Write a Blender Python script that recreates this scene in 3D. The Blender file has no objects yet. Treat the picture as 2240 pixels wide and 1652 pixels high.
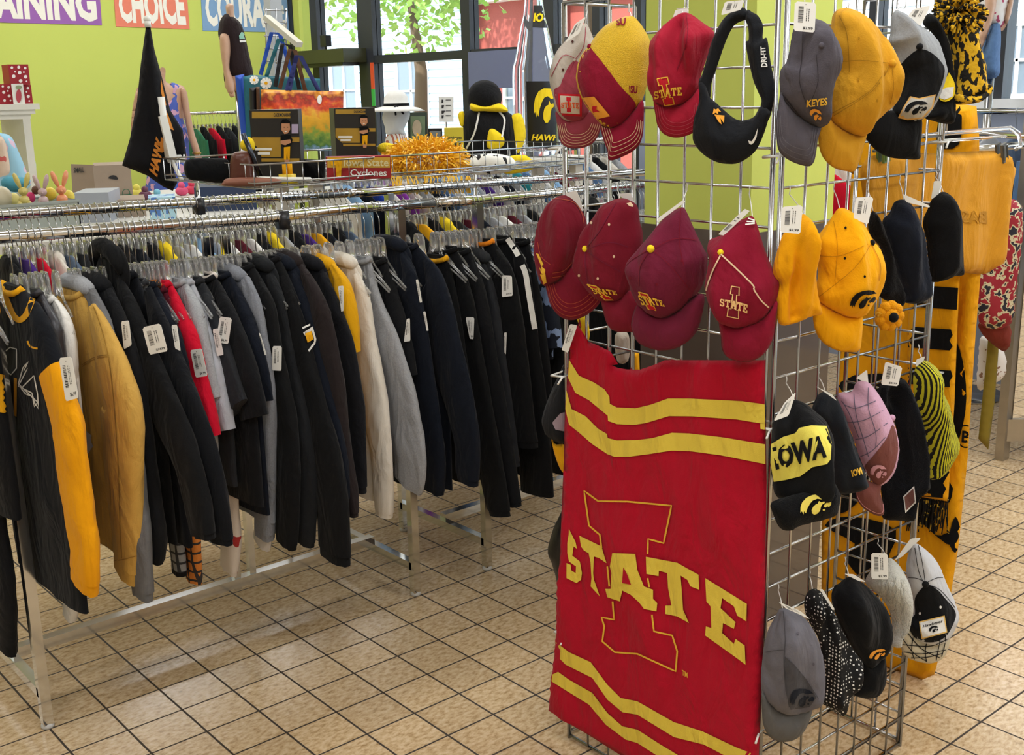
import bpy, bmesh, math, random
import numpy as np
from mathutils import Vector, Matrix, noise
from mathutils.bvhtree import BVHTree
from mathutils.geometry import delaunay_2d_cdt
random.seed(7)
SC = bpy.context.scene
COL = SC.collection
# ------------------------------------------------------------------ camera
FPX, PITCH, ROLL, CAMH, YAW = 2516.2, 0.2460, -0.0200, 1.653, 0.7041
def _rz(v):      # camera-aligned frame -> store frame (X along the racks, Y across them)
    c, s = math.cos(YAW), math.sin(YAW)
    return Vector((v[0]*c + v[1]*s, -v[0]*s + v[1]*c, v[2]))
_fw = Vector((0, math.cos(PITCH), -math.sin(PITCH))); _up0 = Vector((0, math.sin(PITCH), math.cos(PITCH))); _rt0 = Vector((1, 0, 0))
FW = _rz(_fw); RT = _rz(math.cos(ROLL)*_rt0 + math.sin(ROLL)*_up0); UP = _rz(-math.sin(ROLL)*_rt0 + math.cos(ROLL)*_up0)
CAM = Vector((0, 0, CAMH))
cd = bpy.data.cameras.new('camera'); co = bpy.data.objects.new('camera', cd); COL.objects.link(co)
cd.sensor_width = 36; cd.lens = FPX/2240*36; cd.clip_start = .05; cd.clip_end = 200
m = Matrix((RT, UP, -FW)).transposed().to_4x4(); m.translation = CAM
co.matrix_world = m; SC.camera = co
# ------------------------------------------------------------------ world, lights, exposure
SC.view_settings.view_transform = 'Standard'; SC.view_settings.look = 'None'
SC.view_settings.gamma = 1; SC.view_settings.exposure = 0.20
w = bpy.data.worlds.new('world'); SC.world = w; w.use_nodes = True
nt = w.node_tree; bg = nt.nodes['Background']
bg.inputs[0].default_value = (.80, .90, 1, 1); bg.inputs[1].default_value = 4.0
def lamp(kind, name, loc, energy, size=1, size_y=None, color=(1, 1, 1), rot=(0, 0, 0)):
    l = bpy.data.lights.new(name, kind); o = bpy.data.objects.new(name, l); COL.objects.link(o)
    o.location = loc; o.rotation_euler = rot; l.energy = energy; l.color = color
    if kind == 'AREA':
        l.shape = 'RECTANGLE'; l.size = size; l.size_y = size_y or size
    return o
sun = lamp('SUN', 'sun', (0, 0, 20), 6.5, rot=(math.radians(48), 0, math.radians(-75)), color=(1, .95, .86)); sun.data.angle = .02
for ix, X in enumerate((-.9, 1.3, 3.5, 5.3)):
    for iy, Y in enumerate((-1.6, .9, 3.6, 6.4, 9.2)):
        lamp('AREA', 'ceiling_lamp_light', (X, Y, 3.38), (9 if iy == 2 else 14) if (ix < 2 and iy >= 2) else 25 if iy < 2 else 21, 1.3, .55, (.97, .985, 1))
# ------------------------------------------------------------------ pixel <-> place (frame 2240 x 1652)
def ray(x, y): return FW + RT*((x-1120)/FPX) - UP*((y-826)/FPX)
def atz(x, y, z=0.0):
    d = ray(x, y); return CAM + d*((z-CAMH)/d.z)
def onp(x, y, P, n):
    d = ray(x, y); P = Vector(P); n = Vector(n); return CAM + d*((P-CAM).dot(n)/d.dot(n))
def onX(x, y, X): return onp(x, y, (X, 0, 0), (1, 0, 0))
def onY(x, y, Y): return onp(x, y, (0, Y, 0), (0, 1, 0))
def pj(P):
    d = Vector(P)-CAM; z = d.dot(FW); return (1120+FPX*d.dot(RT)/z, 826-FPX*d.dot(UP)/z)
# ------------------------------------------------------------------ materials
def lin(c):
    if isinstance(c, str): c = tuple(int(c[i:i+2], 16)/255 for i in (0, 2, 4))
    return tuple((v/12.92 if v <= .04045 else ((v+.055)/1.055)**2.4) for v in c)
_M = {}
def mat(name, col, rough=.6, metal=0.0, bump=0.0, bscale=200, var=0.0, vscale=30, trans=0.0, ior=1.45, sheen=0.0, emit=None, estr=0, coat=0.0, alpha=1):
    if name in _M: return _M[name]
    m = bpy.data.materials.new(name); m.use_nodes = True; nt = m.node_tree; b = nt.nodes['Principled BSDF']
    c = lin(col); b.inputs['Base Color'].default_value = (*c, 1); b.inputs['Roughness'].default_value = rough
    b.inputs['Metallic'].default_value = metal; b.inputs['IOR'].default_value = ior
    b.inputs['Transmission Weight'].default_value = trans; b.inputs['Sheen Weight'].default_value = sheen
    b.inputs['Coat Weight'].default_value = coat; b.inputs['Alpha'].default_value = alpha
    if emit is not None:
        b.inputs['Emission Color'].default_value = (*lin(emit), 1); b.inputs['Emission Strength'].default_value = estr
    tc = nt.nodes.new('ShaderNodeTexCoord')
    n = nt.nodes.new('ShaderNodeTexNoise'); n.inputs['Scale'].default_value = vscale; n.inputs['Detail'].default_value = 4
    nt.links.new(tc.outputs['Object'], n.inputs['Vector'])
    mx = nt.nodes.new('ShaderNodeMix'); mx.data_type = 'RGBA'; v = var if var else .04
    mx.inputs['A'].default_value = (*[x*(1-v) for x in c], 1); mx.inputs['B'].default_value = (*[min(1, x*(1+v)) for x in c], 1)
    nt.links.new(n.outputs['Fac'], mx.inputs['Factor']); nt.links.new(mx.outputs['Result'], b.inputs['Base Color'])
    if bump:
        n2 = nt.nodes.new('ShaderNodeTexNoise'); n2.inputs['Scale'].default_value = bscale; n2.inputs['Detail'].default_value = 3
        nt.links.new(tc.outputs['Object'], n2.inputs['Vector'])
        bp = nt.nodes.new('ShaderNodeBump'); bp.inputs['Strength'].default_value = bump; bp.inputs['Distance'].default_value = .004
        nt.links.new(n2.outputs['Fac'], bp.inputs['Height']); nt.links.new(bp.outputs['Normal'], b.inputs['Normal'])
    _M[name] = m; return m
def cloth(name, col, var=.10, bump=.25, sheen=.05, rough=.88, vscale=45, wr=.6, ws=13):
    k = 'cloth_'+name
    if k in _M: return _M[k]
    m = mat(k, col, rough, 0, bump, 420, var, vscale, sheen=sheen); nt, b = nodes(m)
    old = b.inputs['Normal'].links[0].from_node
    tc = [n for n in nt.nodes if n.type == 'TEX_COORD'][0]
    n = nt.nodes.new('ShaderNodeTexNoise'); n.inputs['Scale'].default_value = ws; n.inputs['Detail'].default_value = 3; n.inputs['Distortion'].default_value = .8
    mp = nt.nodes.new('ShaderNodeMapping'); mp.inputs['Scale'].default_value = (1, 1, .45)
    nt.links.new(tc.outputs['Object'], mp.inputs[0]); nt.links.new(mp.outputs[0], n.inputs['Vector'])
    bp = nt.nodes.new('ShaderNodeBump'); bp.inputs['Strength'].default_value = wr; bp.inputs['Distance'].default_value = .035
    b.inputs['Specular IOR Level'].default_value = .16
    nt.links.new(n.outputs['Fac'], bp.inputs['Height']); nt.links.new(bp.outputs[0], old.inputs['Normal'])
    return m
def nodes(m): return m.node_tree, m.node_tree.nodes['Principled BSDF']
def ramp(nt, fac, stops, mode='LINEAR'):
    r = nt.nodes.new('ShaderNodeValToRGB'); r.color_ramp.interpolation = mode
    e = r.color_ramp.elements
    while len(e) > 1: e.remove(e[-1])
    e[0].position = stops[0][0]; e[0].color = (*lin(stops[0][1]), 1)
    for p, c in stops[1:]:
        x = e.new(p); x.color = (*lin(c), 1)
    nt.links.new(fac, r.inputs['Fac']); return r
CHROME = mat('chrome', 'D8DADC', .10, 1, var=.03)
CHROMED = mat('zinc_wire', 'B9BABB', .22, 1, var=.05)
STEEL = mat('brushed_steel', 'B6B2AA', .30, 1, var=.05)
CLEAR = mat('clear_plastic', 'FFFFFF', .04, 0, trans=.9, ior=1.38)
WHITEP = mat('white_plastic', 'EFEFEA', .4)
TAGM = mat('tag_card', 'F2F2EE', .6)
INK = mat('ink', '2A2A2C', .6)
BLACKM = mat('black_plastic', '1B1B1D', .35)
BLK = cloth('black', '131416', .25)
GOLD = cloth('gold', 'F2B01A'); YEL = cloth('yellow', 'F6D62A'); WHT = cloth('white', 'E9E8E4'); MAR = cloth('maroon', '7E1F30'); CARD = cloth('cardinal', 'B8122C')
# ------------------------------------------------------------------ object helpers
SURF = {}
def thing(name, label, cat, loc=(0, 0, 0), group=None):
    o = bpy.data.objects.new(name, None); COL.objects.link(o); o.location = loc; o.empty_display_size = .05
    o['label'] = label; o['category'] = cat
    if group: o['group'] = group
    return o
def tag(o, label, cat, group=None, kind=None):
    o['label'] = label; o['category'] = cat
    if group: o['group'] = group
    if kind: o['kind'] = kind
    return o
def wloc(o):
    v = Vector(o.location)
    while o.parent: o = o.parent; v += o.location
    return v
def mk(name, V, F, mt, parent=None, smooth=True, uv=None, label=None, origin=None):
    V = [Vector(v) for v in V]
    base = wloc(parent) if parent else Vector((0, 0, 0))
    if not parent:
        if origin is not None: o0 = Vector(origin)
        else:
            xs = [v.x for v in V]; ys = [v.y for v in V]; zs = [v.z for v in V]
            o0 = Vector(((min(xs)+max(xs))/2, (min(ys)+max(ys))/2, min(zs)))
        base = o0
    me = bpy.data.meshes.new(name)
    me.from_pydata([tuple(v-base) for v in V], [], [tuple(f) for f in F]); me.update()
    if smooth: me.shade_smooth()
    if uv is not None:
        ul = me.uv_layers.new(name='uv'); idx = np.zeros(len(me.loops), dtype=np.int32); me.loops.foreach_get('vertex_index', idx)
        ul.data.foreach_set('uv', np.array(uv, dtype=np.float32)[idx].ravel())
    if not isinstance(mt, (list, tuple)): mt = [mt]
    for q in mt: me.materials.append(q)
    o = bpy.data.objects.new(name, me); COL.objects.link(o)
    if parent: o.parent = parent
    else: o.location = base
    if label: o['label'] = label
    SURF[o.name] = (V, F)
    return o
def struct(name, V, F, mt, smooth=False):
    o = mk(name, V, F, mt, None, smooth); o['kind'] = 'structure'; return o
class MB:
    def __init__(s): s.V = []; s.F = []
    def add(s, V, F):
        n = len(s.V); s.V += [Vector(v) for v in V]; s.F += [tuple(i+n for i in f) for f in F]; return s
    def box(s, x0, x1, y0, y1, z0, z1):
        V = [(x, y, z) for z in (z0, z1) for y in (y0, y1) for x in (x0, x1)]
        return s.add(V, [(0, 2, 3, 1), (4, 5, 7, 6), (0, 1, 5, 4), (2, 6, 7, 3), (0, 4, 6, 2), (1, 3, 7, 5)])
    def bar(s, a, b, w, h=None):      # rectangular bar from a to b
        a = Vector(a); b = Vector(b); d = (b-a).normalized(); h = h or w
        u = Vector((0, 0, 1)) if abs(d.z) < .9 else Vector((0, 1, 0))
        r = d.cross(u).normalized(); u = r.cross(d)
        V = [p+r*i*w/2+u*j*h/2 for p in (a, b) for (i, j) in ((-1, -1), (1, -1), (1, 1), (-1, 1))]
        return s.add(V, [(0, 3, 2, 1), (4, 5, 6, 7), (0, 1, 5, 4), (1, 2, 6, 5), (2, 3, 7, 6), (3, 0, 4, 7)])
    def tube(s, pts, r, seg=8, cap=True, closed=False):
        pts = [Vector(p) for p in pts]; n = len(pts); rr = r if isinstance(r, (list, tuple)) else [r]*n
        V = []; prev = None
        for i, p in enumerate(pts):
            if closed: d = pts[(i+1) % n]-pts[i-1]
            else: d = pts[min(i+1, n-1)]-pts[max(i-1, 0)]
            d.normalize()
            if prev is None:
                u = Vector((0, 0, 1)) if abs(d.z) < .9 else Vector((1, 0, 0))
                a = d.cross(u).normalized()
            else: a = (prev-d*prev.dot(d)).normalized()
            prev = a; b = d.cross(a)
            for k in range(seg):
                t = 2*math.pi*k/seg; V.append(p+(a*math.cos(t)+b*math.sin(t))*rr[i])
        F = []
        for i in range(n if closed else n-1):
            for k in range(seg):
                j = (i+1) % n; F.append((i*seg+k, i*seg+(k+1) % seg, j*seg+(k+1) % seg, j*seg+k))
        if cap and not closed: F += [tuple(range(seg))[::-1], tuple((n-1)*seg+k for k in range(seg))]
        return s.add(V, F)
    def lathe(s, prof, c=(0, 0, 0), seg=24, sx=1, sy=1):
        V = []; F = []; n = len(prof)
        for r, z in prof:
            for k in range(seg):
                t = 2*math.pi*k/seg; V.append((c[0]+r*math.cos(t)*sx, c[1]+r*math.sin(t)*sy, c[2]+z))
        for i in range(n-1):
            for k in range(seg): F.append((i*seg+k, i*seg+(k+1) % seg, (i+1)*seg+(k+1) % seg, (i+1)*seg+k))
        F += [tuple(range(seg))[::-1], tuple((n-1)*seg+k for k in range(seg))]
        return s.add(V, F)
    def ball(s, c, r, seg=14, rings=9, sc=(1, 1, 1)):
        prof = [(max(1e-4, math.sin(math.pi*i/rings)), -math.cos(math.pi*i/rings)) for i in range(rings+1)]
        V = []; F = []
        for rr, z in prof:
            for k in range(seg):
                t = 2*math.pi*k/seg; V.append((c[0]+r*sc[0]*rr*math.cos(t), c[1]+r*sc[1]*rr*math.sin(t), c[2]+r*sc[2]*z))
        for i in range(rings):
            for k in range(seg): F.append((i*seg+k, i*seg+(k+1) % seg, (i+1)*seg+(k+1) % seg, (i+1)*seg+k))
        return s.add(V, F)
    def build(s, name, mt, parent=None, smooth=True, **k): return mk(name, s.V, s.F, mt, parent, smooth, **k)
def catmull(pts, n=6, closed=True):
    pts = [Vector(p) for p in pts]; N = len(pts); out = []
    rng = range(N if closed else N-1)
    for i in rng:
        if closed: p0, p1, p2, p3 = pts[i-1], pts[i], pts[(i+1) % N], pts[(i+2) % N]
        else: p0, p1, p2, p3 = pts[max(i-1, 0)], pts[i], pts[i+1], pts[min(i+2, N-1)]
        for k in range(n):
            t = k/n
            out.append(.5*((2*p1)+(-p0+p2)*t+(2*p0-5*p1+4*p2-p3)*t*t+(-p0+3*p1-3*p2+p3)*t**3))
    if not closed: out.append(pts[-1])
    return out
def tri2d(poly, s):
    """outline (closed) -> (points, tris, boundary distance); interior points on a grid of step s"""
    P = np.array([(p[0], p[1]) for p in poly], float)
    out = [P[0]]
    for a, b in zip(P, np.roll(P, -1, 0)):        # resample long edges
        L = np.hypot(*(b-a)); k = max(1, int(L/s))
        for i in range(1, k+1): out.append(a+(b-a)*i/k)
    P = np.array(out[:-1])
    keep = [0]
    for i in range(1, len(P)):
        if np.hypot(*(P[i]-P[keep[-1]])) > s*.05: keep.append(i)
    P = P[keep]; n = len(P)
    A = P; B = np.roll(P, -1, 0)
    x0, y0 = P.min(0); x1, y1 = P.max(0)
    gx, gy = np.meshgrid(np.arange(x0+s/2, x1, s), np.arange(y0+s/2, y1, s*.87))
    gx = gx+((np.arange(gx.shape[0]) % 2)*s/2)[:, None]
    Q = np.stack([gx.ravel(), gy.ravel()], 1)
    def dist(Q):
        D = np.full(len(Q), 1e9); T = B-A; L2 = (T**2).sum(1)+1e-12
        for a, t, l in zip(A, T, L2):
            u = np.clip(((Q-a)@t)/l, 0, 1); d = Q-(a+u[:, None]*t); D = np.minimum(D, np.sqrt((d**2).sum(1)))
        return D
    ins = np.zeros(len(Q), bool)
    for (ax, ay), (bx, by) in zip(A, B):
        c = ((ay > Q[:, 1]) != (by > Q[:, 1])); ins ^= c & (Q[:, 0] < (bx-ax)*(Q[:, 1]-ay)/((by-ay) if by != ay else 1e-12)+ax)
    Q = Q[ins]; D = dist(Q) if len(Q) else np.zeros(0); k = D > s*.45; Q = Q[k]
    allp = [Vector(p) for p in P]+[Vector(q) for q in Q]
    r = delaunay_2d_cdt(allp, [], [list(range(n))], 1, 1e-7)
    V = [(v.x, v.y) for v in r[0]]; F = [tuple(f) for f in r[2] if len(f) >= 3]
    D = dist(np.array(V)); D[D < s*.02] = 0
    return V, F, D
Z = Vector((0, 0, 1))
class Plane:
    """vertical (or given) plane; right axis points to the right seen from its front"""
    def __init__(s, P, n, up=None):
        s.P = Vector(P); s.n = Vector(n).normalized(); s.r = Z.cross(s.n).normalized() if up is None else Vector(up).cross(s.n).normalized()
        s.u = s.n.cross(s.r)
    def uv(s, x, y):
        q = onp(x, y, s.P, s.n)-s.P; return (q.dot(s.r), q.dot(s.u))
    def at(s, a, b, h=0): return s.P+s.r*a+s.u*b+s.n*h
def facing(x, y, base, off, blend=.55):
    """plane through pixel (x,y) at distance off before panel base=('X',c) or ('Y',c), turned part-way to the viewer"""
    ax, c = base
    n0 = Vector((-1, 0, 0)) if ax == 'X' else Vector((0, -1, 0))
    P = onX(x, y, c-off) if ax == 'X' else onY(x, y, c-off)
    nc = CAM-P; nc.z = 0; nc.normalize(); return Plane(P, n0*(1-blend)+nc*blend)
def puff(name, poly, pl, mt, depth=.03, back=.3, R=None, parent=None, s=None, smooth_n=4, px=True, folds=0, fs=14, fdir=(1, .15), seed=0, shape=.5, uvm=None, **k):
    """closed outline (photo pixels or plane metres) -> a solid cushion-like body of real thickness"""
    pts = [Vector(p) for p in poly]
    if smooth_n: pts = catmull(pts, smooth_n)
    if px: pts = [Vector(pl.uv(p.x, p.y)) for p in pts]
    xs = [p.x for p in pts]; ys = [p.y for p in pts]; size = min(max(xs)-min(xs), max(ys)-min(ys))
    s = s or max(size/20, .003); R = R or size*.5
    V2, F2, D = tri2d(pts, s)
    t = np.clip(D/R, 0, 1); H = (1-(1-t)**2)**shape
    Vf = []; n = len(V2)
    for (a, b), h, d in zip(V2, H, D):
        f = 0
        if folds and d > 0:
            f = folds*min(1, d/(R*.35))*(.8*(.45-1.7*abs(noise.noise(Vector((a*fs*.75*fdir[0]+seed, b*fs*.6*fdir[1]+a*fs*.25, seed*2.3+1)))))+noise.noise(Vector((a*fs*fdir[0]+b*fs*fdir[1]*.5, b*fs*fdir[1]-a*fs*.1, seed*7.3)))+.5*noise.noise(Vector((a*fs*2.3, b*fs*fdir[1]*2.1, seed*3.1+5))))
        Vf.append(pl.at(a, b, depth*h+f))
    bi = {}; Vb = []
    for i, ((a, b), h, d) in enumerate(zip(V2, H, D)):
        if d == 0: bi[i] = i
        else: bi[i] = n+len(Vb); Vb.append(pl.at(a, b, -depth*back*h))
    F = []
    for f in F2:
        A, B, C = V2[f[0]], V2[f[1]], V2[f[2]]
        ccw = (B[0]-A[0])*(C[1]-A[1])-(B[1]-A[1])*(C[0]-A[0]) > 0
        g = f if ccw else f[::-1]
        F.append(g)
        bf = tuple(bi[i] for i in g[::-1])
        if not all(i in g for i in bf): F.append(bf)
    uv = [(a, b) for a, b in V2]+[V2[i] for i in range(n) if bi[i] != i]
    return mk(name, Vf+Vb, F, mt, parent, True, uv=uv, **k)
def bvh(objs):
    V = []; F = []
    for o in objs:
        v, f = SURF[o.name]; n = len(V); V += v; F += [tuple(i+n for i in q) for q in f]
    return BVHTree.FromPolygons(V, F)
def conform(name, V2, F2, tree, mt, parent, off=.0012, fallback=None, smooth=True, label=None):
    """lay a thin patch (pixel outline) onto the surface it is sewn or printed on"""
    V = []; ok = []
    for x, y in V2:
        d = ray(x, y).normalized(); h, nrm, i, dd = tree.ray_cast(CAM, d)
        if h is None and fallback is not None:
            h = onp(x, y, fallback.P, fallback.n); nrm = fallback.n
        if h is None: V.append(None); continue
        if nrm.dot(d) > 0: nrm = -nrm
        V.append(h-d*off*1.2)
    remap = {}; VV = []
    for i, v in enumerate(V):
        if v is not None: remap[i] = len(VV); VV.append(v)
    F = []
    for f in F2:
        if all(i in remap for i in f):
            ps = [V[i] for i in f]
            if max((ps[0]-p).length for p in ps) > .06*(ps[0]-CAM).length: continue
            A, B, C = [V2[i] for i in f[:3]]
            ccw = (B[0]-A[0])*(C[1]-A[1])-(B[1]-A[1])*(C[0]-A[0]) < 0
            F.append(tuple(remap[i] for i in (f if ccw else f[::-1])))
    if not F: return None
    return mk(name, VV, F, mt, parent, smooth, label=label)
def decal(name, polys, tree, mt, parent, s=7, off=.0012, sm=0, label=None, fallback=None):
    """polys: list of closed pixel outlines, one object"""
    V = []; F = []
    for p in polys:
        if sm: p = catmull(p, sm)
        v, f, d = tri2d(p, s); n = len(V); V += v; F += [tuple(i+n for i in q) for q in f]
    return conform(name, V, F, tree, mt, parent, off, fallback, label=label)
def stripe(pts, w, sm=4):
    """open pixel polyline -> closed outline of width w"""
    P = catmull(pts, sm, False) if sm else [Vector(p) for p in pts]
    L = []; R = []
    for i, p in enumerate(P):
        d = (P[min(i+1, len(P)-1)]-P[max(i-1, 0)]).normalized(); n = Vector((-d.y, d.x))
        L.append(p+n*w/2); R.append(p-n*w/2)
    return L+R[::-1]
def strip_mesh(pts, w, sm=4):
    P = catmull(pts, sm, False) if sm else [Vector(p) for p in pts]
    if not sm:
        Q = [P[0]]
        for a, b in zip(P, P[1:]):
            k = max(1, int((b-a).length/9)); Q += [a+(b-a)*i/k for i in range(1, k+1)]
        P = Q
    V = []; F = []
    for i, p in enumerate(P):
        d = (P[min(i+1, len(P)-1)]-P[max(i-1, 0)]).normalized(); n = Vector((-d.y, d.x)); V += [tuple(p+n*w/2), tuple(p-n*w/2)]
        if i: F.append((2*i-2, 2*i-1, 2*i+1, 2*i))
    return V, F
def lines(name, plist, w, tree, mt, parent, off=.0012, sm=4, label=None):
    V = []; F = []
    for p in plist:
        v, f = strip_mesh(p, w, sm); n = len(V); V += v; F += [tuple(i+n for i in q) for q in f]
    return conform(name, V, F, tree, mt, parent, off, label=label)
def quadmap(q):
    """unit square -> pixel quad q=(tl,tr,br,bl), bilinear"""
    tl, tr, br, bl = [Vector(p) for p in q]
    return lambda u, v: tuple((bl*(1-u)+br*u)*(1-v)+(tl*(1-u)+tr*u)*v)
_TX = {}
def text2d(s, bold=.0, shear=0.0):
    k = (s, bold, shear)
    if k in _TX: return _TX[k]
    c = bpy.data.curves.new('t', 'FONT'); c.body = s; c.size = 1; c.offset = bold; c.shear = shear; c.resolution_u = 2
    o = bpy.data.objects.new('t', c); me = bpy.data.meshes.new_from_object(o)
    V = [(v.co.x, v.co.y) for v in me.vertices]; F = [tuple(p.vertices) for p in me.polygons]
    bpy.data.objects.remove(o); bpy.data.curves.remove(c); bpy.data.meshes.remove(me)
    if not V: return ([], [])
    xs = [v[0] for v in V]; ys = [v[1] for v in V]
    V = [((x-min(xs))/(max(xs)-min(xs)), (y-min(ys))/(max(ys)-min(ys))) for x, y in V]
    _TX[k] = (V, F); return _TX[k]
def text_on(name, s, quad, tree, mt, parent, bold=.02, shear=0.0, off=.0018, fallback=None, label=None, warp=None):
    V, F = text2d(s, bold, shear); q = quadmap(quad)
    if warp: V = [warp(*v) for v in V]
    # mirrored faces are re-wound inside conform
    return conform(name, [q(*v) for v in V], F, tree, mt, parent, off, fallback, smooth=False, label=label)
# ------------------------------------------------------------------ the room
FL = (-4.0, 6.4, -4.0, 10.6)      # X0, X1, Y0, Y1
CEIL = 3.42
YW, XW = 10.5, 6.15
def floor_mat():
    m = mat('floor_tile', 'C9B38C', .3); nt, b = nodes(m); L = nt.links
    for l in list(b.inputs['Base Color'].links): L.remove(l)
    tc = nt.nodes.new('ShaderNodeTexCoord'); sp = nt.nodes.new('ShaderNodeSeparateXYZ'); L.new(tc.outputs['Object'], sp.inputs[0])
    def math_(op, a, b_=None, c=None):
        n = nt.nodes.new('ShaderNodeMath'); n.operation = op
        for i, v in enumerate((a, b_, c)):
            if v is None: continue
            if hasattr(v, 'links'): L.new(v, n.inputs[i])
            else: n.inputs[i].default_value = v
        return n.outputs[0]
    g = []; ids = []
    for ax, per, off in (('X', .1552, TX0), ('Y', .1507, TY0)):
        v = math_('DIVIDE', math_('SUBTRACT', sp.outputs[ax], off), per)
        fr = math_('FRACT', v); d = math_('ABSOLUTE', math_('SUBTRACT', fr, .5)); g.append(math_('GREATER_THAN', d, .5-.019)); ids.append(math_('FLOOR', v))
    grout = math_('MAXIMUM', g[0], g[1])
    n1 = nt.nodes.new('ShaderNodeTexNoise'); n1.inputs['Scale'].default_value = 62; n1.inputs['Detail'].default_value = 6; n1.inputs['Roughness'].default_value = .65
    mp = nt.nodes.new('ShaderNodeMapping'); mp.inputs['Rotation'].default_value = (0, 0, -.75); mp.inputs['Scale'].default_value = (.7, 1.3, 1)
    L.new(tc.outputs['Object'], mp.inputs[0]); L.new(mp.outputs[0], n1.inputs['Vector'])
    r1 = ramp(nt, n1.outputs['Fac'], [(.30, '9C8058'), (.42, 'BEA179'), (.54, 'D2B892'), (.70, 'DEC9A9')])
    wn = nt.nodes.new('ShaderNodeTexWhiteNoise'); cb = nt.nodes.new('ShaderNodeCombineXYZ'); L.new(ids[0], cb.inputs[0]); L.new(ids[1], cb.inputs[1]); L.new(cb.outputs[0], wn.inputs['Vector'])
    hsv = nt.nodes.new('ShaderNodeHueSaturation'); L.new(r1.outputs[0], hsv.inputs['Color'])
    L.new(math_('MULTIPLY_ADD', wn.outputs['Value'], .14, .93), hsv.inputs['Value'])
    mx = nt.nodes.new('ShaderNodeMix'); mx.data_type = 'RGBA'; L.new(grout, mx.inputs['Factor']); L.new(hsv.outputs[0], mx.inputs['A']); mx.inputs['B'].default_value = (*lin('3A3129'), 1)
    L.new(mx.outputs['Result'], b.inputs['Base Color'])
    L.new(math_('MULTIPLY_ADD', grout, .5, .19), b.inputs['Roughness'])
    bp = nt.nodes.new('ShaderNodeBump'); bp.inputs['Strength'].default_value = .25; bp.inputs['Distance'].default_value = .002
    L.new(math_('SUBTRACT', math_('MULTIPLY', n1.outputs['Fac'], .5), grout), bp.inputs['Height']); L.new(bp.outputs[0], b.inputs['Normal'])
    return m
# tile joints measured on the floor
_gx, _gy = -1.4414, 3.2336
TX0 = _gx*math.cos(YAW)+_gy*math.sin(YAW); TY0 = -_gx*math.sin(YAW)+_gy*math.cos(YAW)
fo = struct('floor', [(FL[0], FL[2], 0), (12, FL[2], 0), (12, 16, 0), (FL[0], 16, 0), (FL[0], FL[2], -.1), (12, FL[2], -.1), (12, 16, -.1), (FL[0], 16, -.1)],
            [(0, 1, 2, 3), (7, 6, 5, 4), (0, 4, 5, 1), (1, 5, 6, 2), (2, 6, 7, 3), (3, 7, 4, 0)], floor_mat())
# object coordinates must be world: bring the origin to 0
def rebase(o):
    off = o.location.copy(); o.data.transform(Matrix.Translation(off)); o.location = (0, 0, 0)
rebase(fo)
def slab(name, x0, x1, y0, y1, z0, z1, mt): return struct(name, *(lambda b: (b.V, b.F))(MB().box(x0, x1, y0, y1, z0, z1)), mt)
GREEN = mat('lime_wall_paint', 'C6D366', .75, bump=.06, bscale=90, var=.03, vscale=3)
GREEN2 = mat('olive_wall_paint', '9AA63C', .75, bump=.06, bscale=90, var=.03, vscale=3)
CREAM = mat('cream_wall_paint', 'DDD8CB', .8)
slab('wall_back', FL[0], XW, YW, YW+.15, 0, CEIL, GREEN)
slab('wall_left', FL[0]-.15, FL[0], FL[2], YW+.15, 0, CEIL, CREAM)
slab('wall_front', FL[0]-.15, XW+.2, FL[2]-.15, FL[2], 0, CEIL, CREAM)
slab('ceiling', FL[0]-.15, XW+.3, FL[2]-.15, YW+.2, CEIL, CEIL+.1, mat('ceiling_paint', 'E8E6E0', .9))
# ---- window wall (X = 6.15): dark frames, glass, sills
FR = mat('dark_window_frame', '2B2E35', .45); FRB = mat('blue_grey_door_frame', '6E769A', .5)
GLASS = mat('window_glass', 'F2F8FA', .02, 0, trans=1.0, ior=1.02)
def wy(x, y=150): return onX(x, y, XW).y
def frame_post(name, xa, xb, mt=FR, z0=0, z1=CEIL, y=150, t=.05):
    a, b = sorted((wy(xa, y), wy(xb, y)))
    o = slab(name, XW-t, XW+t, a, b, z0, z1, mt); return (a, b)
posts = []
for i, (xa, xb) in enumerate(((637, 656), (694, 708), (796, 828), (1021, 1040), (1198, 1222), (1306, 1322), (1396, 1412))):
    posts.append(frame_post('trim_%d' % (i+1), xa, xb))
posts.append(frame_post('trim_8', 1905, 1926)); posts.append(frame_post('trim_9', 2182, 2206))
slab('wall_right', XW-.04, XW+.10, posts[0][1]-.28, posts[0][0], 0, CEIL, GREEN)
ZT = 1.93
glass_n = 0; edges = [p for p in posts[:7]]
for i in range(6):
    y1 = edges[i][0]; y0 = edges[i+1][1]
    slab('trim_%d' % (20+i), XW-.045, XW+.045, y0, y1, ZT-.03, ZT+.04, FR)
    slab('trim_%d' % (30+i), XW-.045, XW+.045, y0, y1, 0, .12, FR)
    slab('trim_%d' % (40+i), XW-.045, XW+.045, y0, y1, 3.0, CEIL, FR)
    slab('window_%d' % (i+1), XW-.004, XW+.004, y0, y1, .12, ZT-.03, GLASS)
    slab('window_%d' % (i+11), XW-.004, XW+.004, y0, y1, ZT+.04, 3.0, GLASS)
# right of the pillar: sill and big panes
yl = edges[6][0]; ZS = 1.50
slab('wall_right.001', XW-.06, XW+.12, FL[2], yl, 0, ZS, mat('blue_grey_wall', '8E97AC', .7))
slab('trim_50', XW-.10, XW+.06, FL[2], yl, ZS, ZS+.05, mat('white_sill', 'E6E8EA', .5))
slab('trim_51', XW-.045, XW+.045, FL[2], yl, 3.0, CEIL, FR)
for i, (a, b) in enumerate(((posts[7][1], yl), (posts[8][1], posts[7][0]), (FL[2], posts[8][0]))):
    slab('window_%d' % (21+i), XW-.004, XW+.004, a, b, ZS+.05, 3.0, GLASS)
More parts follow.
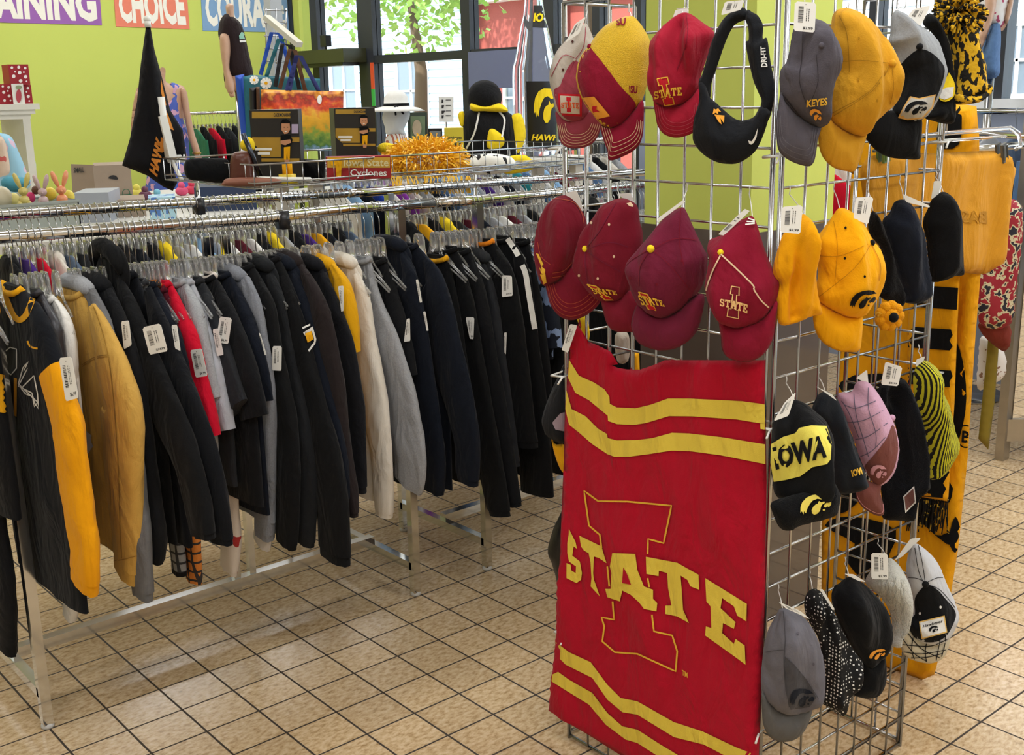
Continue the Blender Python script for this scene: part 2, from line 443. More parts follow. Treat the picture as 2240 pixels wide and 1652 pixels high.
# inner door at 1040-1200 : blue-grey frame
d0, d1 = edges[4][1], edges[3][0]
MB().box(XW-.06, XW-.0, d0, d0+.1, .12, 3.0).box(XW-.06, XW, d1-.14, d1, .12, 3.0).box(XW-.06, XW, d0, d1, ZT-.28, ZT+.06).box(XW-.06, XW, d0, d1, .12, .4)
dm = MB(); dm.box(XW-.075, XW-.046, d0, d0+.16, .13, 1.66).box(XW-.075, XW-.046, d1-.12, d1, .13, 1.66).box(XW-.075, XW-.046, d0, d1, 1.66, 1.95).box(XW-.075, XW-.046, d0, d1, .13, .4)
struct('door_1', dm.V, dm.F, FRB)
# ---- outside
slab('pavement', XW+.2, 26, -14, 34, -.12, -.02, mat('concrete', 'B9B6AE', .8, bump=.1, bscale=8, var=.06))
sm_ = mat('white_soffit', 'F0F0EE', .7)
b = MB()
for k in range(14): b.box(XW+.15+k*.24, XW+.15+k*.24+.215, -8, 16, 2.98, 3.02)
b.box(XW+.1, XW+3.6, -8, 16, 3.03, 3.3)
struct('trim_60', b.V, b.F, sm_)
def siding(name, x, y0, y1, z0, z1, col, step=.16, depth=6):
    b = MB(); n = int((z1-z0)/step)
    V = []; F = []
    for k in range(n):
        z = z0+k*step; V += [(x-.03, y0, z), (x-.03, y1, z), (x, y1, z+step), (x, y0, z+step)]; i = 4*k; F.append((i, i+3, i+2, i+1))
        if k: F.append((i-1, i-2, i+1, i)[::-1])
    b.add(V, F); b.box(x+.001, x+depth, y0, y1, z0, z0+n*step-.01)
    return b
def house_window(parent, x, yc, zc, w, h):
    f = MB()
    for (a, b_, c, d) in ((yc-w/2-.06, yc+w/2+.06, zc+h/2, zc+h/2+.08), (yc-w/2-.06, yc+w/2+.06, zc-h/2-.08, zc-h/2), (yc-w/2-.06, yc-w/2, zc-h/2, zc+h/2), (yc+w/2, yc+w/2+.06, zc-h/2, zc+h/2), (yc-.02, yc+.02, zc-h/2, zc+h/2), (yc-w/2, yc+w/2, zc-.02, zc+.02)):
        f.box(x-.1, x-.02, a, b_, c, d)
    o = f.build('window', WHITEP, parent, smooth=False)
    MB().box(x-.06, x-.04, yc-w/2, yc+w/2, zc-h/2, zc+h/2).build('pane', mat('dark_pane', '66707A', .1), o, smooth=False)
BLUE_S = mat('pale_blue_siding', 'B4CBE0', .6, var=.03); REDB = mat('red_brick', 'A05048', .8, bump=.2, bscale=60, var=.2, vscale=40)
t = thing('house', 'pale blue sided house seen through the shop window', 'house', (15, 22, 0))
siding('w', 15, 17.2, 30, 0, 4.6, '').build('siding_wall', BLUE_S, t, smooth=False)
MB().add([(14.4, 16.8, 4.5), (14.4, 30.5, 4.5), (18, 30.5, 7), (18, 16.8, 7), (14.4, 16.8, 4.6), (14.4, 30.5, 4.6), (18, 30.5, 7.1), (18, 16.8, 7.1)], [(0, 1, 2, 3), (7, 6, 5, 4), (0, 4, 5, 1), (1, 5, 6, 2), (2, 6, 7, 3), (3, 7, 4, 0)]).build('roof', mat('grey_roof', 'C9CDD2', .8), t, smooth=False)
for px_ in (758, 905):
    q = onX(px_, 178, 15); house_window(t, 15, q.y, q.z-.2, 1.0, 1.3)
t = thing('brick_building', 'red brick building with white porch trim outside the door', 'building', (13.4, 13.8, 0))
bb = MB(); bb.box(13.4, 18, 11.6, 16.6, 0, 3.1)
bb.build('brick_wall', REDB, t, smooth=False)
bb = MB(); bb.box(13.1, 18, 11.4, 16.8, 3.1, 3.35)
for yy in (11.8, 14.2, 16.5): bb.box(13.15, 13.3, yy-.09, yy+.09, 0, 3.1)
bb.build('porch_trim', WHITEP, t, smooth=False)
house_window(t, 13.4, 15.3, 1.5, .8, 1.0); house_window(t, 13.4, 13, 1.5, .8, 1.0)
t = thing('white_house', 'white sided house far outside the right-hand window', 'house', (16, 2, 0))
siding('w', 16, -8, 11, 0, 5.2, '').build('siding_wall', mat('white_siding', 'DCE6F2', .6), t, smooth=False)
house_window(t, 16, onX(2230, 150, 16).y, 1.9, 1.0, .9); house_window(t, 16, 5.6, 2.0, 1.0, 1.3)
LEAF = mat('tree_leaf', '8FB45A', .7, var=.35, vscale=6); BARK = mat('tree_bark', '5B4A3A', .9)
def tree(name, x, y, h, r, label, n=3200):
    t = thing(name, label, 'tree', (x, y, 0)); rnd = random.Random(int(x*10+y))
    MB().tube([(x, y, 0), (x+.1, y, h*.5), (x, y+.1, h*.8)], [.14, .1, .05], 8).build('trunk', BARK, t)
    V = []; F = []
    for i in range(n):
        u = Vector((rnd.gauss(0, 1), rnd.gauss(0, 1), rnd.gauss(0, .8))).normalized()*r*rnd.uniform(.45, 1)
        c = Vector((x, y, h))+u; a = Vector((rnd.uniform(-1, 1), rnd.uniform(-1, 1), rnd.uniform(-1, 1))).normalized()*.075; q = a.cross(Vector((rnd.random(), rnd.random(), 1))).normalized()*.05
        k = len(V); V += [c-a, c+q, c+a, c-q]; F.append((k, k+1, k+2, k+3))
    mk('foliage', V, F, LEAF, t)
tree('street_tree', 11.2, 15.4, 3.9, 1.8, 'leafy green tree outside the leftmost window panes')
tree('street_tree', 10.4, 10.6, 4.4, 1.3, 'leafy green tree outside the middle panes behind the white siding')
tree('street_tree', 11.8, 3.4, 4.6, 1.5, 'leafy green tree outside the window right of the pillar')
# ---- lime pillar with a polished dark base
PX, PY = 2.64, 2.05
cr = onX(1640, 508, PX); zb = 1.24
y_left = onX(1411, 300, PX).y; x_right = onY(1832, 250, PY).x
GLB = mat('polished_brown_panel', '5A5048', .08, .0, var=.1, vscale=3, coat=.6)
slab('wall_pillar', PX, x_right, PY, y_left, zb, CEIL, GREEN)
slab('trim_70', PX-.006, x_right+.006, PY-.006, y_left+.006, 0, zb, GLB)
# ---- posters on the lime wall
def poster(name, word, quad, col, label, cat='poster', tq=None):
    o = None; q = [onY(x, y, YW-.006) for x, y in quad]
    V = [v for v in q]+[v+Vector((0, .005, 0)) for v in q]
    o = mk(name, V, [(0, 3, 2, 1), (4, 5, 6, 7), (0, 1, 5, 4), (1, 2, 6, 5), (2, 3, 7, 6), (3, 0, 4, 7)], mat('paper_'+col, col, .7), None, smooth=False)
    tag(o, label, cat, 'word posters on the lime wall')
    text_on('lettering', word, tq, bvh([o]), mat('cream_ink', 'F2EFE4', .7), o, bold=.045)
    return o
poster('word_poster', 'TRAINING', [(-120, -46), (216, -40), (223, 55), (-114, 46)], '9A62B0', 'purple paper poster with cream word at the far left of the wall', tq=[(-90, -36), (206, -34), (214, 48), (-84, 38)])
poster('word_poster', 'CHOICE', [(247, -38), (407, -34), (415, 64), (254, 58)], 'E8836A', 'coral paper poster with cream word above the folded flag', tq=[(256, -30), (399, -27), (408, 56), (263, 50)])
poster('word_poster', 'COURAGE', [(438, -32), (626, -28), (633, 71), (444, 67)], '7FA3C9', 'blue paper poster with cream word behind the hanging shirt', tq=[(446, -24), (618, -20), (625, 63), (452, 58)])
# ------------------------------------------------------------------ grid panel display tower
TC = Vector((1.845, 1.371, 0)); TL = Vector((1.845, 1.981, 0)); TR = Vector((2.455, 1.371, 0)); TB = Vector((2.455, 1.981, 0))
S3 = .0762
def grid_panel(a, b, label, lift=.008, n=8):
    nc = n
    a = Vector(a); b = Vector(b); t = thing('gridwall', label, 'wire grid', ((a+b)/2))
    u = (b-a).normalized(); a = a+u*.012; b = b-u*.012; H = lift+24*S3; n = u.cross(Z)
    f = MB(); f.tube([a+Z*.001, a+Z*H], .0055, 8).tube([b+Z*.001, b+Z*H], .0055, 8).tube([a+Z*H, b+Z*H], .0045, 6).tube([a+Z*(lift), b+Z*(lift)], .0045, 6)
    f.build('frame', CHROMED, t)
    g = MB()
    for k in range(1, 24): g.tube([a+Z*(lift+k*S3), b+Z*(lift+k*S3)], .0030, 6)
    for k in range(1, nc):
        p = a+(b-a)*k/nc+n*.004; g.tube([p+Z*lift, p+Z*H], .0030, 6)
    g.build('wire_mesh', CHROMED, t); return t
grid_panel(TL, TC, 'wire grid panel of the tower holding maroon caps and red banner')
grid_panel(TC, TR, 'wire grid panel of the tower holding grey and gold caps')
grid_panel(TR, TR+Vector((0, .235, 0)), 'narrow wire grid wing of the tower behind the gold cap panel', n=3)
grid_panel(TL+Vector((.255, 0, 0)), TL, 'narrow wire grid wing of the tower behind the maroon cap panel', n=3)
for i, (p, lb) in enumerate(((TC, 'near corner of the wire tower'), (TR, 'right corner of the wire tower'), (TL, 'left corner of the wire tower'))):
    for z, wd in ((.30, 'low'), (.98, 'middle'), (1.52, 'high')):
        o = MB().tube([(p.x-.02, p.y-.02, z), (p.x+.02, p.y-.026, z+.004), (p.x+.02, p.y+.02, z), (p.x-.02, p.y+.02, z-.004)], .003, 6, closed=True).tube([(p.x-.02, p.y-.02, z), (p.x-.045, p.y-.03, z-.012)], .0025, 6).build('cable_tie', WHITEP)
        tag(o, 'white plastic cable tie %s on the %s' % (wd, lb), 'cable tie', 'cable ties holding the tower together')
# ------------------------------------------------------------------ clothes racks
def zrail(x, y, Y): return onY(x, y, Y)
YF, YR, YC = 2.96, 3.467, 3.2135
def rail_pts(Y, pts):
    return [Vector((onY(x, y, Y).x, Y, onY(x, y, Y).z)) for x, y in pts]
RF = rail_pts(YF, [(-260, 536), (0, 519), (300, 497), (560, 479), (760, 457), (1050, 437), (1225, 421)])
RR = rail_pts(YR, [(-200, 486), (0, 471), (280, 452), (430, 443), (560, 433), (800, 421), (1040, 402), (1240, 389), (1400, 378)])
def railz(R, x):
    for p, q in zip(R, R[1:]):
        if p.x <= x <= q.x: return p.z+(q.z-p.z)*(x-p.x)/(q.x-p.x)
    return R[0].z if x < R[0].x else R[-1].z
XA, XD, XE = .839, 2.068, 2.381
def rack(label, X0, X1, rf, rr, name='garment_rack'):
    t = thing(name, label, 'clothes rack', ((X0+X1)/2, YC, 0))
    for X in (X0, X1):
        for Y, R in ((YF, RF), (YR, RR)):
            z = railz(R, X)
            l = MB(); l.bar((X, Y, .012), (X, Y, z-.012), .027); l.build('leg', CHROME, t, smooth=False)
            MB().lathe([(.017, 0), (.018, .006), (.015, .013)], (X, Y, 0), 14).build('foot', mat('grey_glide', 'C9C9C6', .5), t)
        c = MB(); c.bar((X, YF, .105), (X, YR, .105), .027); c.build('cross_bar', CHROME, t, smooth=False)
    c = MB(); c.bar((X0, YC, .125), (X1, YC, .125), .034, .03); c.build('base_rail', CHROME, t, smooth=False)
    MB().tube(rf, .0155, 14).build('front_rail', CHROME, t); MB().tube(rr, .0155, 14).build('rear_rail', CHROME, t)
    return t
def cut(R, x0, x1):
    out = [Vector((x0, R[0].y, railz(R, x0)))]+[p for p in R if x0+.02 < p.x < x1-.02]+[Vector((x1, R[0].y, railz(R, x1)))]
    return out
ra = rack('chrome double-rail clothes rack with its leg at the lower left', XA, XD, cut(RF, RF[0].x, 2.20), cut(RR, RR[0].x, 2.20))
for X in (1.545, 1.60):
    MB().bar((X, YC, .10), (X, YC, 1.24), .022).build('upright', CHROME, ra, smooth=False)
rb = rack('chrome double-rail clothes rack behind the first one towards the windows', XE, 3.6, cut(RF, 2.215, RF[-1].x+.75), cut(RR, 2.215, RR[-1].x+.3))
# ------------------------------------------------------------------ hangers (clear plastic, metal hook)
def hanger_meshes():
    h = MB(); pts = [(0, .012, .030)]
    for a in range(150, -61, -30): pts.append((0, .0185*math.cos(math.radians(a)), .0185*math.sin(math.radians(a))+.003))
    pts += [(0, .006, -.032), (0, 0, -.045), (0, 0, -.10)]
    pts = [(0, -.0185, -.012)]+[(0, .0205*math.cos(math.radians(a)), .0205*math.sin(math.radians(a))) for a in range(180, -31, -30)]+[(0, .010, -.022), (0, .001, -.034), (0, 0, -.098)]
    h.tube(pts, .0014, 6)
    b = MB(); b.tube([(0, -.052, -.172), (0, -.034, -.158), (0, -.027, -.135), (0, -.025, -.108), (0, -.017, -.093), (0, .017, -.093), (0, .025, -.108), (0, .027, -.135), (0, .034, -.158), (0, .052, -.172)], .0036, 6).tube([(0, -.014, -.15), (0, -.014, -.105), (0, .014, -.105), (0, .014, -.15)], .0022, 5)
    for s in (-1, 1):
        arm = [(0, s*.050, -.170), (0, s*.08, -.184), (0, s*.12, -.204), (0, s*.160, -.228)]
        b.tube(arm, [.0036, .004, .004, .0035], 6)
        low = [(0, s*.02, -.155), (0, s*.05, -.188), (0, s*.11, -.214), (0, s*.155, -.236)]
        b.tube(low, .003, 5)
    b.box(-.0012, .0012, -.025, .025, -.155, -.095)
    return h, b
_hh, _hb = hanger_meshes()
hang0 = thing('clothes_hanger', 'x', 'hanger', (0, 0, 0)); hk = _hh.build('hook', CHROMED, hang0); hb = _hb.build('hanger_body', CLEAR, hang0)
_used = [False]
HLAB = {0: ('clear plastic hanger with chrome hook on the front rail', 'clear hangers along the front rail'), 1: ('clear plastic hanger with chrome hook on the second rail', 'clear hangers along the second rail'), 2: ('clear plastic hanger with metal hook on the far racks', 'clear hangers on the far racks')}
_nb = MB(); _nb.tube([(0, -.052, -.172), (0, -.034, -.158), (0, -.027, -.135), (0, -.025, -.108), (0, -.017, -.093), (0, .017, -.093), (0, .025, -.108), (0, .027, -.135), (0, .034, -.158), (0, .052, -.172)], .0036, 6).box(-.0012, .0012, -.025, .025, -.155, -.095)
for _s in (-1, 1): _nb.tube([(0, _s*.050, -.171), (0, _s*.07, -.185), (0, _s*.085, -.20)], .0036, 6)
_NM = [None]
def neck_hanger(X, Y, z, rz=0, lab=0):
    r = hanger(X, Y, z, rz, lab)
    for c in r.children:
        if c.name.startswith('hanger_body'):
            if _NM[0] is None: o = _nb.build('hanger_body', CLEAR, origin=(0, 0, 0)); _NM[0] = o.data; bpy.data.objects.remove(o)
            c.data = _NM[0]
    return r
def hanger(X, Y, z, rz=0, lab=0):
    if _used[0]:
        r = hang0.copy(); COL.objects.link(r)
        for c in (hk, hb): d = c.copy(); COL.objects.link(d); d.parent = r
    else: r = hang0; _used[0] = True
    r.location = (X, Y, z); r.rotation_euler = (0, 0, rz); r['label'], r['group'] = HLAB[lab]; r['category'] = 'hanger'; return r
# ------------------------------------------------------------------ price tags
def tagquad(name, q, pl, parent, bars=True, price=None, lift=.002):
    """printed card, q = pixel corners tl,tr,br,bl on plane pl"""
    C = [onp(x, y, pl.P, pl.n)+pl.n*lift for x, y in q]
    n = (C[1]-C[0]).cross(C[3]-C[0]).normalized()
    if n.dot(CAM-C[0]) < 0: n = -n
    def P(u, v): return (C[3]*(1-u)+C[2]*u)*(1-v)+(C[0]*(1-u)+C[1]*u)*v
    e = .07; o = [(e, 0), (1-e, 0), (1, e), (1, 1-e), (1-e*1.6, 1), (e*1.6, 1), (0, 1-e), (0, e)]
    V = [P(*p) for p in o]; V += [v-n*.0008 for v in V]; k = len(o)
    F = [tuple(range(k)), tuple(range(k, 2*k))[::-1]]+[(i, k+i, k+(i+1) % k, (i+1) % k) for i in range(k)]
    t = mk(name, V, F, TAGM, parent, smooth=False)
    if bars:
        rnd = random.Random(int(q[0][0]*3+q[0][1])); b = MB()
        def rect(u0, u1, v0, v1): b.add([P(u, v)+n*.0004 for u, v in ((u0, v0), (u1, v0), (u1, v1), (u0, v1))], [(0, 1, 2, 3)])
        v = .30
        while v < .84:
            h = rnd.choice((.008, .014, .022)); rect(.18, .42, v, v+h); v += h+rnd.choice((.012, .02))
        for uu in (.55, .66): 
            v = .36
            while v < .78: h = rnd.uniform(.02, .06); rect(uu, uu+.035, v, v+h); v += h+.016
        rect(.49, .53, .90, .925)
        b.build('print', INK, t, smooth=False)
        if price:
            V2, F2 = text2d(price, .02); W = lambda u, v: P(.42+.48*u, .07+.10*v)+n*.0004
            mk('price', [W(*p) for p in V2], F2, INK, t, smooth=False)
    return t
def string(a, b, parent, r=.0007): MB().tube([a, (Vector(a)+Vector(b))/2+Vector((0, 0, -.003)), b], r, 4).build('tag_string', WHITEP, parent)
# ------------------------------------------------------------------ garments on the front rail
def pxm(P, d): a = pj(P); b = pj(Vector(P)+Vector(d)*.01); return math.hypot(b[0]-a[0], b[1]-a[1])/.01
def ringloft(rings, close=True):
    V = []; F = []; n = len(rings[0])
    for r in rings: V += r
    for i in range(len(rings)-1):
        for k in range(n): F.append((i*n+k, i*n+(k+1) % n, (i+1)*n+(k+1) % n, (i+1)*n+k))
    if close:
        for r, rev in ((rings[0], True), (rings[-1], False)):
            k0 = len(V); c = sum(r, Vector())/n; V += r; V.append(c)
            for k in range(n): f = (k0+k, k0+(k+1) % n, k0+n); F.append(f[::-1] if rev else f)
    return V, F
def sup(t, p=.75):
    c, s = math.cos(t), math.sin(t); return (math.copysign(abs(c)**p, c), math.copysign(abs(s)**p, s))
def garment(label, cat, top, edge, col, X=None, hem=.52, wy=(.055, .075, .05), tx=.021, sleeve=True, hood=False, collar=None, cuffcol=None, sleevecol=None, short=False, seed=1, name='sweatshirt', tags=(), cuffs=True, far=True, fold=.006, bodyw=.02, wprof=None, tilt=0, hanger_on=True, hup=0.0, split=None):
    """top: pixel of the collar at the hanger; edge: pixels of the outer line from shoulder to cuff (near side)"""
    P0 = onY(top[0], top[1], YF); X = P0.x if X is None else X; zt = P0.z if X is None else onp(top[0], top[1], (X, YF, 0), (1, 0, 0)).z
    zr = railz(RF, X); zt = min(zt, zr-.07)
    E = [onX(x, y, X) for x, y in edge]; E = catmull(E, 5, False)
    t = thing(name, label, cat, (X, YF, min(hem, min(e.z for e in E))))
    ys = min(YF-.10, E[0].y)
    # shoulder tip = where the outer line turns down
    k = 0
    for i, e in enumerate(E):
        if i and (E[i].z-E[i-1].z) < -abs(E[i].y-E[i-1].y)*1.5: k = i; break
    k = max(k, 2); sh = E[k]
    hw = min(YF-sh.y, .27)
    rings = []; N = 30; lv = 22
    for j in range(lv):
        u = j/(lv-1); z = zt+(hem-zt)*(u**1.15)
        if z > sh.z: q = (zt-z)/max(zt-sh.z, .02); w = .05+(hw-.05)*min(1, q)**.8
        else: w = hw*(1-.04*u)
        th = tx*(.55+.45*min(1, u*5))*(1.0 if u < .95 else .9)
        ring = []
        for a in range(N):
            c, s = sup(2*math.pi*a/N, .8); y = YF+w*c
            fo = fold*min(1, u*3)*(noise.noise(Vector((y*26+seed*9.1, z*2.2, seed)))+.6*noise.noise(Vector((y*60, z*4, seed+3.3))))
            ring.append(Vector((X+th*s+fo*(1.2 if s < 0 else .6), y, z)))
        rings.append(ring)
    V, F = ringloft(rings); body = mk('body', V, F, col, t)
    outs = [body]
    if sleeve:
        W3 = wprof or wy; path = E[1:]; rs = []; M = len(path); Nn = 20
        for i, e in enumerate(path):
            u = i/(M-1)
            w = (W3[0]*(1-2*u)+W3[1]*2*u) if u < .5 else (W3[1]*(2-2*u)+W3[2]*(2*u-1))
            d = (path[min(i+1, M-1)]-path[max(i-1, 0)]).normalized(); nrm = Vector((0, -d.z, d.y)); nrm = nrm if nrm.y > 0 else -nrm
            tp = min(1, .25+i/6); w *= tp
            if i < 4: nrm = Vector((0, .35, -.94))*.5+nrm*.5; nrm.normalize()
            c0 = e+nrm*w; ring = []
            for a in range(Nn):
                c, s = sup(2*math.pi*a/Nn, .9)
                fo = fold*.9*(noise.noise(Vector((c*2.1+seed*5, e.z*9, s+seed)))+.5*noise.noise(Vector((c*4, e.z*22+c*5, seed+9))))
                tt = tx*(1.05+.15*math.sin(u*3.1))*min(1, .5+i/10)
                ring.append(c0-nrm*(w*c)*(1)+Vector((tt*s+fo*1.2-(.006), 0, 0))+nrm*fo*.6)
            rs.append(ring)
        ce = int(len(rs)*.94) if (cuffs and not short) else len(rs)-1
        i0 = 0
        if split:
            i0 = max(1, min(range(len(path)), key=lambda i_: abs(pj(path[i_])[1]-split)))
            V, F = ringloft(rs[:i0+1]); outs.append(mk('shoulder', V, F, col, t))
        V, F = ringloft(rs[i0:ce+1]); sl = mk('sleeve', V, F, sleevecol or col, t); outs.append(sl)
        if cuffs and not short:
            cr_ = [[c+(v-c)*(.93+(.025 if q % 2 else -.01)) for q, v in enumerate(r)] for r, c in ((r, sum(r, Vector())/len(r)) for r in rs[ce-1:])]
            V, F = ringloft(cr_); cu = mk('cuff', V, F, cuffcol or sleevecol or col, t); outs.append(cu)
    if far:
        rs = []
        yo = YF+hw-.02
        for i in range(9):
            u = i/8; z = sh.z-.02+((.62 if not short else .9)-sh.z)*u; w = .05-.012*u
            ring = []
            for a in range(12):
                c, s = math.cos(2*math.pi*a/12), math.sin(2*math.pi*a/12); ring.append(Vector((X+.018*s, yo+.03*u+w*c+.006*noise.noise(Vector((c, z*9, seed))), z)))
            rs.append(ring)
        V, F = ringloft(rs); mk('sleeve', V, F, sleevecol or col, t)
    if hood:
        h = MB(); pts = []
        for i in range(9):
            a = math.pi*(i/8); pts.append(Vector((X+.002-.012*math.sin(a), YF-.085*math.cos(a), zt-.030+(.020+hup)*math.sin(a)-.02*math.cos(a)*0)))
        h.tube(pts, [.012, .018, .021, .022, .022, .022, .021, .018, .012], 10)
        h.ball((X+.008, YF-.03, zt-.055+hup*.6), .07, 14, 9, (.26, 1.1, .7+hup*6))
        outs.append(h.build('hood', hood if not isinstance(hood, bool) else col, t))
    else:
        h = MB(); pts = [Vector((X-.006+.014*math.sin(a), YF+.068*math.cos(a), zt-.002-.018*abs(math.sin(a)))) for a in [2*math.pi*i/16 for i in range(16)]]
        h.tube(pts, .008, 6, closed=True); outs.append(h.build('collar', collar or col, t))
    for tg in tags: TAGS.append((t, tg))
    if hanger_on: hanger(X+.002, YF, zr-.0 if False else zr-.003, random.Random(seed).uniform(-.02, .02))
    return t, outs, X
NAV = cloth('navy_black', '141924', .25); CHA = cloth('charcoal', '2A2C30', .2); BK2 = cloth('soft_black', '17181B', .25); BRN = cloth('dark_brown', '282223', .2)
HG = cloth('heather_grey', '7F838C', .3, vscale=260); LHG = cloth('light_heather', 'A2A5AA', .28, vscale=260); MUS = cloth('mustard', 'CBA150', .08); CRM = cloth('cream', 'DCD5CA', .06)
REDC = cloth('red', 'C8102E', .06); MRD = cloth('dark_maroon', '531624'); PUF = mat('puffer_nylon', '34343A', .35, bump=.6, bscale=26); BLUEG = cloth('blue_grey', '56657A', .25)
PUR = cloth('purple', '4A2C7E')
def two_t(n, c1, c2, thr=.5):
    m_ = mat('cloth_'+n, c1, .88, bump=.3); nt, b = nodes(m_); L = nt.links; tc = nt.nodes.new('ShaderNodeTexCoord')
    for l in list(b.inputs['Base Color'].links): L.remove(l)
    outs = []
    if 'plaid' in n:
        for ax in ('X', 'Z'):
            w_ = nt.nodes.new('ShaderNodeTexWave'); w_.bands_direction = 'Y' if ax == 'X' else 'Z'; w_.inputs['Scale'].default_value = 11; L.new(tc.outputs['Object'], w_.inputs['Vector']); outs.append(w_.outputs['Fac'])
        mm = nt.nodes.new('ShaderNodeMath'); mm.operation = 'MAXIMUM'; L.new(outs[0], mm.inputs[0]); L.new(outs[1], mm.inputs[1]); fac = mm.outputs[0]; st = [(0, c1), (.86, c2)]
    else:
        w_ = nt.nodes.new('ShaderNodeTexNoise'); w_.inputs['Scale'].default_value = 16; L.new(tc.outputs['Object'], w_.inputs['Vector']); fac = w_.outputs['Fac']; st = [(0, c1), (thr, c2)]
    r = ramp(nt, fac, st, 'CONSTANT'); L.new(r.outputs[0], b.inputs['Base Color']); return m_
G = []; TAGS = []
def gg(*a, **k): r = garment(*a, seed=len(G)+2, **k); G.append(r); return r
# far left garment, half out of the frame
gg('black jacket at the left end of the front rail, mostly out of frame', 'jacket', (-45, 640), [(-20, 700), (0, 850), (4, 1000), (10, 1140), (30, 1280), (36, 1440)], BK2, wy=(.05, .08, .06), hem=.62, name='jacket')
jt = gg('black jersey with gold v-neck collar and gold sleeve at the left', 'jersey', (30, 622), [(75, 652), (104, 700), (134, 790), (160, 870), (180, 950), (190, 1040), (202, 1130), (214, 1230), (213, 1308)], cloth('jersey_black', '15181E', .2), sleevecol=cloth('jersey_gold', 'F3A70F', .05), hem=.40, wy=(.045, .078, .060), name='jersey', tx=.024, collar=GOLD, far=True, split=790)
gg('quilted dark grey nylon jacket behind the gold-sleeved jersey', 'jacket', (70, 628), [(100, 650), (130, 710), (140, 780), (152, 850), (172, 925), (188, 945)], PUF, hem=.62, wy=(.035, .05, .03), name='jacket', tx=.018, cuffs=False)
gg('white long-sleeved sweatshirt beside the mustard sweatshirt', 'sweatshirt', (100, 642), [(125, 650), (152, 700), (168, 800), (168, 950), (170, 1150), (175, 1280), (166, 1362)], WHT, hem=.55, wy=(.03, .05, .025), tx=.016)
mu = gg('mustard yellow crewneck sweatshirt with wide hanging sleeve', 'sweatshirt', (158, 632), [(205, 655), (245, 725), (283, 810), (308, 905), (312, 1010), (310, 1110), (311, 1200), (307, 1283)], MUS, hem=.50, wy=(.06, .105, .062), tx=.026, tags=[((130, 783), (158, 780), (173, 870), (145, 878), '$6.99')])
gg('light grey hooded sweatshirt behind the mustard sweatshirt', 'hoodie', (168, 606), [(205, 622), (232, 680), (262, 780), (300, 900), (312, 1050), (328, 1180), (334, 1318)], cloth('stone_grey', '6E6F72', .2), hem=.55, wy=(.05, .06, .045), hood=LHG, name='hoodie')
gg('black hoodie with blank white tag near the mustard sweatshirt', 'hoodie', (205, 600), [(240, 622), (268, 680), (300, 780), (325, 900), (345, 1050), (362, 1180), (356, 1238)], BK2, hem=.52, hood=True, name='hoodie', tags=[((266, 703), (283, 701), (289, 755), (272, 764))])
gg('black hoodie with hood pulled up to a point on its hanger', 'hoodie', (236, 566), [(262, 600), (292, 650), (330, 740), (380, 850), (425, 960), (455, 1080), (470, 1180)], BLK, hem=.52, hood=True, hup=.045, name='hoodie')
gb = gg('large black sweatshirt with small white mark near its cuff', 'sweatshirt', (275, 590), [(325, 615), (365, 700), (410, 810), (452, 910), (484, 1010), (500, 1100), (509, 1195)], cloth('ink_black', '121419', .2), hem=.50, wy=(.06, .10, .055), tags=[((312, 716), (352, 707), (368, 768), (328, 776), '$14.99')])
gg('slim black jacket with narrow shoulder behind the large black sweatshirt', 'jacket', (318, 612), [(350, 640), (382, 705), (408, 790), (420, 900), (440, 1000), (452, 1100)], NAV, hem=.60, wy=(.04, .05, .04), name='jacket', tags=[((376, 711), (388, 710), (396, 768), (384, 762))])
PLAID = two_t('orange_plaid', 'C8782E', '2E2A2A'); GPL = two_t('grey_plaid', '8A8C8E', '2C2E32')
gg('grey and white banded sleeve shirt reaching low under the black jackets', 'shirt', (300, 606), [(332, 660), (352, 800), (372, 950), (388, 1080), (402, 1180), (408, 1262)], GPL, hem=.62, wy=(.03, .04, .032), tx=.016, name='shirt', cuffcol=BLK)
gg('orange and black plaid flannel shirt with a low hanging cuff', 'shirt', (326, 610), [(356, 670), (382, 800), (408, 950), (426, 1080), (438, 1180), (442, 1280)], PLAID, hem=.62, wy=(.03, .045, .036), tx=.016, name='shirt')
gg('maroon polo shirt on a clear hanger next to the red shirt', 'shirt', (340, 622), [(366, 650), (388, 690), (398, 760), (405, 830)], MRD, hem=.62, wy=(.03, .04, .035), short=True, name='shirt')
gg('bright red long-sleeved shirt with white price tag', 'shirt', (350, 610), [(382, 636), (410, 690), (432, 745), (450, 830), (468, 900), (478, 952)], REDC, hem=.66, wy=(.045, .055, .032), name='shirt', cuffs=False, tags=[((417, 766), (442, 762), (455, 822), (429, 826), '$6.99')])
gg('light heather grey t-shirt hanging beside the red shirt', 't-shirt', (382, 606), [(412, 622), (438, 670), (456, 740), (470, 810), (482, 868)], LHG, hem=.62, wy=(.05, .06, .055), short=True, name='t_shirt', cuffs=False)
gg('pale grey sweatshirt with narrow sleeve ending in mid rack', 'sweatshirt', (398, 606), [(430, 640), (452, 700), (480, 790), (498, 870), (512, 938)], cloth('pale_grey', 'B2B5BE', .1), hem=.66, wy=(.035, .04, .035), short=True, cuffs=False)
gg('charcoal t-shirt with two white price tags', 't-shirt', (420, 602), [(452, 630), (482, 700), (510, 780), (532, 850), (540, 872)], CHA, hem=.60, wy=(.06, .08, .07), short=True, name='t_shirt', cuffs=False, tags=[((466, 720), (478, 718), (490, 776), (476, 779)), ((482, 692), (508, 696), (500, 753), (473, 748), '$6.99')])
gg('black t-shirt with wide boxy sleeve', 't-shirt', (446, 596), [(482, 620), (515, 680), (548, 760), (570, 830), (588, 905)], BK2, hem=.55, wy=(.06, .085, .075), short=True, name='t_shirt', cuffs=False)
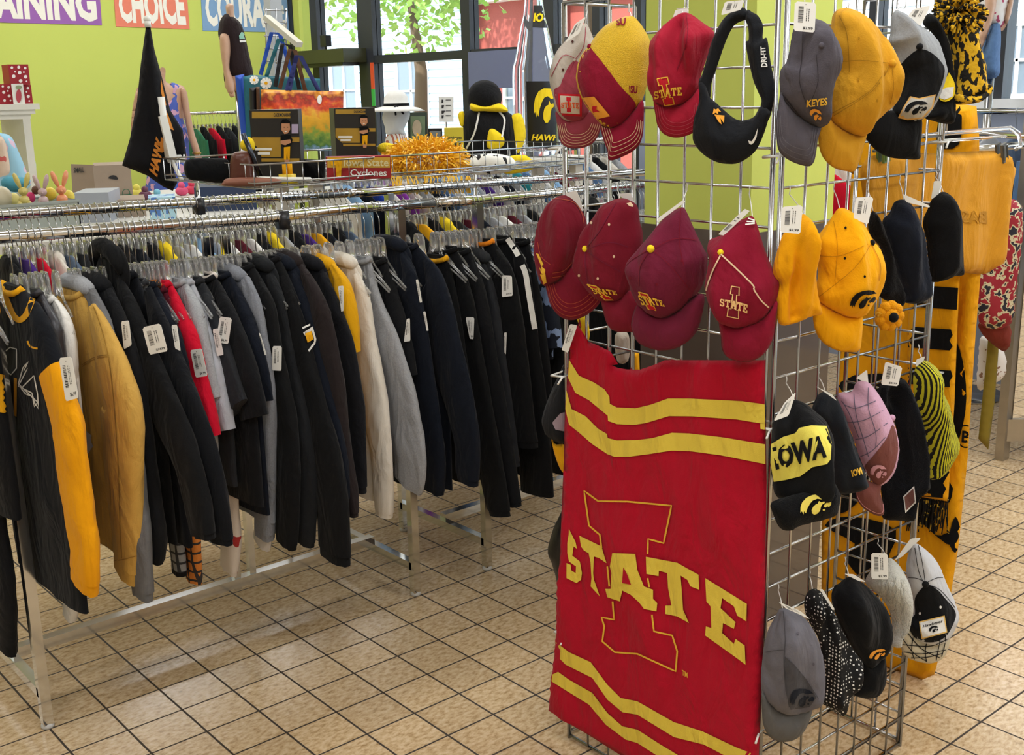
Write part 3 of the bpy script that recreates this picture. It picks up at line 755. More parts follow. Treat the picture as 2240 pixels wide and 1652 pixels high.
gg('dark navy polo-length shirt beside the heather grey hoodie', 'shirt', (478, 590), [(520, 620), (548, 680), (575, 760), (592, 830), (599, 876)], NAV, hem=.50, wy=(.06, .08, .07), short=True, name='shirt', cuffs=False, tags=[((567, 728), (570, 730), (584, 776), (580, 777))])
gg('white sweatshirt with dark red print showing at its cuff', 'sweatshirt', (448, 592), [(486, 640), (506, 800), (516, 950), (522, 1080), (526, 1180), (520, 1262)], two_t('red_print', 'DDD4CC', 'A83030', .62), hem=.55, wy=(.03, .045, .045), tx=.016)
gg('pale grey sweatshirt with red print on its low cuff', 'sweatshirt', (512, 590), [(548, 640), (572, 800), (588, 950), (594, 1060), (598, 1150), (592, 1208)], two_t('red_print2', 'D5D2D2', 'B04A4A', .66), hem=.50, wy=(.03, .045, .045), tx=.014)
gg('heather grey hoodie between dark shirts on the front rail', 'hoodie', (500, 582), [(540, 596), (566, 650), (585, 740), (600, 860), (603, 980), (600, 1080), (597, 1185)], HG, hem=.46, wy=(.05, .06, .035), hood=True, name='hoodie')
gg('black sweatshirt just right of the heather grey hoodie', 'sweatshirt', (528, 572), [(570, 610), (598, 660), (620, 780), (645, 900), (655, 1020), (655, 1120), (650, 1205)], BLK, hem=.45, wy=(.05, .06, .05), tags=[((597, 757), (617, 757), (616, 811), (596, 810))])
gg('dark slate hoodie with bunched hood beside the striped jacket', 'hoodie', (560, 562), [(595, 590), (620, 650), (645, 780), (672, 900), (690, 1020), (692, 1120), (688, 1200)], cloth('slate', '1D1F22', .25), hem=.46, hood=True, name='hoodie')
st_ = gg('black jacket with white and gold badge on its long sleeve', 'jacket', (585, 556), [(622, 590), (652, 660), (682, 770), (712, 880), (742, 985), (762, 1100), (768, 1240)], BLK, hem=.40, wy=(.055, .08, .072), name='jacket', tx=.024)
gg('black hoodie between the badged jacket and the dark brown hoodie', 'hoodie', (608, 558), [(642, 590), (674, 650), (700, 740), (730, 860), (752, 960), (764, 1040), (766, 1100)], NAV, hem=.45, hood=True, name='hoodie')
gg('dark brown hoodie on the front rail', 'hoodie', (622, 552), [(668, 580), (705, 640), (732, 720), (752, 840), (765, 960), (780, 1060), (785, 1132)], BRN, hem=.44, hood=True, name='hoodie')
gg('black fleece hoodie left of the gold hoodie', 'hoodie', (668, 560), [(708, 585), (742, 660), (775, 760), (795, 870), (801, 980), (803, 1080)], cloth('fleece_black', '17181D', .25), hem=.44, hood=True, name='hoodie', tags=[((740, 626), (752, 625), (752, 680), (747, 682))])
gg('golden yellow sweatshirt showing as a narrow band by the cream hoodie', 'sweatshirt', (694, 560), [(728, 572), (758, 610), (778, 680), (785, 770)], cloth('gold_fleece', 'DFA514', .05), hem=.56, wy=(.035, .035, .025), cuffs=False, short=True, hood=True)
cr1 = gg('cream hooded sweatshirt with two long pale sleeves', 'hoodie', (742, 556), [(782, 588), (808, 650), (822, 740), (842, 850), (856, 960), (860, 1060), (858, 1135)], CRM, hem=.43, wy=(.045, .062, .035), hood=True, name='hoodie')
gg('light grey heather sweatshirt with broad sleeve beside the cream hoodie', 'sweatshirt', (785, 558), [(815, 596), (842, 670), (880, 760), (912, 870), (929, 970), (932, 1040), (925, 1085)], cloth('grey_marl', '9A9CA1', .3, vscale=260), hem=.42, wy=(.05, .085, .072))
gg('black t-shirt tucked between grey sweatshirt and high-neck jacket', 't-shirt', (818, 560), [(850, 600), (875, 660), (898, 740), (912, 820)], BK2, hem=.50, wy=(.04, .05, .045), short=True, name='t_shirt', cuffs=False, tags=[((890, 698), (897, 696), (898, 746), (884, 748))])
gg('black high-neck zip jacket', 'jacket', (850, 520), [(882, 545), (912, 600), (932, 700), (950, 820), (968, 940), (975, 1020), (972, 1085)], NAV, hem=.42, hood=True, name='jacket', tags=[((910, 612), (915, 611), (924, 661), (919, 662)), ((926, 682), (931, 681), (938, 723), (934, 724))])
gg('navy hoodie with a broad shoulder and long sleeve', 'hoodie', (886, 530), [(930, 555), (962, 590), (985, 650), (1012, 760), (1035, 860), (1050, 970), (1047, 1065)], NAV, hem=.42, wy=(.05, .085, .045), hood=False, name='hoodie')
gg('black jacket with gold collar', 'jacket', (952, 556), [(985, 580), (1000, 650), (1018, 760), (1034, 870), (1046, 960)], BLK, hem=.40, wy=(.035, .05, .04), name='jacket', collar=GOLD)
ty = gg('black hoodie with gold emblem and tag on its chest', 'hoodie', (972, 536), [(1010, 570), (1032, 640), (1048, 720), (1065, 820), (1085, 930), (1105, 1040), (1118, 1130)], BLK, hem=.38, name='hoodie', tags=[((1019, 694), (1038, 694), (1036, 742), (1028, 741), '$8.99')])
gg('charcoal black sweatshirt with seam across the sleeve', 'sweatshirt', (1000, 540), [(1036, 560), (1058, 620), (1078, 720), (1098, 830), (1118, 940), (1132, 1040), (1142, 1108)], BK2, hem=.38)
gg('dark hooded fleece with turned-down collar', 'hoodie', (1032, 546), [(1062, 566), (1085, 640), (1102, 740), (1115, 840), (1128, 940), (1140, 1020)], CHA, hem=.40, hood=True, name='hoodie', tags=[((1103, 728), (1109, 727), (1107, 775), (1104, 772))])
gg('black sweater with narrow orange collar trim', 'sweater', (1052, 520), [(1088, 540), (1118, 580), (1138, 660), (1152, 760), (1166, 880), (1178, 980)], BLK, hem=.36, collar=cloth('orange', 'F08A1E'), name='sweater', tags=[((1098, 602), (1120, 603), (1122, 647), (1098, 650), '$14.99')])
wst = gg('long black track jacket with white stripe down the sleeve', 'jacket', (1090, 514), [(1128, 528), (1158, 590), (1172, 680), (1184, 780), (1195, 860), (1205, 980), (1212, 1088)], BLK, hem=.36, wy=(.05, .085, .08), name='jacket', cuffs=False)
gg('black jacket with gold side stripe behind the white-striped one', 'jacket', (1130, 520), [(1165, 560), (1182, 640), (1196, 740), (1208, 850), (1216, 960)], BK2, hem=.40, name='jacket', sleevecol=BK2)
gg('blue and black camouflage jacket at the right end of the rack', 'jacket', (1165, 540), [(1200, 600), (1222, 680), (1232, 760)], two_t('camo', '1C2230', '8FA6D0', .5), hem=.74, wy=(.05, .06, .06), name='jacket', short=True, cuffs=False)
gg('long black coat at the right end of the rack behind the tower', 'coat', (1190, 540), [(1220, 620), (1236, 760), (1244, 900), (1250, 1000), (1252, 1040)], BLK, hem=.42, name='coat')
# white price tags, hung just clear of the cloth in front of them
ALLG = bvh([o for g_ in G for o in g_[1]])
def clear_plane(q, tree, n=Vector((-1, -.55, 0)), lift=.006):
    best = None; n = Vector(n).normalized()
    cx = sum(p[0] for p in q)/len(q); cy = sum(p[1] for p in q)/len(q)
    for x, y in list(q)+[(cx, cy)]:
        d = ray(x, y).normalized(); h, nn, i, dd = tree.ray_cast(CAM, d)
        if h is None: continue
        s_ = h.dot(n)
        if best is None or s_ > best[0]: best = (s_, h)
    return None if best is None else Plane(best[1]+n*lift, n)
for t, tg in TAGS:
    pl = clear_plane(tg[:4], ALLG)
    if pl: tagquad('price_tag', tg[:4], pl, t, price=tg[4] if len(tg) > 4 else None)
trm = bvh(mu[1]); SEAM = cloth('mustard_seam', 'A07A34')
lines('seam', [[(180, 802), (205, 786), (234, 780)], [(180, 798), (205, 782), (234, 776)]], 1.6, trm, SEAM, mu[0], off=.003)
lines('seam', [[(200, 660), (222, 720), (238, 790), (250, 900), (258, 1020), (262, 1150), (266, 1222)]], 1.8, trm, SEAM, mu[0], off=.003)
lines('seam', [[(226, 1224), (260, 1226), (300, 1216), (310, 1214)]], 2, trm, SEAM, mu[0], off=.003)
# further hangers crowded between the garments
rnd = random.Random(5)
xs_ = sorted(g_[2] for g_ in G)
for a, b_ in zip(xs_, xs_[1:]):
    if b_-a > .022: neck_hanger((a+b_)/2+rnd.uniform(-.004, .004), YF, railz(RF, (a+b_)/2)-.003, rnd.uniform(-.05, .05))
x = xs_[-1]+.03
while x < 3.3: neck_hanger(x, YF, railz(RF, x)-.003, rnd.uniform(-.06, .06)); x += rnd.uniform(.018, .03)
# details on single garments
tr = ALLG
lines('neck_band', [[(0, 622), (14, 655), (28, 688), (42, 700), (56, 690), (66, 668), (72, 652)]], 13, tr, GOLD, jt[0], off=.004)
lines('swoosh_emblem', [[(60, 746), (66, 758), (82, 763)]], 4, tr, GOLD, jt[0], off=.004)
def outline_letters(polys, w, tree, m_, parent, nm='lettering'): return lines(nm, [p+[p[0]] for p in polys], w, tree, m_, parent, off=.004, sm=0)
outline_letters([[(40, 840), (50, 805), (62, 790), (52, 812), (60, 806), (40, 845), (70, 860), (75, 890), (82, 880)], [(46, 850), (66, 830), (74, 822), (82, 862), (84, 894), (76, 882), (72, 868), (56, 862)], [(10, 770), (22, 760), (36, 764), (36, 806), (24, 820), (12, 812)]], 2.6, tr, WHT, jt[0])
decal('gold_panel', [[(0, 818), (15, 822), (14, 860), (20, 905), (0, 902)], [(30, 826), (37, 828), (36, 912), (30, 908)]], tr, GOLD, jt[0], off=.004)
tr = ALLG
decal('sleeve_stripe', [[(661, 716), (678, 708), (679, 712), (662, 720)]], tr, WHT, st_[0], off=.004)
decal('sleeve_band', [[(663, 728), (684, 714), (692, 742), (690, 752), (676, 770), (674, 766), (687, 748), (687, 740), (682, 724), (668, 736)]], tr, WHT, st_[0], off=.004)
decal('sleeve_badge', [[(667, 730), (681, 724), (686, 742), (673, 750)]], tr, GOLD, st_[0], off=.005)
tr = bvh(wst[1])
tr = bvh(wst[1])
lines('shoulder_stripe', [[(1110, 522), (1126, 546), (1134, 560)]], 12, tr, WHT, wst[0], off=.005)
lines('sleeve_stripe', [[(1142, 580), (1150, 600), (1158, 650), (1170, 720), (1182, 790), (1194, 856)]], 12, tr, WHT, wst[0], off=.005)
# ------------------------------------------------------------------ caps, hats and banner on the tower
CR = {'A': (1180, 0, 3.9333), 'B': (1680, 0, 3.9339), 'C': (1150, 400, 3.842), 'D': (1670, 380, 3.842), 'E': (1660, 760, 3.755), 'F': (1640, 1160, 3.358), 'G': (1190, 690, 4.392), 'H': (1190, 1050, 2.745)}
def K(c, pts): x0, y0, s = CR[c]; return [(x0+x/s, y0+y/s) for x, y in pts]
PL = ('X', TC.x-.006); PR = ('Y', TC.y-.006)
# emblems drawn in a unit square (y up)
I_OUT = [(.10, 1), (.90, 1), (.90, .74), (.68, .74), (.68, .26), (.90, .26), (.90, 0), (.10, 0), (.10, .26), (.32, .26), (.32, .74), (.10, .74)]
def slab_letters(word):
    """chunky slab-serif letters as polygons, unit height, list of (polys, width)"""
    L = {
     'S': [[(0, .12), (.2, 0), (.55, 0), (.75, .15), (.75, .42), (.6, .55), (.25, .62), (.22, .78), (.32, .85), (.5, .8), (.55, .68), (.72, .68), (.72, 1), (.58, 1), (.54, .93), (.42, 1), (.2, 1), (.02, .85), (.02, .6), (.15, .48), (.5, .4), (.53, .25), (.45, .16), (.28, .17), (.2, .33), (.02, .33), (.02, 0), (.14, 0)]],
     'T': [[(0, 1), (.85, 1), (.85, .66), (.7, .66), (.66, .8), (.54, .8), (.54, .2), (.64, .16), (.64, 0), (.21, 0), (.21, .16), (.31, .2), (.31, .8), (.19, .8), (.15, .66), (0, .66)]],
     'A': [[(.28, 1), (.62, 1), (.82, .18), (.9, .18), (.9, 0), (.54, 0), (.54, .18), (.6, .18), (.58, .3), (.33, .3), (.3, .18), (.36, .18), (.36, 0), (0, 0), (0, .18), (.08, .18), (.25, .82), (.28, .82)], ],
     'E': [[(0, 1), (.75, 1), (.75, .68), (.6, .68), (.56, .82), (.34, .82), (.34, .58), (.42, .58), (.42, .68), (.54, .68), (.54, .32), (.42, .32), (.42, .42), (.34, .42), (.34, .18), (.58, .18), (.62, .34), (.78, .34), (.78, 0), (0, 0), (0, .18), (.1, .18), (.1, .82), (0, .82)]]}
    out = []; x = 0
    for ch in word:
        p = L[ch][0]; w = max(q[0] for q in p); out.append([(x+a, b) for a, b in p]); x += w+.10
    return [[(a/(x-.1), b) for a, b in p] for p in out]
STATE = slab_letters('STATE')
HAWK = [[(0, .30), (.03, .55), (.10, .75), (.25, .93), (.45, 1), (.68, .98), (.86, .88), (.99, .70), (.86, .72), (.70, .70), (.58, .78), (.44, .74), (.34, .62), (.24, .44), (.17, .22), (.12, .34), (.09, .20), (.05, .36)],
        [(.36, .30), (.42, .44), (.50, .52), (.58, .54), (.62, .66), (.68, .56), (.78, .58), (.80, .50), (.70, .44), (.66, .34), (.62, .16), (.52, .06), (.42, .06), (.36, .16)],
        [(.74, .36), (.82, .46), (.92, .56), (1, .48), (.99, .34), (.92, .24), (.86, .30), (.80, .26)],
        [(.70, .18), (.76, .22), (.80, .14), (.74, .10)]]
def emblem(name, polys, quad, tree, mt, parent, s=5, off=.0022, warp=None, nm=None):
    q = quadmap(quad); o = None
    for i, p in enumerate(polys):
        pp = [q(*(warp(*v) if warp else v)) for v in p]
        o = decal(name, [pp], tree, mt, parent, s=s, off=off) or o
    return o
RED2 = cloth('logo_red', 'C8202E'); ORG = cloth('logo_orange', 'F2A53C'); THR = mat('gold_thread', 'F4C23C', .6, bump=.5, bscale=400)
def arc(amp=.10): return lambda u, v: (u, .5+(v-.5)*.9+amp*(1-(2*u-1)**2)-amp*.5)
def istate(parent, tree, iq, sq, icol=RED2, out=THR, amp=.0, lw=2.5):
    q = quadmap(iq); P = [q(*p) for p in I_OUT]
    decal('emblem_bar', [P], tree, icol, parent, s=6, off=.0020)
    lines('emblem_outline', [P+[P[0]]], lw, tree, out, parent, off=.0032, sm=0)
    q = quadmap(sq); V = []
    for p in STATE: decal('emblem_letter', [[q(*(arc(amp)(*v))) for v in p]], tree, out, parent, s=5, off=.0045)
def ellipse(cx, cy, rx, ry=None, n=14): ry = ry or rx; return [(cx+rx*math.cos(2*math.pi*i/n), cy+ry*math.sin(2*math.pi*i/n)) for i in range(n)]
def eyelets(pts, tree, parent, mt, r=3.2):
    for x, y in pts: decal('eyelet', [ellipse(x, y, r*.8, r)], tree, mt, parent, s=3, off=.0022)
def hook(x, y, base, top, parent):
    """plastic loop from the wire above to the hat; (x,y) pixel of the wire, top = 3d point of the hat"""
    w = onX(x, y, base[1]+.006) if base[0] == 'X' else onY(x, y, base[1]+.006)
    MB().tube([w+Z*.006, w+Vector((-.006, -.006, 0)), w-Z*.010, (w*.4+Vector(top)*.6), top], .0011, 5).build('hang_loop', WHITEP, parent)
def cap(label, c, base, off, crown, brim, ccol, bcol=None, front=None, fcol=None, seams=(), scol=None, sw=1.5, button=None, btcol=None, eyes=(), ecol=None, stitch=0, stcol=None, depth=.052, blend=.5, name='baseball_cap', hk_=None, folds=.012, cat='cap', brimoff=0, group=None, seed=0, bdepth=.018, fs=16):
    cr = K(c, crown); cx = sum(p[0] for p in cr)/len(cr); cy = sum(p[1] for p in cr)/len(cr)
    pl = facing(cx, cy, base, off, blend)
    t = thing(name, label, cat, pl.P-Z*.1, group)
    co_ = puff('crown', cr, pl, ccol, depth, .55, parent=t, folds=folds*1.9, fs=fs, seed=seed+1, shape=.6)
    surf = [co_]
    if brim:
        pb = Plane(pl.P+pl.n*(.006+brimoff), pl.n)
        b = puff('brim', K(c, brim), pb, bcol or ccol, bdepth, .25, parent=t, shape=.8, R=.05)
        surf.append(b)
        br = K(c, brim); tb = bvh([b])
        if stitch:
            bx = sum(p[0] for p in br)/len(br); by = min(p[1] for p in br)
            low = [p for p in catmull(br, 4)]
            for i in range(stitch):
                f = .93-.075*i; L_ = [(bx+(p.x-bx)*f, by+(p.y-by)*f) for p in low]
                L_ = [p for p in L_ if p[1] > by+.30*(max(q[1] for q in br)-by)]
                if len(L_) > 3:
                    j = max(range(len(L_)), key=lambda i_: math.hypot(L_[i_][0]-L_[i_-1][0], L_[i_][1]-L_[i_-1][1])); L_ = L_[j:]+L_[:j]
                    lines('stitching', [L_], 1.1, tb, stcol, t, off=.0015, sm=0)
    tr = bvh(surf); tc_ = bvh([co_])
    if front:
        decal('front_panel', [K(c, front)], tc_, fcol, t, s=6, off=.0015, sm=4)
    for sm_l in seams: lines('seam', [K(c, sm_l)], sw, tc_, scol or ccol, t, off=.0026)
    eyelets(K(c, eyes), tc_, t, ecol or ccol)
    if button:
        (bx, by), = K(c, [button[:2]]); r = button[2]/CR[c][2]
        d = ray(bx, by).normalized(); h, nn, i, dd = tc_.ray_cast(CAM, d)
        if h is None: h = onp(bx, by, pl.P, pl.n)
        rr = r*(h-CAM).length/FPX
        MB().ball(h, rr, 14, 8).build('button', btcol or ccol, t)
    if hk_: hook(*K(c, [hk_])[0], base, pl.at(*pl.uv(*sorted(cr, key=lambda p: p[1])[0]), h=0), t)
    return t, tr, pl, tc_
MSH = mat('yellow_mesh', 'E2B820', .5, bump=.8, bscale=520, var=.3, vscale=520)
TAN = cloth('stone_tan', 'B9B0A6', .1); FMAR = cloth('faded_maroon', '99404F', .2, vscale=20); MAR2 = cloth('wine', '8A1730'); MRN = cloth('deep_maroon', '7B1A2C'); PLUM = cloth('plum_maroon', '722038'); BRED = cloth('brick_red', 'A31D33', .15)
PALE = cloth('pale_thread', 'E8C9A8'); GREY = cloth('mid_grey', '6A6870', .15); DGREY = cloth('dark_grey', '56525A', .2); OCH = cloth('ochre_gold', 'D49B28', .08); NVY = cloth('navy', '1A1F2B', .2)
# --- upper left panel
t, tr, pl, tc = cap('stone and faded maroon cap with square logo patch, top left of the tower', 'A', PL, .055,
    [(400, 200), (350, 240), (270, 310), (190, 400), (140, 490), (105, 590), (100, 680), (112, 770), (135, 850), (160, 960), (250, 1050), (380, 1045), (440, 960), (460, 800), (480, 600), (480, 400), (440, 270)],
    [(140, 960), (150, 1060), (170, 1180), (200, 1245), (280, 1278), (400, 1265), (480, 1210), (522, 1120), (530, 1040), (470, 960), (350, 985), (220, 985)],
    TAN, FMAR, front=[(300, 520), (240, 590), (200, 680), (175, 740), (125, 775), (140, 870), (170, 960), (250, 1035), (370, 1035), (425, 960), (440, 800), (420, 620), (345, 545)], fcol=FMAR,
    eyes=[(285, 358), (203, 600)], ecol=cloth('brown_thread', '4A2A24'), stitch=5, stcol=PALE, button=(300, 520, 14), seams=[[(300, 520), (250, 640), (225, 760), (230, 820)], [(100, 660), (200, 480), (300, 500)], [(400, 230), (380, 400), (310, 510)]], scol=FMAR, hk_=(410, 60))
q = K('A', [(160, 806), (366, 812), (364, 1004), (168, 990)]); decal('patch', [q], tr, RED2, t, off=.004)
q = K('A', [(178, 822), (345, 830), (346, 984), (184, 974)]); decal('patch_face', [q], tr, cloth('patch_beige', 'CFC2B0'), t, off=.0055)
i0 = K('A', [(226, 836), (276, 838), (278, 966), (232, 964)]); emblem('emblem_bar', [I_OUT], i0, tr, RED2, t, off=.0065)
s0 = K('A', [(186, 878), (340, 884), (338, 936), (188, 930)]); emblem('emblem_letter', STATE, s0, tr, cloth('burnt_orange', 'D9582A'), t, off=.0075, warp=arc(.15))
pq = K('A', [(310, 205), (402, 142), (345, 290), (225, 368)]); tagquad('price_tag', pq, Plane(pl.P+pl.n*.07, pl.n), t)
t, tr, pl, tc = cap('maroon cap with gold mesh back and gold sticker on its front', 'A', PL, .075,
    [(790, 138), (700, 155), (560, 225), (470, 330), (425, 400), (370, 460), (330, 580), (325, 700), (370, 850), (440, 960), (520, 1060), (600, 1105), (700, 1080), (800, 985), (885, 860), (940, 650), (958, 390), (900, 250), (835, 165)],
    [(525, 1080), (550, 1200), (585, 1300), (600, 1380), (700, 1355), (820, 1290), (880, 1200), (897, 1060), (890, 860), (800, 960), (700, 1060), (600, 1095)],
    MSH, MAR2, front=[(430, 405), (370, 470), (335, 580), (330, 700), (375, 850), (440, 955), (520, 1052), (600, 1095), (700, 1066), (800, 960), (825, 885), (700, 745), (560, 560), (455, 430)], fcol=MAR2, stitch=4, stcol=PALE, button=(432, 400, 22), btcol=MAR2, folds=.006, depth=.06, hk_=(770, 60), fs=10)
q = K('A', [(370, 842), (470, 832), (608, 1000), (492, 1026)]); decal('sticker', [q], tr, ORG, t, off=.005)
emblem('sticker_mark', [[(0, 0), (0, .6), (.2, 1), (.9, 1), (.6, .5), (1, 0), (.5, .1)]], K('A', [(445, 915), (500, 915), (520, 965), (460, 970)]), tr, RED2, t, off=.0065)
for qd in ([(640, 165), (745, 150), (740, 215), (650, 220)], [(770, 735), (845, 735), (840, 810), (775, 800)]):
    text_on('monogram', 'ISU', K('A', qd), tr, MAR2, t, bold=.04, off=.004)
t, tr, pl, tc = cap('crumpled cardinal red cap with large embroidered I-State logo', 'A', PL, .06,
    [(1230, 110), (1150, 150), (1050, 240), (970, 350), (955, 450), (955, 560), (935, 640), (940, 760), (980, 850), (1000, 900), (1080, 930), (1200, 925), (1300, 860), (1370, 760), (1390, 650), (1440, 500), (1480, 380), (1502, 275), (1400, 190), (1300, 120)],
    [(985, 860), (1000, 1000), (1020, 1090), (1080, 1160), (1180, 1185), (1290, 1160), (1370, 1100), (1392, 1000), (1390, 850), (1370, 760), (1300, 840), (1200, 900), (1080, 905)],
    BRED, BRED, stitch=4, stcol=cloth('red_thread', 'BA4A5A'), folds=.022, seams=[[(1262, 120), (1275, 260), (1250, 420), (1180, 600)], [(1005, 890), (1080, 918), (1200, 908), (1300, 845), (1365, 760)]], scol=MRN, hk_=(1250, 20), fs=22)
istate(t, tr, K('A', [(1000, 680), (1112, 662), (1170, 896), (1068, 912)]), K('A', [(980, 785), (1222, 740), (1228, 822), (990, 858)]), lw=2.6, amp=.1)
MB().tube([pl.at(*pl.uv(*K('A', [(1180, 75)])[0])), pl.at(*pl.uv(*K('A', [(1285, 70)])[0]))], .0008, 4).build('tag_string', WHITEP, t)
tagquad('price_tag', K('A', [(1175, 85), (1285, 68), (1270, 125), (1150, 150)]), Plane(pl.P-pl.n*.01, pl.n), t, bars=False)
# visor
vp = facing(1606, 180, PL, .055, .45); VB = cloth('visor_black', '1A1C20', .15)
v = thing('sun_visor', 'black sun visor with open crown, adjustable strap and white swoosh', 'visor', vp.P-Z*.15)
a = puff('headband', K('A', [(1750, 62), (1620, 125), (1545, 220), (1485, 350), (1435, 520), (1400, 640), (1372, 700), (1385, 820), (1465, 850), (1480, 720), (1520, 600), (1560, 480), (1615, 330), (1680, 215), (1780, 165), (1800, 130)]), vp, VB, .022, .5, parent=v, shape=.8)
b = puff('strap', K('A', [(1790, 85), (1770, 165), (1795, 230), (1800, 340), (1775, 370), (1800, 520), (1840, 690), (1880, 790), (1910, 860), (1905, 930), (1960, 1040), (2000, 950), (2027, 780), (2010, 640), (1990, 540), (1960, 335), (1922, 330), (1925, 220), (1880, 135), (1830, 105)]), vp, VB, .022, .5, parent=v, shape=.8)
c_ = puff('brim', K('A', [(1372, 700), (1375, 820), (1368, 900), (1330, 1020), (1318, 1150), (1330, 1230), (1400, 1320), (1500, 1385), (1600, 1410), (1720, 1400), (1850, 1310), (1920, 1180), (1970, 1030), (1985, 960), (1905, 915), (1850, 1000), (1780, 1032), (1700, 1030), (1620, 975), (1520, 885), (1465, 835), (1430, 740)]), Plane(vp.P+vp.n*.012, vp.n), VB, .03, .3, parent=v, shape=.8)
tr = bvh([a, b, c_])
text_on('strap_text', 'DRI-FIT', K('A', [(1905, 400), (1945, 398), (1960, 580), (1930, 582)])[1:]+K('A', [(1905, 400)]), tr, WHITEP, v, bold=.03, off=.003) if False else None
q = K('A', [(1908, 578), (1902, 402), (1942, 398), (1962, 575)])
text_on('strap_text', 'DRI-FIT', [q[0], q[1], q[2], q[3]], tr, WHITEP, v, bold=.03, off=.003)
decal('swoosh_emblem', [K('A', [(1880, 1098), (1868, 1180), (1845, 1228), (1822, 1245), (1805, 1238), (1796, 1205), (1806, 1212), (1826, 1216), (1850, 1180)])], tr, WHITEP, v, off=.003)
emblem('emblem_letter', [[(0, 0), (.3, 1), (.5, .8), (.8, 1), (1, .4), (.7, .5), (.6, 0), (.4, .3)]], K('A', [(1478, 935), (1552, 930), (1570, 985), (1490, 985)]), tr, ORG, v, off=.004)
emblem('emblem_letter', [[(0, 1), (1, .8), (.8, .1), (.5, .6), (.4, 0), (.1, .3)]], K('A', [(1505, 985), (1590, 975), (1600, 1070), (1545, 1072)]), tr, ORG, v, off=.004)
tagquad('price_tag', K('A', [(1600, 15), (1768, 0), (1735, 85), (1565, 132)]), Plane(vp.P+vp.n*.03, vp.n), v)
hook(*K('A', [(1740, 5)])[0], PL, vp.at(*vp.uv(*K('A', [(1740, 80)])[0])), v)
# --- middle left panel
t, tr, pl, tc = cap('dark maroon cap seen side-on at the left of the middle row', 'C', PL, .05,
    [(350, 108), (260, 120), (180, 180), (120, 290), (90, 420), (76, 560), (90, 680), (125, 800), (170, 870), (230, 850), (320, 800), (400, 690), (470, 560), (510, 400), (505, 300), (440, 180)],
    [(165, 840), (180, 930), (210, 1030), (280, 1120), (380, 1155), (500, 1120), (600, 1040), (625, 970), (560, 860), (450, 760), (390, 690), (300, 790), (225, 840)],
    MRN, MRN, stitch=4, stcol=cloth('rust_thread', 'B4523C'), folds=.02, seams=[[(250, 130), (400, 160), (470, 250), (490, 340)], [(100, 500), (130, 620), (210, 690)], [(225, 760), (320, 740), (390, 670)], [(225, 795), (330, 775), (400, 690)]], scol=cloth('rust_thread', 'B4523C'), sw=1.4, hk_=(330, 20), seed=3)
for p in ([(85, 590), (110, 600), (150, 690), (130, 700)], [(90, 640), (130, 760), (150, 770), (110, 700)], [(120, 770), (165, 770), (175, 840), (150, 855)], [(130, 700), (165, 730), (160, 790), (135, 760)]): decal('emblem_letter', [K('C', p)], tr, THR, t, off=.003)
tagquad('price_tag', K('C', [(330, 90), (430, 60), (490, 230), (470, 240)]), Plane(pl.P-pl.n*.0, pl.n), t, bars=False)
def mcap(label, crown, brim, off, col, btn, eyes, ecol, iq, sq, seed, seams, hk_, icol=RED2, out=THR, ds=.056, lw=2.4, stitch=0, stcol=None):
    t, tr, pl, tc = cap(label, 'C', PL, off, crown, brim, col, col, eyes=eyes, ecol=ecol, button=btn, btcol=YEL if btn and btn[2] > 25 else None, seams=seams, scol=MRN if col is not MRN else PLUM, sw=1.6, folds=.014, depth=ds, seed=seed, hk_=hk_, stitch=stitch, stcol=stcol)
    istate(t, tr, K('C', iq), K('C', sq), icol, out, .1, lw); return t, tr, pl
t, tr, pl = mcap('maroon cap with yellow button and yellow-ringed eyelets', [(790, 130), (640, 190), (560, 300), (470, 410), (430, 520), (395, 660), (400, 740), (480, 860), (560, 950), (640, 1000), (760, 1005), (860, 940), (920, 800), (970, 640), (985, 440), (960, 330), (940, 200), (880, 150)],
    [(630, 940), (650, 1080), (690, 1200), (760, 1250), (880, 1255), (970, 1240), (970, 1000), (880, 900), (760, 980)], .055, MRN, (500, 555, 27), [(550, 335), (700, 350), (740, 620), (447, 780), (605, 805)], PALE,
    [(505, 852), (600, 872), (745, 985), (660, 985)], [(545, 880), (750, 905), (772, 945), (575, 935)], 4, [[(500, 560), (500, 700), (520, 850)], [(500, 560), (620, 650), (800, 750)], [(500, 560), (700, 500), (860, 540)], [(505, 550), (620, 400), (760, 160)]], (770, 20))
tagquad('price_tag', K('C', [(775, 92), (885, 85), (925, 190), (830, 140)]), Plane(pl.P-pl.n*.02, pl.n), t, bars=False)
decal('patch', [K('C', [(815, 135), (850, 130), (905, 185), (900, 202), (870, 195), (825, 150)])], tr, PALE, t)
t, tr, pl = mcap('plum maroon cap with round yellow button in the centre of the row', [(1310, 205), (1200, 260), (1130, 330), (1050, 430), (940, 560), (850, 670), (838, 740), (870, 840), (910, 950), (960, 1040), (1060, 1120), (1180, 1138), (1290, 1080), (1400, 980), (1490, 850), (1530, 640), (1500, 560), (1440, 440), (1390, 330), (1350, 240)],
    [(925, 1040), (890, 1150), (890, 1230), (940, 1340), (1050, 1395), (1150, 1410), (1280, 1385), (1400, 1300), (1465, 1180), (1502, 950), (1400, 960), (1290, 1070), (1180, 1120), (1050, 1100), (970, 1020)], .07, PLUM, (1050, 555, 33), [(1100, 855), (875, 800), (1310, 655)], MRN,
    [(938, 915), (1030, 940), (1105, 1075), (1020, 1060)], [(935, 935), (1140, 985), (1170, 1042), (975, 1030)], 6, [[(1050, 560), (960, 700), (950, 870)], [(1060, 560), (1200, 680), (1380, 900)], [(1050, 550), (900, 640), (845, 690)], [(1070, 550), (1250, 470), (1440, 480)], [(1305, 215), (1290, 480), (1330, 700)]], (1355, 20), ds=.066)
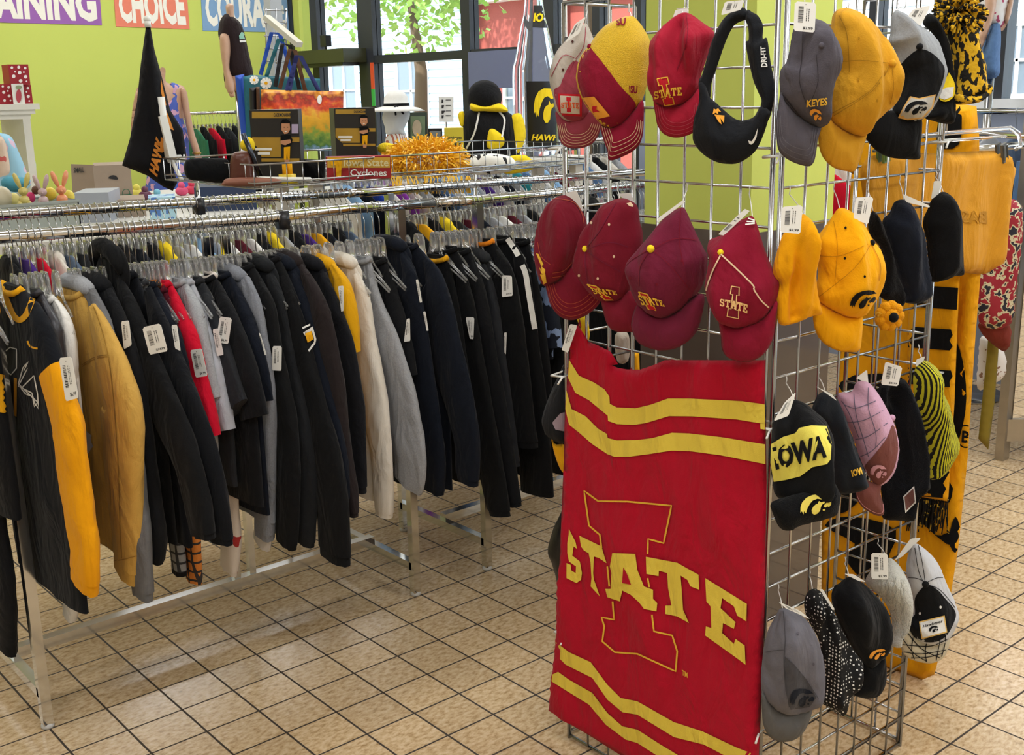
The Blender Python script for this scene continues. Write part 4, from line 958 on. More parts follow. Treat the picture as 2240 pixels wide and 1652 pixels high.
tagquad('price_tag', K('C', [(1110, 300), (1330, 140), (1342, 160), (1105, 342)]), Plane(pl.P+pl.n*.02, pl.n), t, bars=False)
t, tr, pl = mcap('maroon cap with gold piping and outlined logo beside the tower corner', [(1860, 290), (1760, 340), (1640, 440), (1545, 480), (1530, 560), (1545, 640), (1510, 820), (1520, 930), (1560, 1050), (1630, 1160), (1720, 1212), (1850, 1218), (2000, 1150), (2090, 1030), (2130, 860), (2100, 780), (2040, 640), (1990, 500), (1940, 340), (1905, 282)],
    [(1625, 1140), (1640, 1300), (1650, 1400), (1700, 1470), (1800, 1505), (1900, 1500), (2000, 1440), (2070, 1330), (2100, 1180), (2112, 990), (2000, 1130), (1850, 1200), (1720, 1195)], .06, MAR2, (1637, 585, 26), [], PALE,
    [(1722, 868), (1802, 880), (1800, 1145), (1680, 1120)], [(1632, 968), (1868, 1018), (1862, 1100), (1630, 1035)], 8, [], (1880, 50), icol=MRN, out=cloth('cream_thread', 'F6C98A'), ds=.06)
lines('piping', [K('C', [(1510, 960), (1520, 880), (1570, 740), (1635, 612)])], 3.2, tr, PALE, t, off=.004)
lines('piping', [K('C', [(1640, 600), (1780, 730), (1910, 860), (1920, 900), (1980, 990), (2045, 1050)])], 3.2, tr, PALE, t, off=.004)
for k in range(3): lines('stitched_mark', [K('C', [(1845+k*12, 350-k*26), (1925, 340-k*12)])], 3, tr, WHT, t, off=.004)
tagquad('price_tag', K('C', [(1618, 432), (1842, 218), (1886, 238), (1668, 442)]), Plane(pl.P+pl.n*.02, pl.n), t)
# --- upper right panel
t, tr, pl, tc = cap('dark grey cap with orange hawk emblem hanging next to the tower corner', 'B', PR, .055,
    [(240, 230), (410, 160), (470, 230), (540, 340), (592, 480), (575, 620), (525, 720), (505, 850), (505, 1000), (465, 1095), (420, 1102), (340, 1062), (250, 992), (150, 885), (108, 800), (103, 620), (160, 530), (190, 400), (210, 290)],
    [(112, 790), (90, 900), (70, 1050), (75, 1200), (100, 1310), (200, 1390), (340, 1432), (390, 1402), (412, 1330), (430, 1200), (460, 1085), (400, 1085), (330, 1045), (240, 975), (150, 870)],
    DGREY, DGREY, folds=.02, stitch=3, stcol=GREY, button=(462, 392, 26), btcol=DGREY, seams=[[(300, 270), (290, 500), (270, 700), (330, 900)], [(415, 470), (430, 700), (380, 850)], [(115, 805), (240, 960), (330, 1050), (420, 1080)]], scol=cloth('shade_grey', '3A363C'), hk_=(310, 10), seed=11)
text_on('lettering', 'KEYES', K('B', [(335, 862), (512, 840), (512, 905), (330, 925)]), tr, THR, t, bold=.03, off=.004)
emblem('hawk_emblem', HAWK[:3], K('B', [(350, 930), (470, 950), (450, 1075), (365, 1010)]), tr, ORG, t, off=.004)
tagquad('price_tag', K('B', [(228, 12), (412, 24), (396, 282), (216, 264)]), Plane(pl.P+pl.n*.05, pl.n), t, price='$2.99')
t, tr, pl, tc = cap('large ochre gold cap with brim pointing down', 'B', PR, .07,
    [(660, 68), (590, 90), (555, 140), (540, 250), (530, 420), (560, 620), (520, 740), (508, 900), (510, 1000), (560, 1060), (650, 1130), (760, 1180), (840, 1162), (890, 1080), (970, 1000), (1085, 880), (1142, 700), (1140, 600), (1090, 500), (1000, 330), (880, 170), (760, 90)],
    [(498, 960), (440, 1100), (435, 1230), (470, 1350), (560, 1440), (680, 1475), (750, 1470), (790, 1380), (830, 1240), (852, 1140), (760, 1160), (650, 1115), (560, 1045)],
    OCH, OCH, folds=.014, stitch=0, button=(1072, 545, 30), btcol=OCH, eyes=[(783, 330), (778, 680), (940, 868)], ecol=cloth('gold_thread2', 'B8841E'), seams=[[(560, 540), (800, 520), (1060, 545)], [(1060, 555), (900, 780), (560, 1000)], [(1040, 560), (870, 790), (540, 980)], [(1065, 560), (1080, 760), (1050, 900)], [(610, 130), (680, 300), (700, 620)]], scol=cloth('dark_ochre', 'A87A20'), sw=1.5, hk_=(690, 40), depth=.068, seed=12)
t, tr, pl, tc = cap('black cap with grey mesh back and square hawk patch', 'B', PR, .06,
    [(1100, 88), (1060, 160), (1050, 300), (1030, 370), (1090, 430), (1110, 560), (1148, 650), (1130, 800), (1065, 970), (1150, 1040), (1250, 1060), (1350, 1010), (1450, 850), (1522, 640), (1512, 540), (1440, 330), (1300, 210), (1180, 120)],
    [(960, 985), (825, 1130), (870, 1230), (950, 1310), (1050, 1355), (1200, 1372), (1305, 1366), (1312, 1290), (1322, 1000), (1200, 990), (1060, 950)],
    cloth('grey_mesh', '9A9EA2', .2, vscale=300), BLK, front=[(1305, 425), (1220, 475), (1132, 575), (1152, 650), (1135, 800), (1070, 965), (1150, 1035), (1250, 1055), (1350, 1005), (1448, 850), (1518, 640), (1500, 545), (1400, 450)], fcol=BLK, button=(1305, 402, 28), btcol=BLK, depth=.055, hk_=(1180, 30), folds=.006, seed=13)
q = K('B', [(1222, 828), (1300, 845), (1445, 812), (1420, 930), (1330, 1022), (1200, 1035), (1118, 1015), (1160, 930)])
decal('patch', [q], tr, cloth('patch_gold', 'E0B268'), t, off=.004)
q = K('B', [(1232, 840), (1300, 857), (1432, 826), (1408, 922), (1324, 1010), (1200, 1022), (1132, 1006), (1172, 930)]); decal('patch_face', [q], tr, cloth('patch_grey', 'C3C1BA'), t, off=.0055)
emblem('hawk_emblem', HAWK, K('B', [(1180, 875), (1395, 862), (1350, 985), (1170, 1005)]), tr, BLK, t, off=.007)
tagquad('price_tag', K('B', [(1245, 80), (1398, 45), (1310, 225), (1190, 150)]), Plane(pl.P+pl.n*.03, pl.n), t)
t, tr, pl, tc = cap('black knit hat with a yellow and white patch behind the mesh-backed cap', 'B', PR, .05,
    [(1390, 112), (1330, 200), (1420, 300), (1510, 520), (1520, 640), (1480, 760), (1440, 900), (1352, 1010), (1420, 1040), (1520, 1066), (1600, 1050), (1612, 900), (1612, 700), (1590, 560), (1560, 380), (1480, 200)], None, BLK, depth=.03, name='knit_hat', cat='hat', folds=.008)
decal('patch', [K('B', [(1520, 600), (1510, 720), (1470, 840), (1530, 875), (1600, 830), (1612, 740), (1575, 650)])], tr, YEL, t, off=.004, sm=3)
decal('patch_face', [K('B', [(1485, 780), (1540, 752), (1600, 748), (1590, 830), (1520, 858), (1482, 845)])], tr, WHT, t, off=.0055)
KN = mat('yellow_black_knit', 'D9A91E', .9, bump=1.0, bscale=70)
def two_tone(m_, c1, c2, scale, thr=.5, stretch=(1, 1, 1), kind='noise', rot=(0, 0, 0)):
    nt, b = nodes(m_); L = nt.links; tc = nt.nodes.new('ShaderNodeTexCoord'); mp = nt.nodes.new('ShaderNodeMapping'); mp.inputs['Scale'].default_value = stretch; mp.inputs['Rotation'].default_value = rot
    L.new(tc.outputs['Object'], mp.inputs[0])
    if kind == 'noise': n = nt.nodes.new('ShaderNodeTexNoise'); n.inputs['Scale'].default_value = scale; n.inputs['Detail'].default_value = 2; o = n.outputs['Fac']
    elif kind == 'dots': n = nt.nodes.new('ShaderNodeTexVoronoi'); n.inputs['Scale'].default_value = scale; n.inputs['Randomness'].default_value = .25; o = n.outputs['Distance']
    else: n = nt.nodes.new('ShaderNodeTexWave'); n.inputs['Scale'].default_value = scale; n.inputs['Distortion'].default_value = 1.2; n.inputs['Detail Scale'].default_value = 1; o = n.outputs['Fac']
    L.new(mp.outputs[0], n.inputs['Vector'])
    for l in list(b.inputs['Base Color'].links): L.remove(l)
    r = ramp(nt, o, [(0, c1), (thr, c2)], 'CONSTANT'); L.new(r.outputs[0], b.inputs['Base Color']); return m_
two_tone(KN, '1A1712', 'E3B422', 95, .50, (1, 1, .55))
kp = facing(2108, 150, PR, .07, .5); kt = thing('pompom_hat', 'chunky yellow and black knitted hat with pompom, top right of the tower', 'hat', kp.P-Z*.1)
kb = puff('knit_body', K('B', [(1560, 240), (1580, 420), (1600, 560), (1610, 720), (1600, 860), (1680, 885), (1780, 860), (1860, 810), (1888, 750), (1850, 700), (1845, 560), (1810, 440), (1780, 300), (1790, 220)]), kp, KN, .05, .6, parent=kt, folds=.008)
puff('knit_cuff', K('B', [(1600, 800), (1595, 890), (1700, 900), (1800, 880), (1880, 800), (1888, 740), (1860, 715), (1800, 790), (1700, 820)]), Plane(kp.P+kp.n*.02, kp.n), KN, .04, .5, parent=kt, folds=.006)
pc = kp.at(*kp.uv(2098, 25)); pm = MB(); rnd = random.Random(3)
for i in range(230):
    d = Vector((rnd.gauss(0, 1), rnd.gauss(0, 1), rnd.gauss(0, 1))).normalized(); pm.tube([pc+d*.012, pc+d*.03, pc+d*(.05+.012*rnd.random())+Vector((rnd.uniform(-.01, .01), 0, -.004))], [.0045, .005, .003], 5)
pm.build('pompom', KN, kt)
# --- middle right panel
t, tr, pl, tc = cap('plain golden yellow fleece hat hanging at the tower corner', 'D', PR, .05,
    [(330, 342), (250, 400), (170, 500), (120, 640), (80, 790), (92, 870), (130, 930), (110, 1050), (130, 1258), (250, 1262), (400, 1200), (484, 1185), (480, 1120), (450, 1000), (430, 850), (420, 560), (390, 430), (360, 360)], None, cloth('sun_gold', 'F5A80A', .06), folds=.026, depth=.045, name='knit_hat', cat='hat', hk_=(220, 130), seed=21, fs=20)
tagquad('price_tag', K('D', [(150, 280), (326, 262), (306, 506), (138, 492)]), Plane(pl.P+pl.n*.055, pl.n), t, price='$2.99')
YC_ = cloth('cap_yellow', 'F8AE0C', .05)
t, tr, pl, tc = cap('bright yellow cap with black hawk emblem and black button', 'D', PR, .07,
    [(640, 288), (570, 370), (500, 470), (430, 560), (455, 740), (460, 850), (440, 960), (440, 1060), (500, 1110), (600, 1170), (720, 1212), (820, 1202), (880, 1130), (960, 1000), (1002, 850), (997, 740), (960, 620), (900, 540), (830, 410), (740, 320)],
    [(432, 1050), (415, 1200), (440, 1330), (500, 1420), (600, 1480), (700, 1500), (800, 1490), (825, 1400), (830, 1185), (720, 1195), (600, 1155), (500, 1095)],
    YC_, YC_, stitch=0, button=(912, 582, 26), btcol=BLK, eyes=[(690, 455), (684, 712), (852, 865)], ecol=BLK, seams=[[(450, 690), (650, 690), (880, 590)], [(905, 590), (760, 800), (460, 1040)], [(915, 600), (985, 760), (975, 900)], [(590, 400), (620, 600), (600, 900)]], scol=cloth('amber', 'C9860C'), depth=.066, folds=.012, seed=22, hk_=(590, 90))
emblem('hawk_emblem', HAWK, K('D', [(722, 1010), (966, 960), (930, 1120), (730, 1165)]), tr, BLK, t, off=.004)
tagquad('price_tag', K('D', [(772, 200), (922, 194), (876, 426), (752, 380)]), Plane(pl.P+pl.n*.03, pl.n), t)
t, tr, pl, tc = cap('fuzzy black knitted scarf-hat with a yellow crocheted flower', 'D', PR, .045,
    [(920, 312), (880, 420), (900, 520), (990, 640), (1000, 850), (960, 1000), (1000, 1050), (1070, 1090), (1092, 1170), (1150, 1130), (1187, 1050), (1170, 950), (1130, 850), (1080, 660), (1020, 500), (990, 410)], None, cloth('fuzzy_black', '101012', .4, bump=.9), depth=.04, folds=.02, name='knit_hat', cat='hat', seed=23, hk_=(870, 60))
fl = MB(); fc = pl.at(*pl.uv(*K('D', [(958, 1160)])[0]), h=.05)
for i in range(9):
    a = 2*math.pi*i/9; fl.ball(fc+pl.r*.021*math.cos(a)+pl.u*.021*math.sin(a), .0125, 10, 6)
fl.ball(fc, .02, 12, 8); fo_ = fl.build('flower', cloth('flower_yellow', 'F0A010', .2, bump=.8), t)
MB().ball(fc+pl.n*.017, .0105, 14, 8).build('flower_centre', BLK, fo_); emblem('hawk_emblem', HAWK[:2], K('D', [(925, 1165), (1000, 1165), (995, 1210), (930, 1212)]), bvh([fo_]), THR, fo_, off=.012, s=3)
t, tr, pl, tc = cap('plain black fleece hat hanging from a loose loop, second from the right', 'D', PR, .045,
    [(1180, 218), (1100, 240), (1060, 330), (1000, 400), (1030, 560), (1100, 750), (1140, 880), (1190, 1030), (1180, 1080), (1300, 1092), (1400, 1040), (1416, 930), (1390, 780), (1360, 540), (1310, 400), (1250, 270)], None, NVY, depth=.045, folds=.012, name='knit_hat', cat='hat', hk_=(1145, 30), seed=24)
tagquad('price_tag', K('D', [(1160, 165), (1395, 270), (1390, 285), (1200, 240)]), Plane(pl.P+pl.n*.02, pl.n), t, bars=False)
t, tr, pl, tc = cap('plain black rounded beanie at the right end of the middle row', 'D', PR, .05,
    [(1510, 152), (1430, 200), (1380, 300), (1340, 420), (1370, 560), (1390, 780), (1415, 905), (1500, 900), (1600, 862), (1672, 850), (1670, 740), (1660, 560), (1640, 360), (1580, 200)], None, BLK, depth=.05, folds=.01, name='beanie', cat='hat', hk_=(1450, -5), seed=25)
tagquad('price_tag', K('D', [(1430, 60), (1494, 62), (1470, 180), (1405, 215)]), Plane(pl.P+pl.n*.0, pl.n), t, bars=False)
# --- lower right panel
t, tr, pl, tc = cap('black beanie with yellow IOWA band and hawk emblem on its cuff', 'E', PR, .06,
    [(290, 430), (230, 465), (150, 560), (112, 640), (100, 780), (82, 870), (108, 1050), (150, 1230), (360, 1260), (560, 1150), (592, 950), (602, 760), (560, 620), (480, 540), (380, 460)], None, BLK, depth=.055, folds=.022, name='beanie', cat='hat', hk_=(225, 255), seed=31, fs=20)
cf = puff('cuff', K('E', [(98, 1290), (180, 1240), (400, 1180), (540, 1120), (595, 1085), (655, 1180), (645, 1290), (605, 1380), (400, 1440), (300, 1470), (240, 1507), (170, 1480), (120, 1380)]), Plane(pl.P+pl.n*.05, pl.n), cloth('rib_black', '0F1012', .2, bump=.8), .035, .6, parent=t, folds=.006)
BAND = cloth('band_yellow', 'E9DC62', .08)
decal('knit_band', [K('E', [(100, 795), (200, 735), (300, 705), (330, 662), (430, 640), (558, 645), (598, 780), (590, 920), (560, 960), (440, 985), (340, 1060), (220, 1090), (122, 1105), (95, 950)])], tr, BAND, t, off=.003)
text_on('band_lettering', 'IOWA', K('E', [(108, 822), (548, 712), (560, 905), (140, 1010)]), tr, BLK, t, bold=.05, off=.006)
emblem('hawk_emblem', HAWK, K('E', [(322, 1235), (590, 1185), (600, 1345), (350, 1415)]), bvh([cf]), cloth('emblem_yellow', 'E8D460'), t, off=.004)
tagquad('price_tag', K('E', [(210, 450), (303, 365), (240, 560), (118, 605)]), Plane(pl.P+pl.n*.05, pl.n), t)
t, tr, pl, tc = cap('dark charcoal fleece hat with small gold IOWA lettering', 'E', PR, .045,
    [(545, 362), (480, 400), (440, 520), (530, 620), (600, 760), (592, 900), (600, 1090), (650, 1202), (760, 1192), (880, 1142), (890, 1105), (850, 980), (800, 850), (740, 660), (660, 450), (600, 385)], None, cloth('fleece_slate', '22262C', .15), depth=.045, folds=.012, name='beanie', cat='hat', seed=32, hk_=(490, 200))
text_on('lettering', 'IOW', K('E', [(755, 1010), (862, 975), (868, 1040), (768, 1065)]), tr, THR, t, bold=.05, off=.004)
tagquad('price_tag', K('E', [(465, 318), (600, 385), (640, 440), (520, 355)]), Plane(pl.P+pl.n*.02, pl.n), t, bars=False)
PLD = mat('pink_plaid', 'CFA3BC', .85, bump=.3)
t, tr, pl, tc = cap('pink plaid cap with brown corduroy front and brim', 'E', PR, .055,
    [(870, 275), (800, 290), (760, 365), (670, 372), (652, 430), (700, 600), (760, 700), (820, 880), (862, 985), (900, 1060), (960, 1132), (1020, 1122), (1100, 1030), (1140, 900), (1146, 780), (1108, 620), (1060, 520), (1000, 410), (930, 315)],
    [(862, 1090), (795, 1195), (830, 1290), (900, 1350), (980, 1385), (1026, 1370), (1026, 1300), (1000, 1200), (1005, 1115), (950, 1115)],
    PLD, cloth('brown_cord', '7C4A44', .15), front=[(1102, 635), (1050, 750), (950, 880), (865, 985), (902, 1058), (960, 1128), (1018, 1118), (1096, 1030), (1136, 900), (1142, 780)], fcol=cloth('brown_cord', '7C4A44', .15), depth=.045, folds=.01, stitch=1, stcol=cloth('pink_thread', 'E0A0A8'), button=(1095, 580, 26), btcol=PLD, seed=33)
for p in ([(700, 470), (780, 500), (860, 480), (960, 440)], [(720, 620), (860, 600), (1020, 520)], [(770, 760), (900, 730), (1060, 620)], [(830, 900), (930, 850), (1040, 740)], [(780, 380), (800, 560), (860, 760), (900, 900)], [(900, 330), (900, 500), (960, 700), (960, 820)], [(680, 440), (740, 540), (820, 740)]): lines('plaid_line', [K('E', p)], 1.6, tc, cloth('slate_thread', '6F6A80'), t, off=.002)
emblem('hawk_emblem', HAWK, K('E', [(905, 970), (1050, 965), (1050, 1090), (920, 1075)]), tr, cloth('emblem_pink', 'DDA3B0'), t, off=.004)
tagquad('price_tag', K('E', [(795, 250), (885, 182), (896, 290), (835, 270)]), Plane(pl.P-pl.n*.0, pl.n), t, bars=False)
t, tr, pl, tc = cap('long black ribbed knit hat with brown leather patch', 'E', PR, .05,
    [(1010, 300), (970, 380), (960, 450), (1060, 540), (1110, 600), (1146, 780), (1132, 950), (1090, 1040), (1005, 1130), (1020, 1300), (1018, 1402), (1120, 1422), (1250, 1402), (1290, 1200), (1400, 1160), (1380, 900), (1330, 640), (1290, 480), (1230, 310), (1170, 260)], None, cloth('rib_black2', '121317', .2, bump=.8), depth=.045, folds=.024, name='knit_hat', cat='hat', seed=34, fs=24)
decal('patch', [K('E', [(1185, 1225), (1276, 1138), (1292, 1275), (1204, 1362)])], tr, WHT, t, off=.004); decal('patch_face', [K('E', [(1196, 1230), (1268, 1160), (1281, 1268), (1210, 1342)])], tr, cloth('leather_brown', '6E4A44'), t, off=.0055)
tagquad('price_tag', K('E', [(1036, 115), (1175, 160), (1140, 318), (1000, 305)]), Plane(pl.P+pl.n*.05, pl.n), t, price='$5.99')
STR = mat('black_yellow_stripe', 'DDD82A', .85, bump=.3)
two_tone(STR, '15140F', 'DDD82A', 70, .48, (1, 1, .3), 'wave', (0, .3, .4))
t, tr, pl, tc = cap('black and yellow striped satin hat at the right end of the lower row', 'E', PR, .055,
    [(1340, 108), (1275, 210), (1272, 380), (1300, 540), (1350, 660), (1370, 760), (1400, 960), (1410, 1085), (1500, 1050), (1580, 950), (1640, 850), (1647, 780), (1600, 650), (1560, 480), (1490, 330), (1490, 220), (1430, 140)], None, STR, depth=.055, folds=.02, name='knit_hat', cat='hat', seed=35, fs=14, hk_=(1310, 0))
tagquad('price_tag', K('E', [(1290, 100), (1362, 72), (1350, 110), (1285, 160)]), Plane(pl.P+pl.n*.01, pl.n), t, bars=False)
# --- bottom right panel
t, tr, pl, tc = cap('washed grey cap with black hawk emblem, lowest on the tower corner', 'F', PR, .06,
    [(240, 572), (190, 640), (130, 760), (100, 900), (85, 1050), (90, 1200), (150, 1290), (230, 1342), (330, 1352), (420, 1312), (505, 1240), (532, 1100), (532, 950), (500, 800), (440, 690), (370, 620)],
    [(92, 1170), (90, 1350), (110, 1460), (160, 1530), (240, 1556), (330, 1540), (400, 1480), (450, 1370), (466, 1260), (400, 1300), (330, 1335), (230, 1325), (150, 1270)],
    GREY, cloth('brim_grey', '5F5E5E', .1), depth=.062, folds=.016, eyes=[(355, 757), (470, 985)], ecol=DGREY, seams=[[(245, 590), (260, 800), (250, 1000), (290, 1300)], [(95, 900), (180, 885), (250, 880)], [(260, 930), (400, 1080), (505, 1240)]], scol=cloth('seam_grey', '4A494E'), seed=41, hk_=(210, 410))
decal('opening', [K('F', [(258, 930), (330, 990), (420, 1100), (490, 1230), (440, 1300), (300, 1320), (262, 1180), (250, 1050)])], tc, cloth('inner_grey', '4C4B50'), t, off=.002)
emblem('hawk_emblem', HAWK, K('F', [(285, 1165), (470, 1165), (475, 1290), (300, 1325)]), tr, NVY, t, off=.004)
tagquad('price_tag', K('F', [(210, 524), (368, 590), (442, 652), (262, 572)]), Plane(pl.P+pl.n*.03, pl.n), t)
DOT = mat('polka_dot_cloth', '141414', .85, bump=.3); two_tone(DOT, 'F0F0EC', '121214', 115, .27, (1, 1, 1), 'dots')
t, tr, pl, tc = cap('black and white polka dot bandana hat beside the grey cap', 'F', PR, .045,
    [(460, 432), (412, 480), (402, 580), (450, 700), (505, 800), (532, 950), (532, 1100), (515, 1200), (522, 1262), (600, 1320), (650, 1357), (692, 1340), (740, 1200), (800, 1130), (837, 990), (780, 900), (700, 770), (640, 640), (590, 540), (520, 450)], None, DOT, depth=.045, folds=.026, name='bandana_hat', cat='hat', hk_=(440, 300), seed=42, fs=22)
tagquad('price_tag', K('F', [(510, 432), (535, 432), (622, 580), (605, 585)]), Plane(pl.P+pl.n*.02, pl.n), t, bars=False)
t, tr, pl, tc = cap('plain black cap with small gold hawk emblem above its brim', 'F', PR, .06,
    [(730, 342), (660, 390), (620, 415), (600, 500), (640, 640), (700, 770), (780, 900), (840, 1000), (900, 1005), (985, 930), (1032, 850), (1042, 700), (1000, 570), (900, 450), (820, 380)],
    [(835, 960), (800, 1130), (758, 1200), (820, 1232), (900, 1237), (960, 1210), (1000, 1130), (1006, 1020), (985, 920), (900, 975)], BLK, BLK, depth=.055, folds=.014, seed=43, hk_=(700, 215))
emblem('hawk_emblem', HAWK[:3], K('F', [(872, 895), (1008, 860), (985, 945), (880, 965)]), tr, ORG, t, off=.004)
tagquad('price_tag', K('F', [(690, 318), (760, 322), (850, 378), (800, 372)]), Plane(pl.P+pl.n*.02, pl.n), t, bars=False)
t, tr, pl, tc = cap('white cable knit hat with price tag', 'F', PR, .045,
    [(1010, 208), (900, 290), (850, 390), (950, 480), (1020, 580), (1045, 700), (1018, 842), (1100, 847), (1112, 780), (1160, 700), (1197, 570), (1180, 420), (1120, 290), (1060, 222)], None, cloth('cable_white', 'D6D6CE', .12, bump=1.0, vscale=90), depth=.045, folds=.012, name='knit_hat', cat='hat', hk_=(940, 70), seed=44)
for k in range(4):
    for s_ in (-1, 1): lines('cable', [K('F', [(960+k*55+s_*14*math.cos(j*1.57), 300+j*48+k*20) for j in range(11) if 300+j*48+k*20 < 820])], 2.2, tc, cloth('cable_shade', 'BDBDB4'), t, off=.002)
tagquad('price_tag', K('F', [(890, 165), (1010, 170), (1016, 360), (890, 356)]), Plane(pl.P+pl.n*.055, pl.n), t, price='$2.99')
PL2 = mat('tan_plaid', 'CFC6AE', .85, bump=.3)
t, tr, pl, tc = cap('white and black cap with cream script patch and plaid brim', 'F', PR, .06,
    [(1215, 97), (1170, 160), (1150, 270), (1160, 400), (1190, 500), (1200, 620), (1152, 660), (1162, 730), (1230, 812), (1350, 832), (1440, 792), (1502, 690), (1522, 580), (1450, 400), (1380, 240), (1300, 150)],
    [(1108, 765), (1110, 860), (1150, 930), (1250, 970), (1350, 976), (1430, 930), (1466, 840), (1472, 750), (1440, 770), (1350, 805), (1230, 790), (1160, 715)],
    cloth('cap_white', 'C9CBD0', .08), PL2, front=[(1300, 402), (1215, 495), (1212, 620), (1160, 662), (1170, 735), (1240, 808), (1350, 824), (1436, 785), (1496, 690), (1512, 600), (1430, 495), (1380, 440)], fcol=BLK, button=(1292, 398, 24), btcol=BLK, seams=[[(1240, 110), (1270, 250), (1290, 390)], [(1212, 130), (1240, 300), (1280, 390)], [(1165, 350), (1230, 355), (1290, 385)], [(1300, 385), (1380, 350), (1450, 350)], [(1300, 400), (1400, 440), (1510, 570)]], scol=BLK, sw=1.4, depth=.055, folds=.008, seed=45, eyes=[(1402, 566), (1250, 612)], ecol=WHT)
for p in ([(1120, 790), (1200, 900), (1300, 965)], [(1150, 740), (1260, 870), (1400, 940)], [(1110, 840), (1220, 850), (1340, 850), (1460, 800)], [(1130, 895), (1260, 910), (1440, 880)], [(1200, 790), (1190, 880), (1210, 950)], [(1300, 820), (1290, 900), (1300, 970)], [(1400, 800), (1385, 880), (1370, 960)], [(1440, 780), (1430, 860), (1410, 930)], [(1160, 940), (1300, 935), (1420, 905)]): lines('plaid_line', [K('F', p)], 1.8, tr, BLK, t, off=.003)
decal('patch', [K('F', [(1243, 672), (1432, 627), (1452, 752), (1262, 803)])], tr, cloth('patch_gold2', 'E6C070'), t, off=.004); decal('patch_face', [K('F', [(1252, 680), (1424, 638), (1442, 744), (1270, 792)])], tr, WHT, t, off=.0055)
text_on('script', 'Hawkeyes', K('F', [(1268, 700), (1415, 656), (1418, 684), (1272, 722)]), tr, BLK, t, shear=.3, off=.007)
emblem('hawk_emblem', HAWK, K('F', [(1312, 708), (1388, 700), (1384, 750), (1318, 758)]), tr, BLK, t, off=.007, s=3)
tagquad('price_tag', K('F', [(1180, 60), (1258, 55), (1120, 190), (1062, 220)]), Plane(pl.P-pl.n*.0, pl.n), t, bars=False)
# --- the red banner on the left panel
bn = thing('team_banner', 'red cloth banner with gold stripes and large STATE lettering', 'banner', (TC.x-.02, 1.68, .07))
bp_ = Plane((TC.x-.022, 1.68, .6), (-1, 0, 0))
out = K('G', [(265, 90), (250, 250), (240, 420), (225, 600), (205, 840), (195, 1100), (190, 1400), (180, 1625)])+[(1226, 1180), (1218, 1380), (1209, 1470), (1200, 1555), (1240, 1580), (1300, 1616), (1350, 1648), (1420, 1690), (1520, 1735), (1640, 1790), (1658, 1700), (1664, 1560), (1670, 1400), (1674, 1250), (1677, 1050)]+K('G', [(2135, 1400), (2130, 1100), (2120, 860), (2122, 430), (1900, 432), (1640, 430), (1400, 430), (1160, 430), (1060, 475), (920, 522), (800, 520), (710, 505), (655, 480), (712, 470), (690, 430), (640, 350), (520, 290), (430, 255), (390, 190), (330, 100)])
banner = puff('cloth', out, bp_, CARD, .010, .2, R=.03, parent=bn, s=.016, smooth_n=0, folds=.012, fs=7, fdir=(1, .5), seed=9)
bt = bvh([banner])
def gsh(p, cr_='G', sm=0): return catmull(K(cr_, p), sm) if sm else K(cr_, p)
GY = cloth('stripe_gold', 'EDD250', .04)
def bstripe(top_, bot_, cr_): decal('stripe', [K(cr_, top_)+K(cr_, bot_)[::-1]], bt, GY, bn, s=14, off=.003)
bstripe([(240, 425), (335, 580), (480, 645), (580, 710), (628, 780), (632, 850), (700, 885), (880, 893), (1020, 860), (1190, 800), (1400, 800), (1900, 825), (2120, 855)], [(232, 600), (300, 745), (430, 815), (540, 905), (612, 965), (615, 1015), (700, 1045), (860, 1053), (980, 1035), (1200, 968), (1420, 970), (1850, 1000), (2122, 1045)], 'G')
bstripe([(215, 720), (265, 900), (400, 970), (520, 1090), (605, 1140), (612, 1180), (700, 1202), (900, 1198), (1040, 1180), (1230, 1128), (1400, 1135), (1700, 1170), (2125, 1240)], [(205, 900), (240, 1050), (340, 1130), (460, 1235), (610, 1335), (680, 1360), (820, 1358), (1000, 1335), (1220, 1300), (1400, 1305), (1700, 1345), (2128, 1430)], 'G')
bstripe([(68, 972), (150, 1035), (280, 1095), (380, 1230), (460, 1310), (560, 1330), (780, 1455), (950, 1510), (1150, 1605), (1290, 1660)], [(60, 1040), (130, 1110), (290, 1190), (380, 1320), (470, 1395), (560, 1410), (780, 1545), (960, 1590), (1150, 1690), (1285, 1750)], 'H')
bstripe([(52, 1130), (150, 1200), (290, 1280), (380, 1400), (470, 1480), (560, 1500), (700, 1590), (850, 1680), (1000, 1750), (1270, 1860)], [(45, 1210), (140, 1270), (270, 1350), (370, 1470), (490, 1560), (560, 1580), (700, 1670), (850, 1760), (1000, 1830), (1265, 1930)], 'H')
for p in ([(2078, 1040), (2122, 1045), (2122, 1098), (2080, 1092)], [(2088, 1290), (2136, 1296), (2138, 1486), (2090, 1484)]): decal('stripe_end', [K('G', p)], bt, GY, bn, s=14, off=.0045)
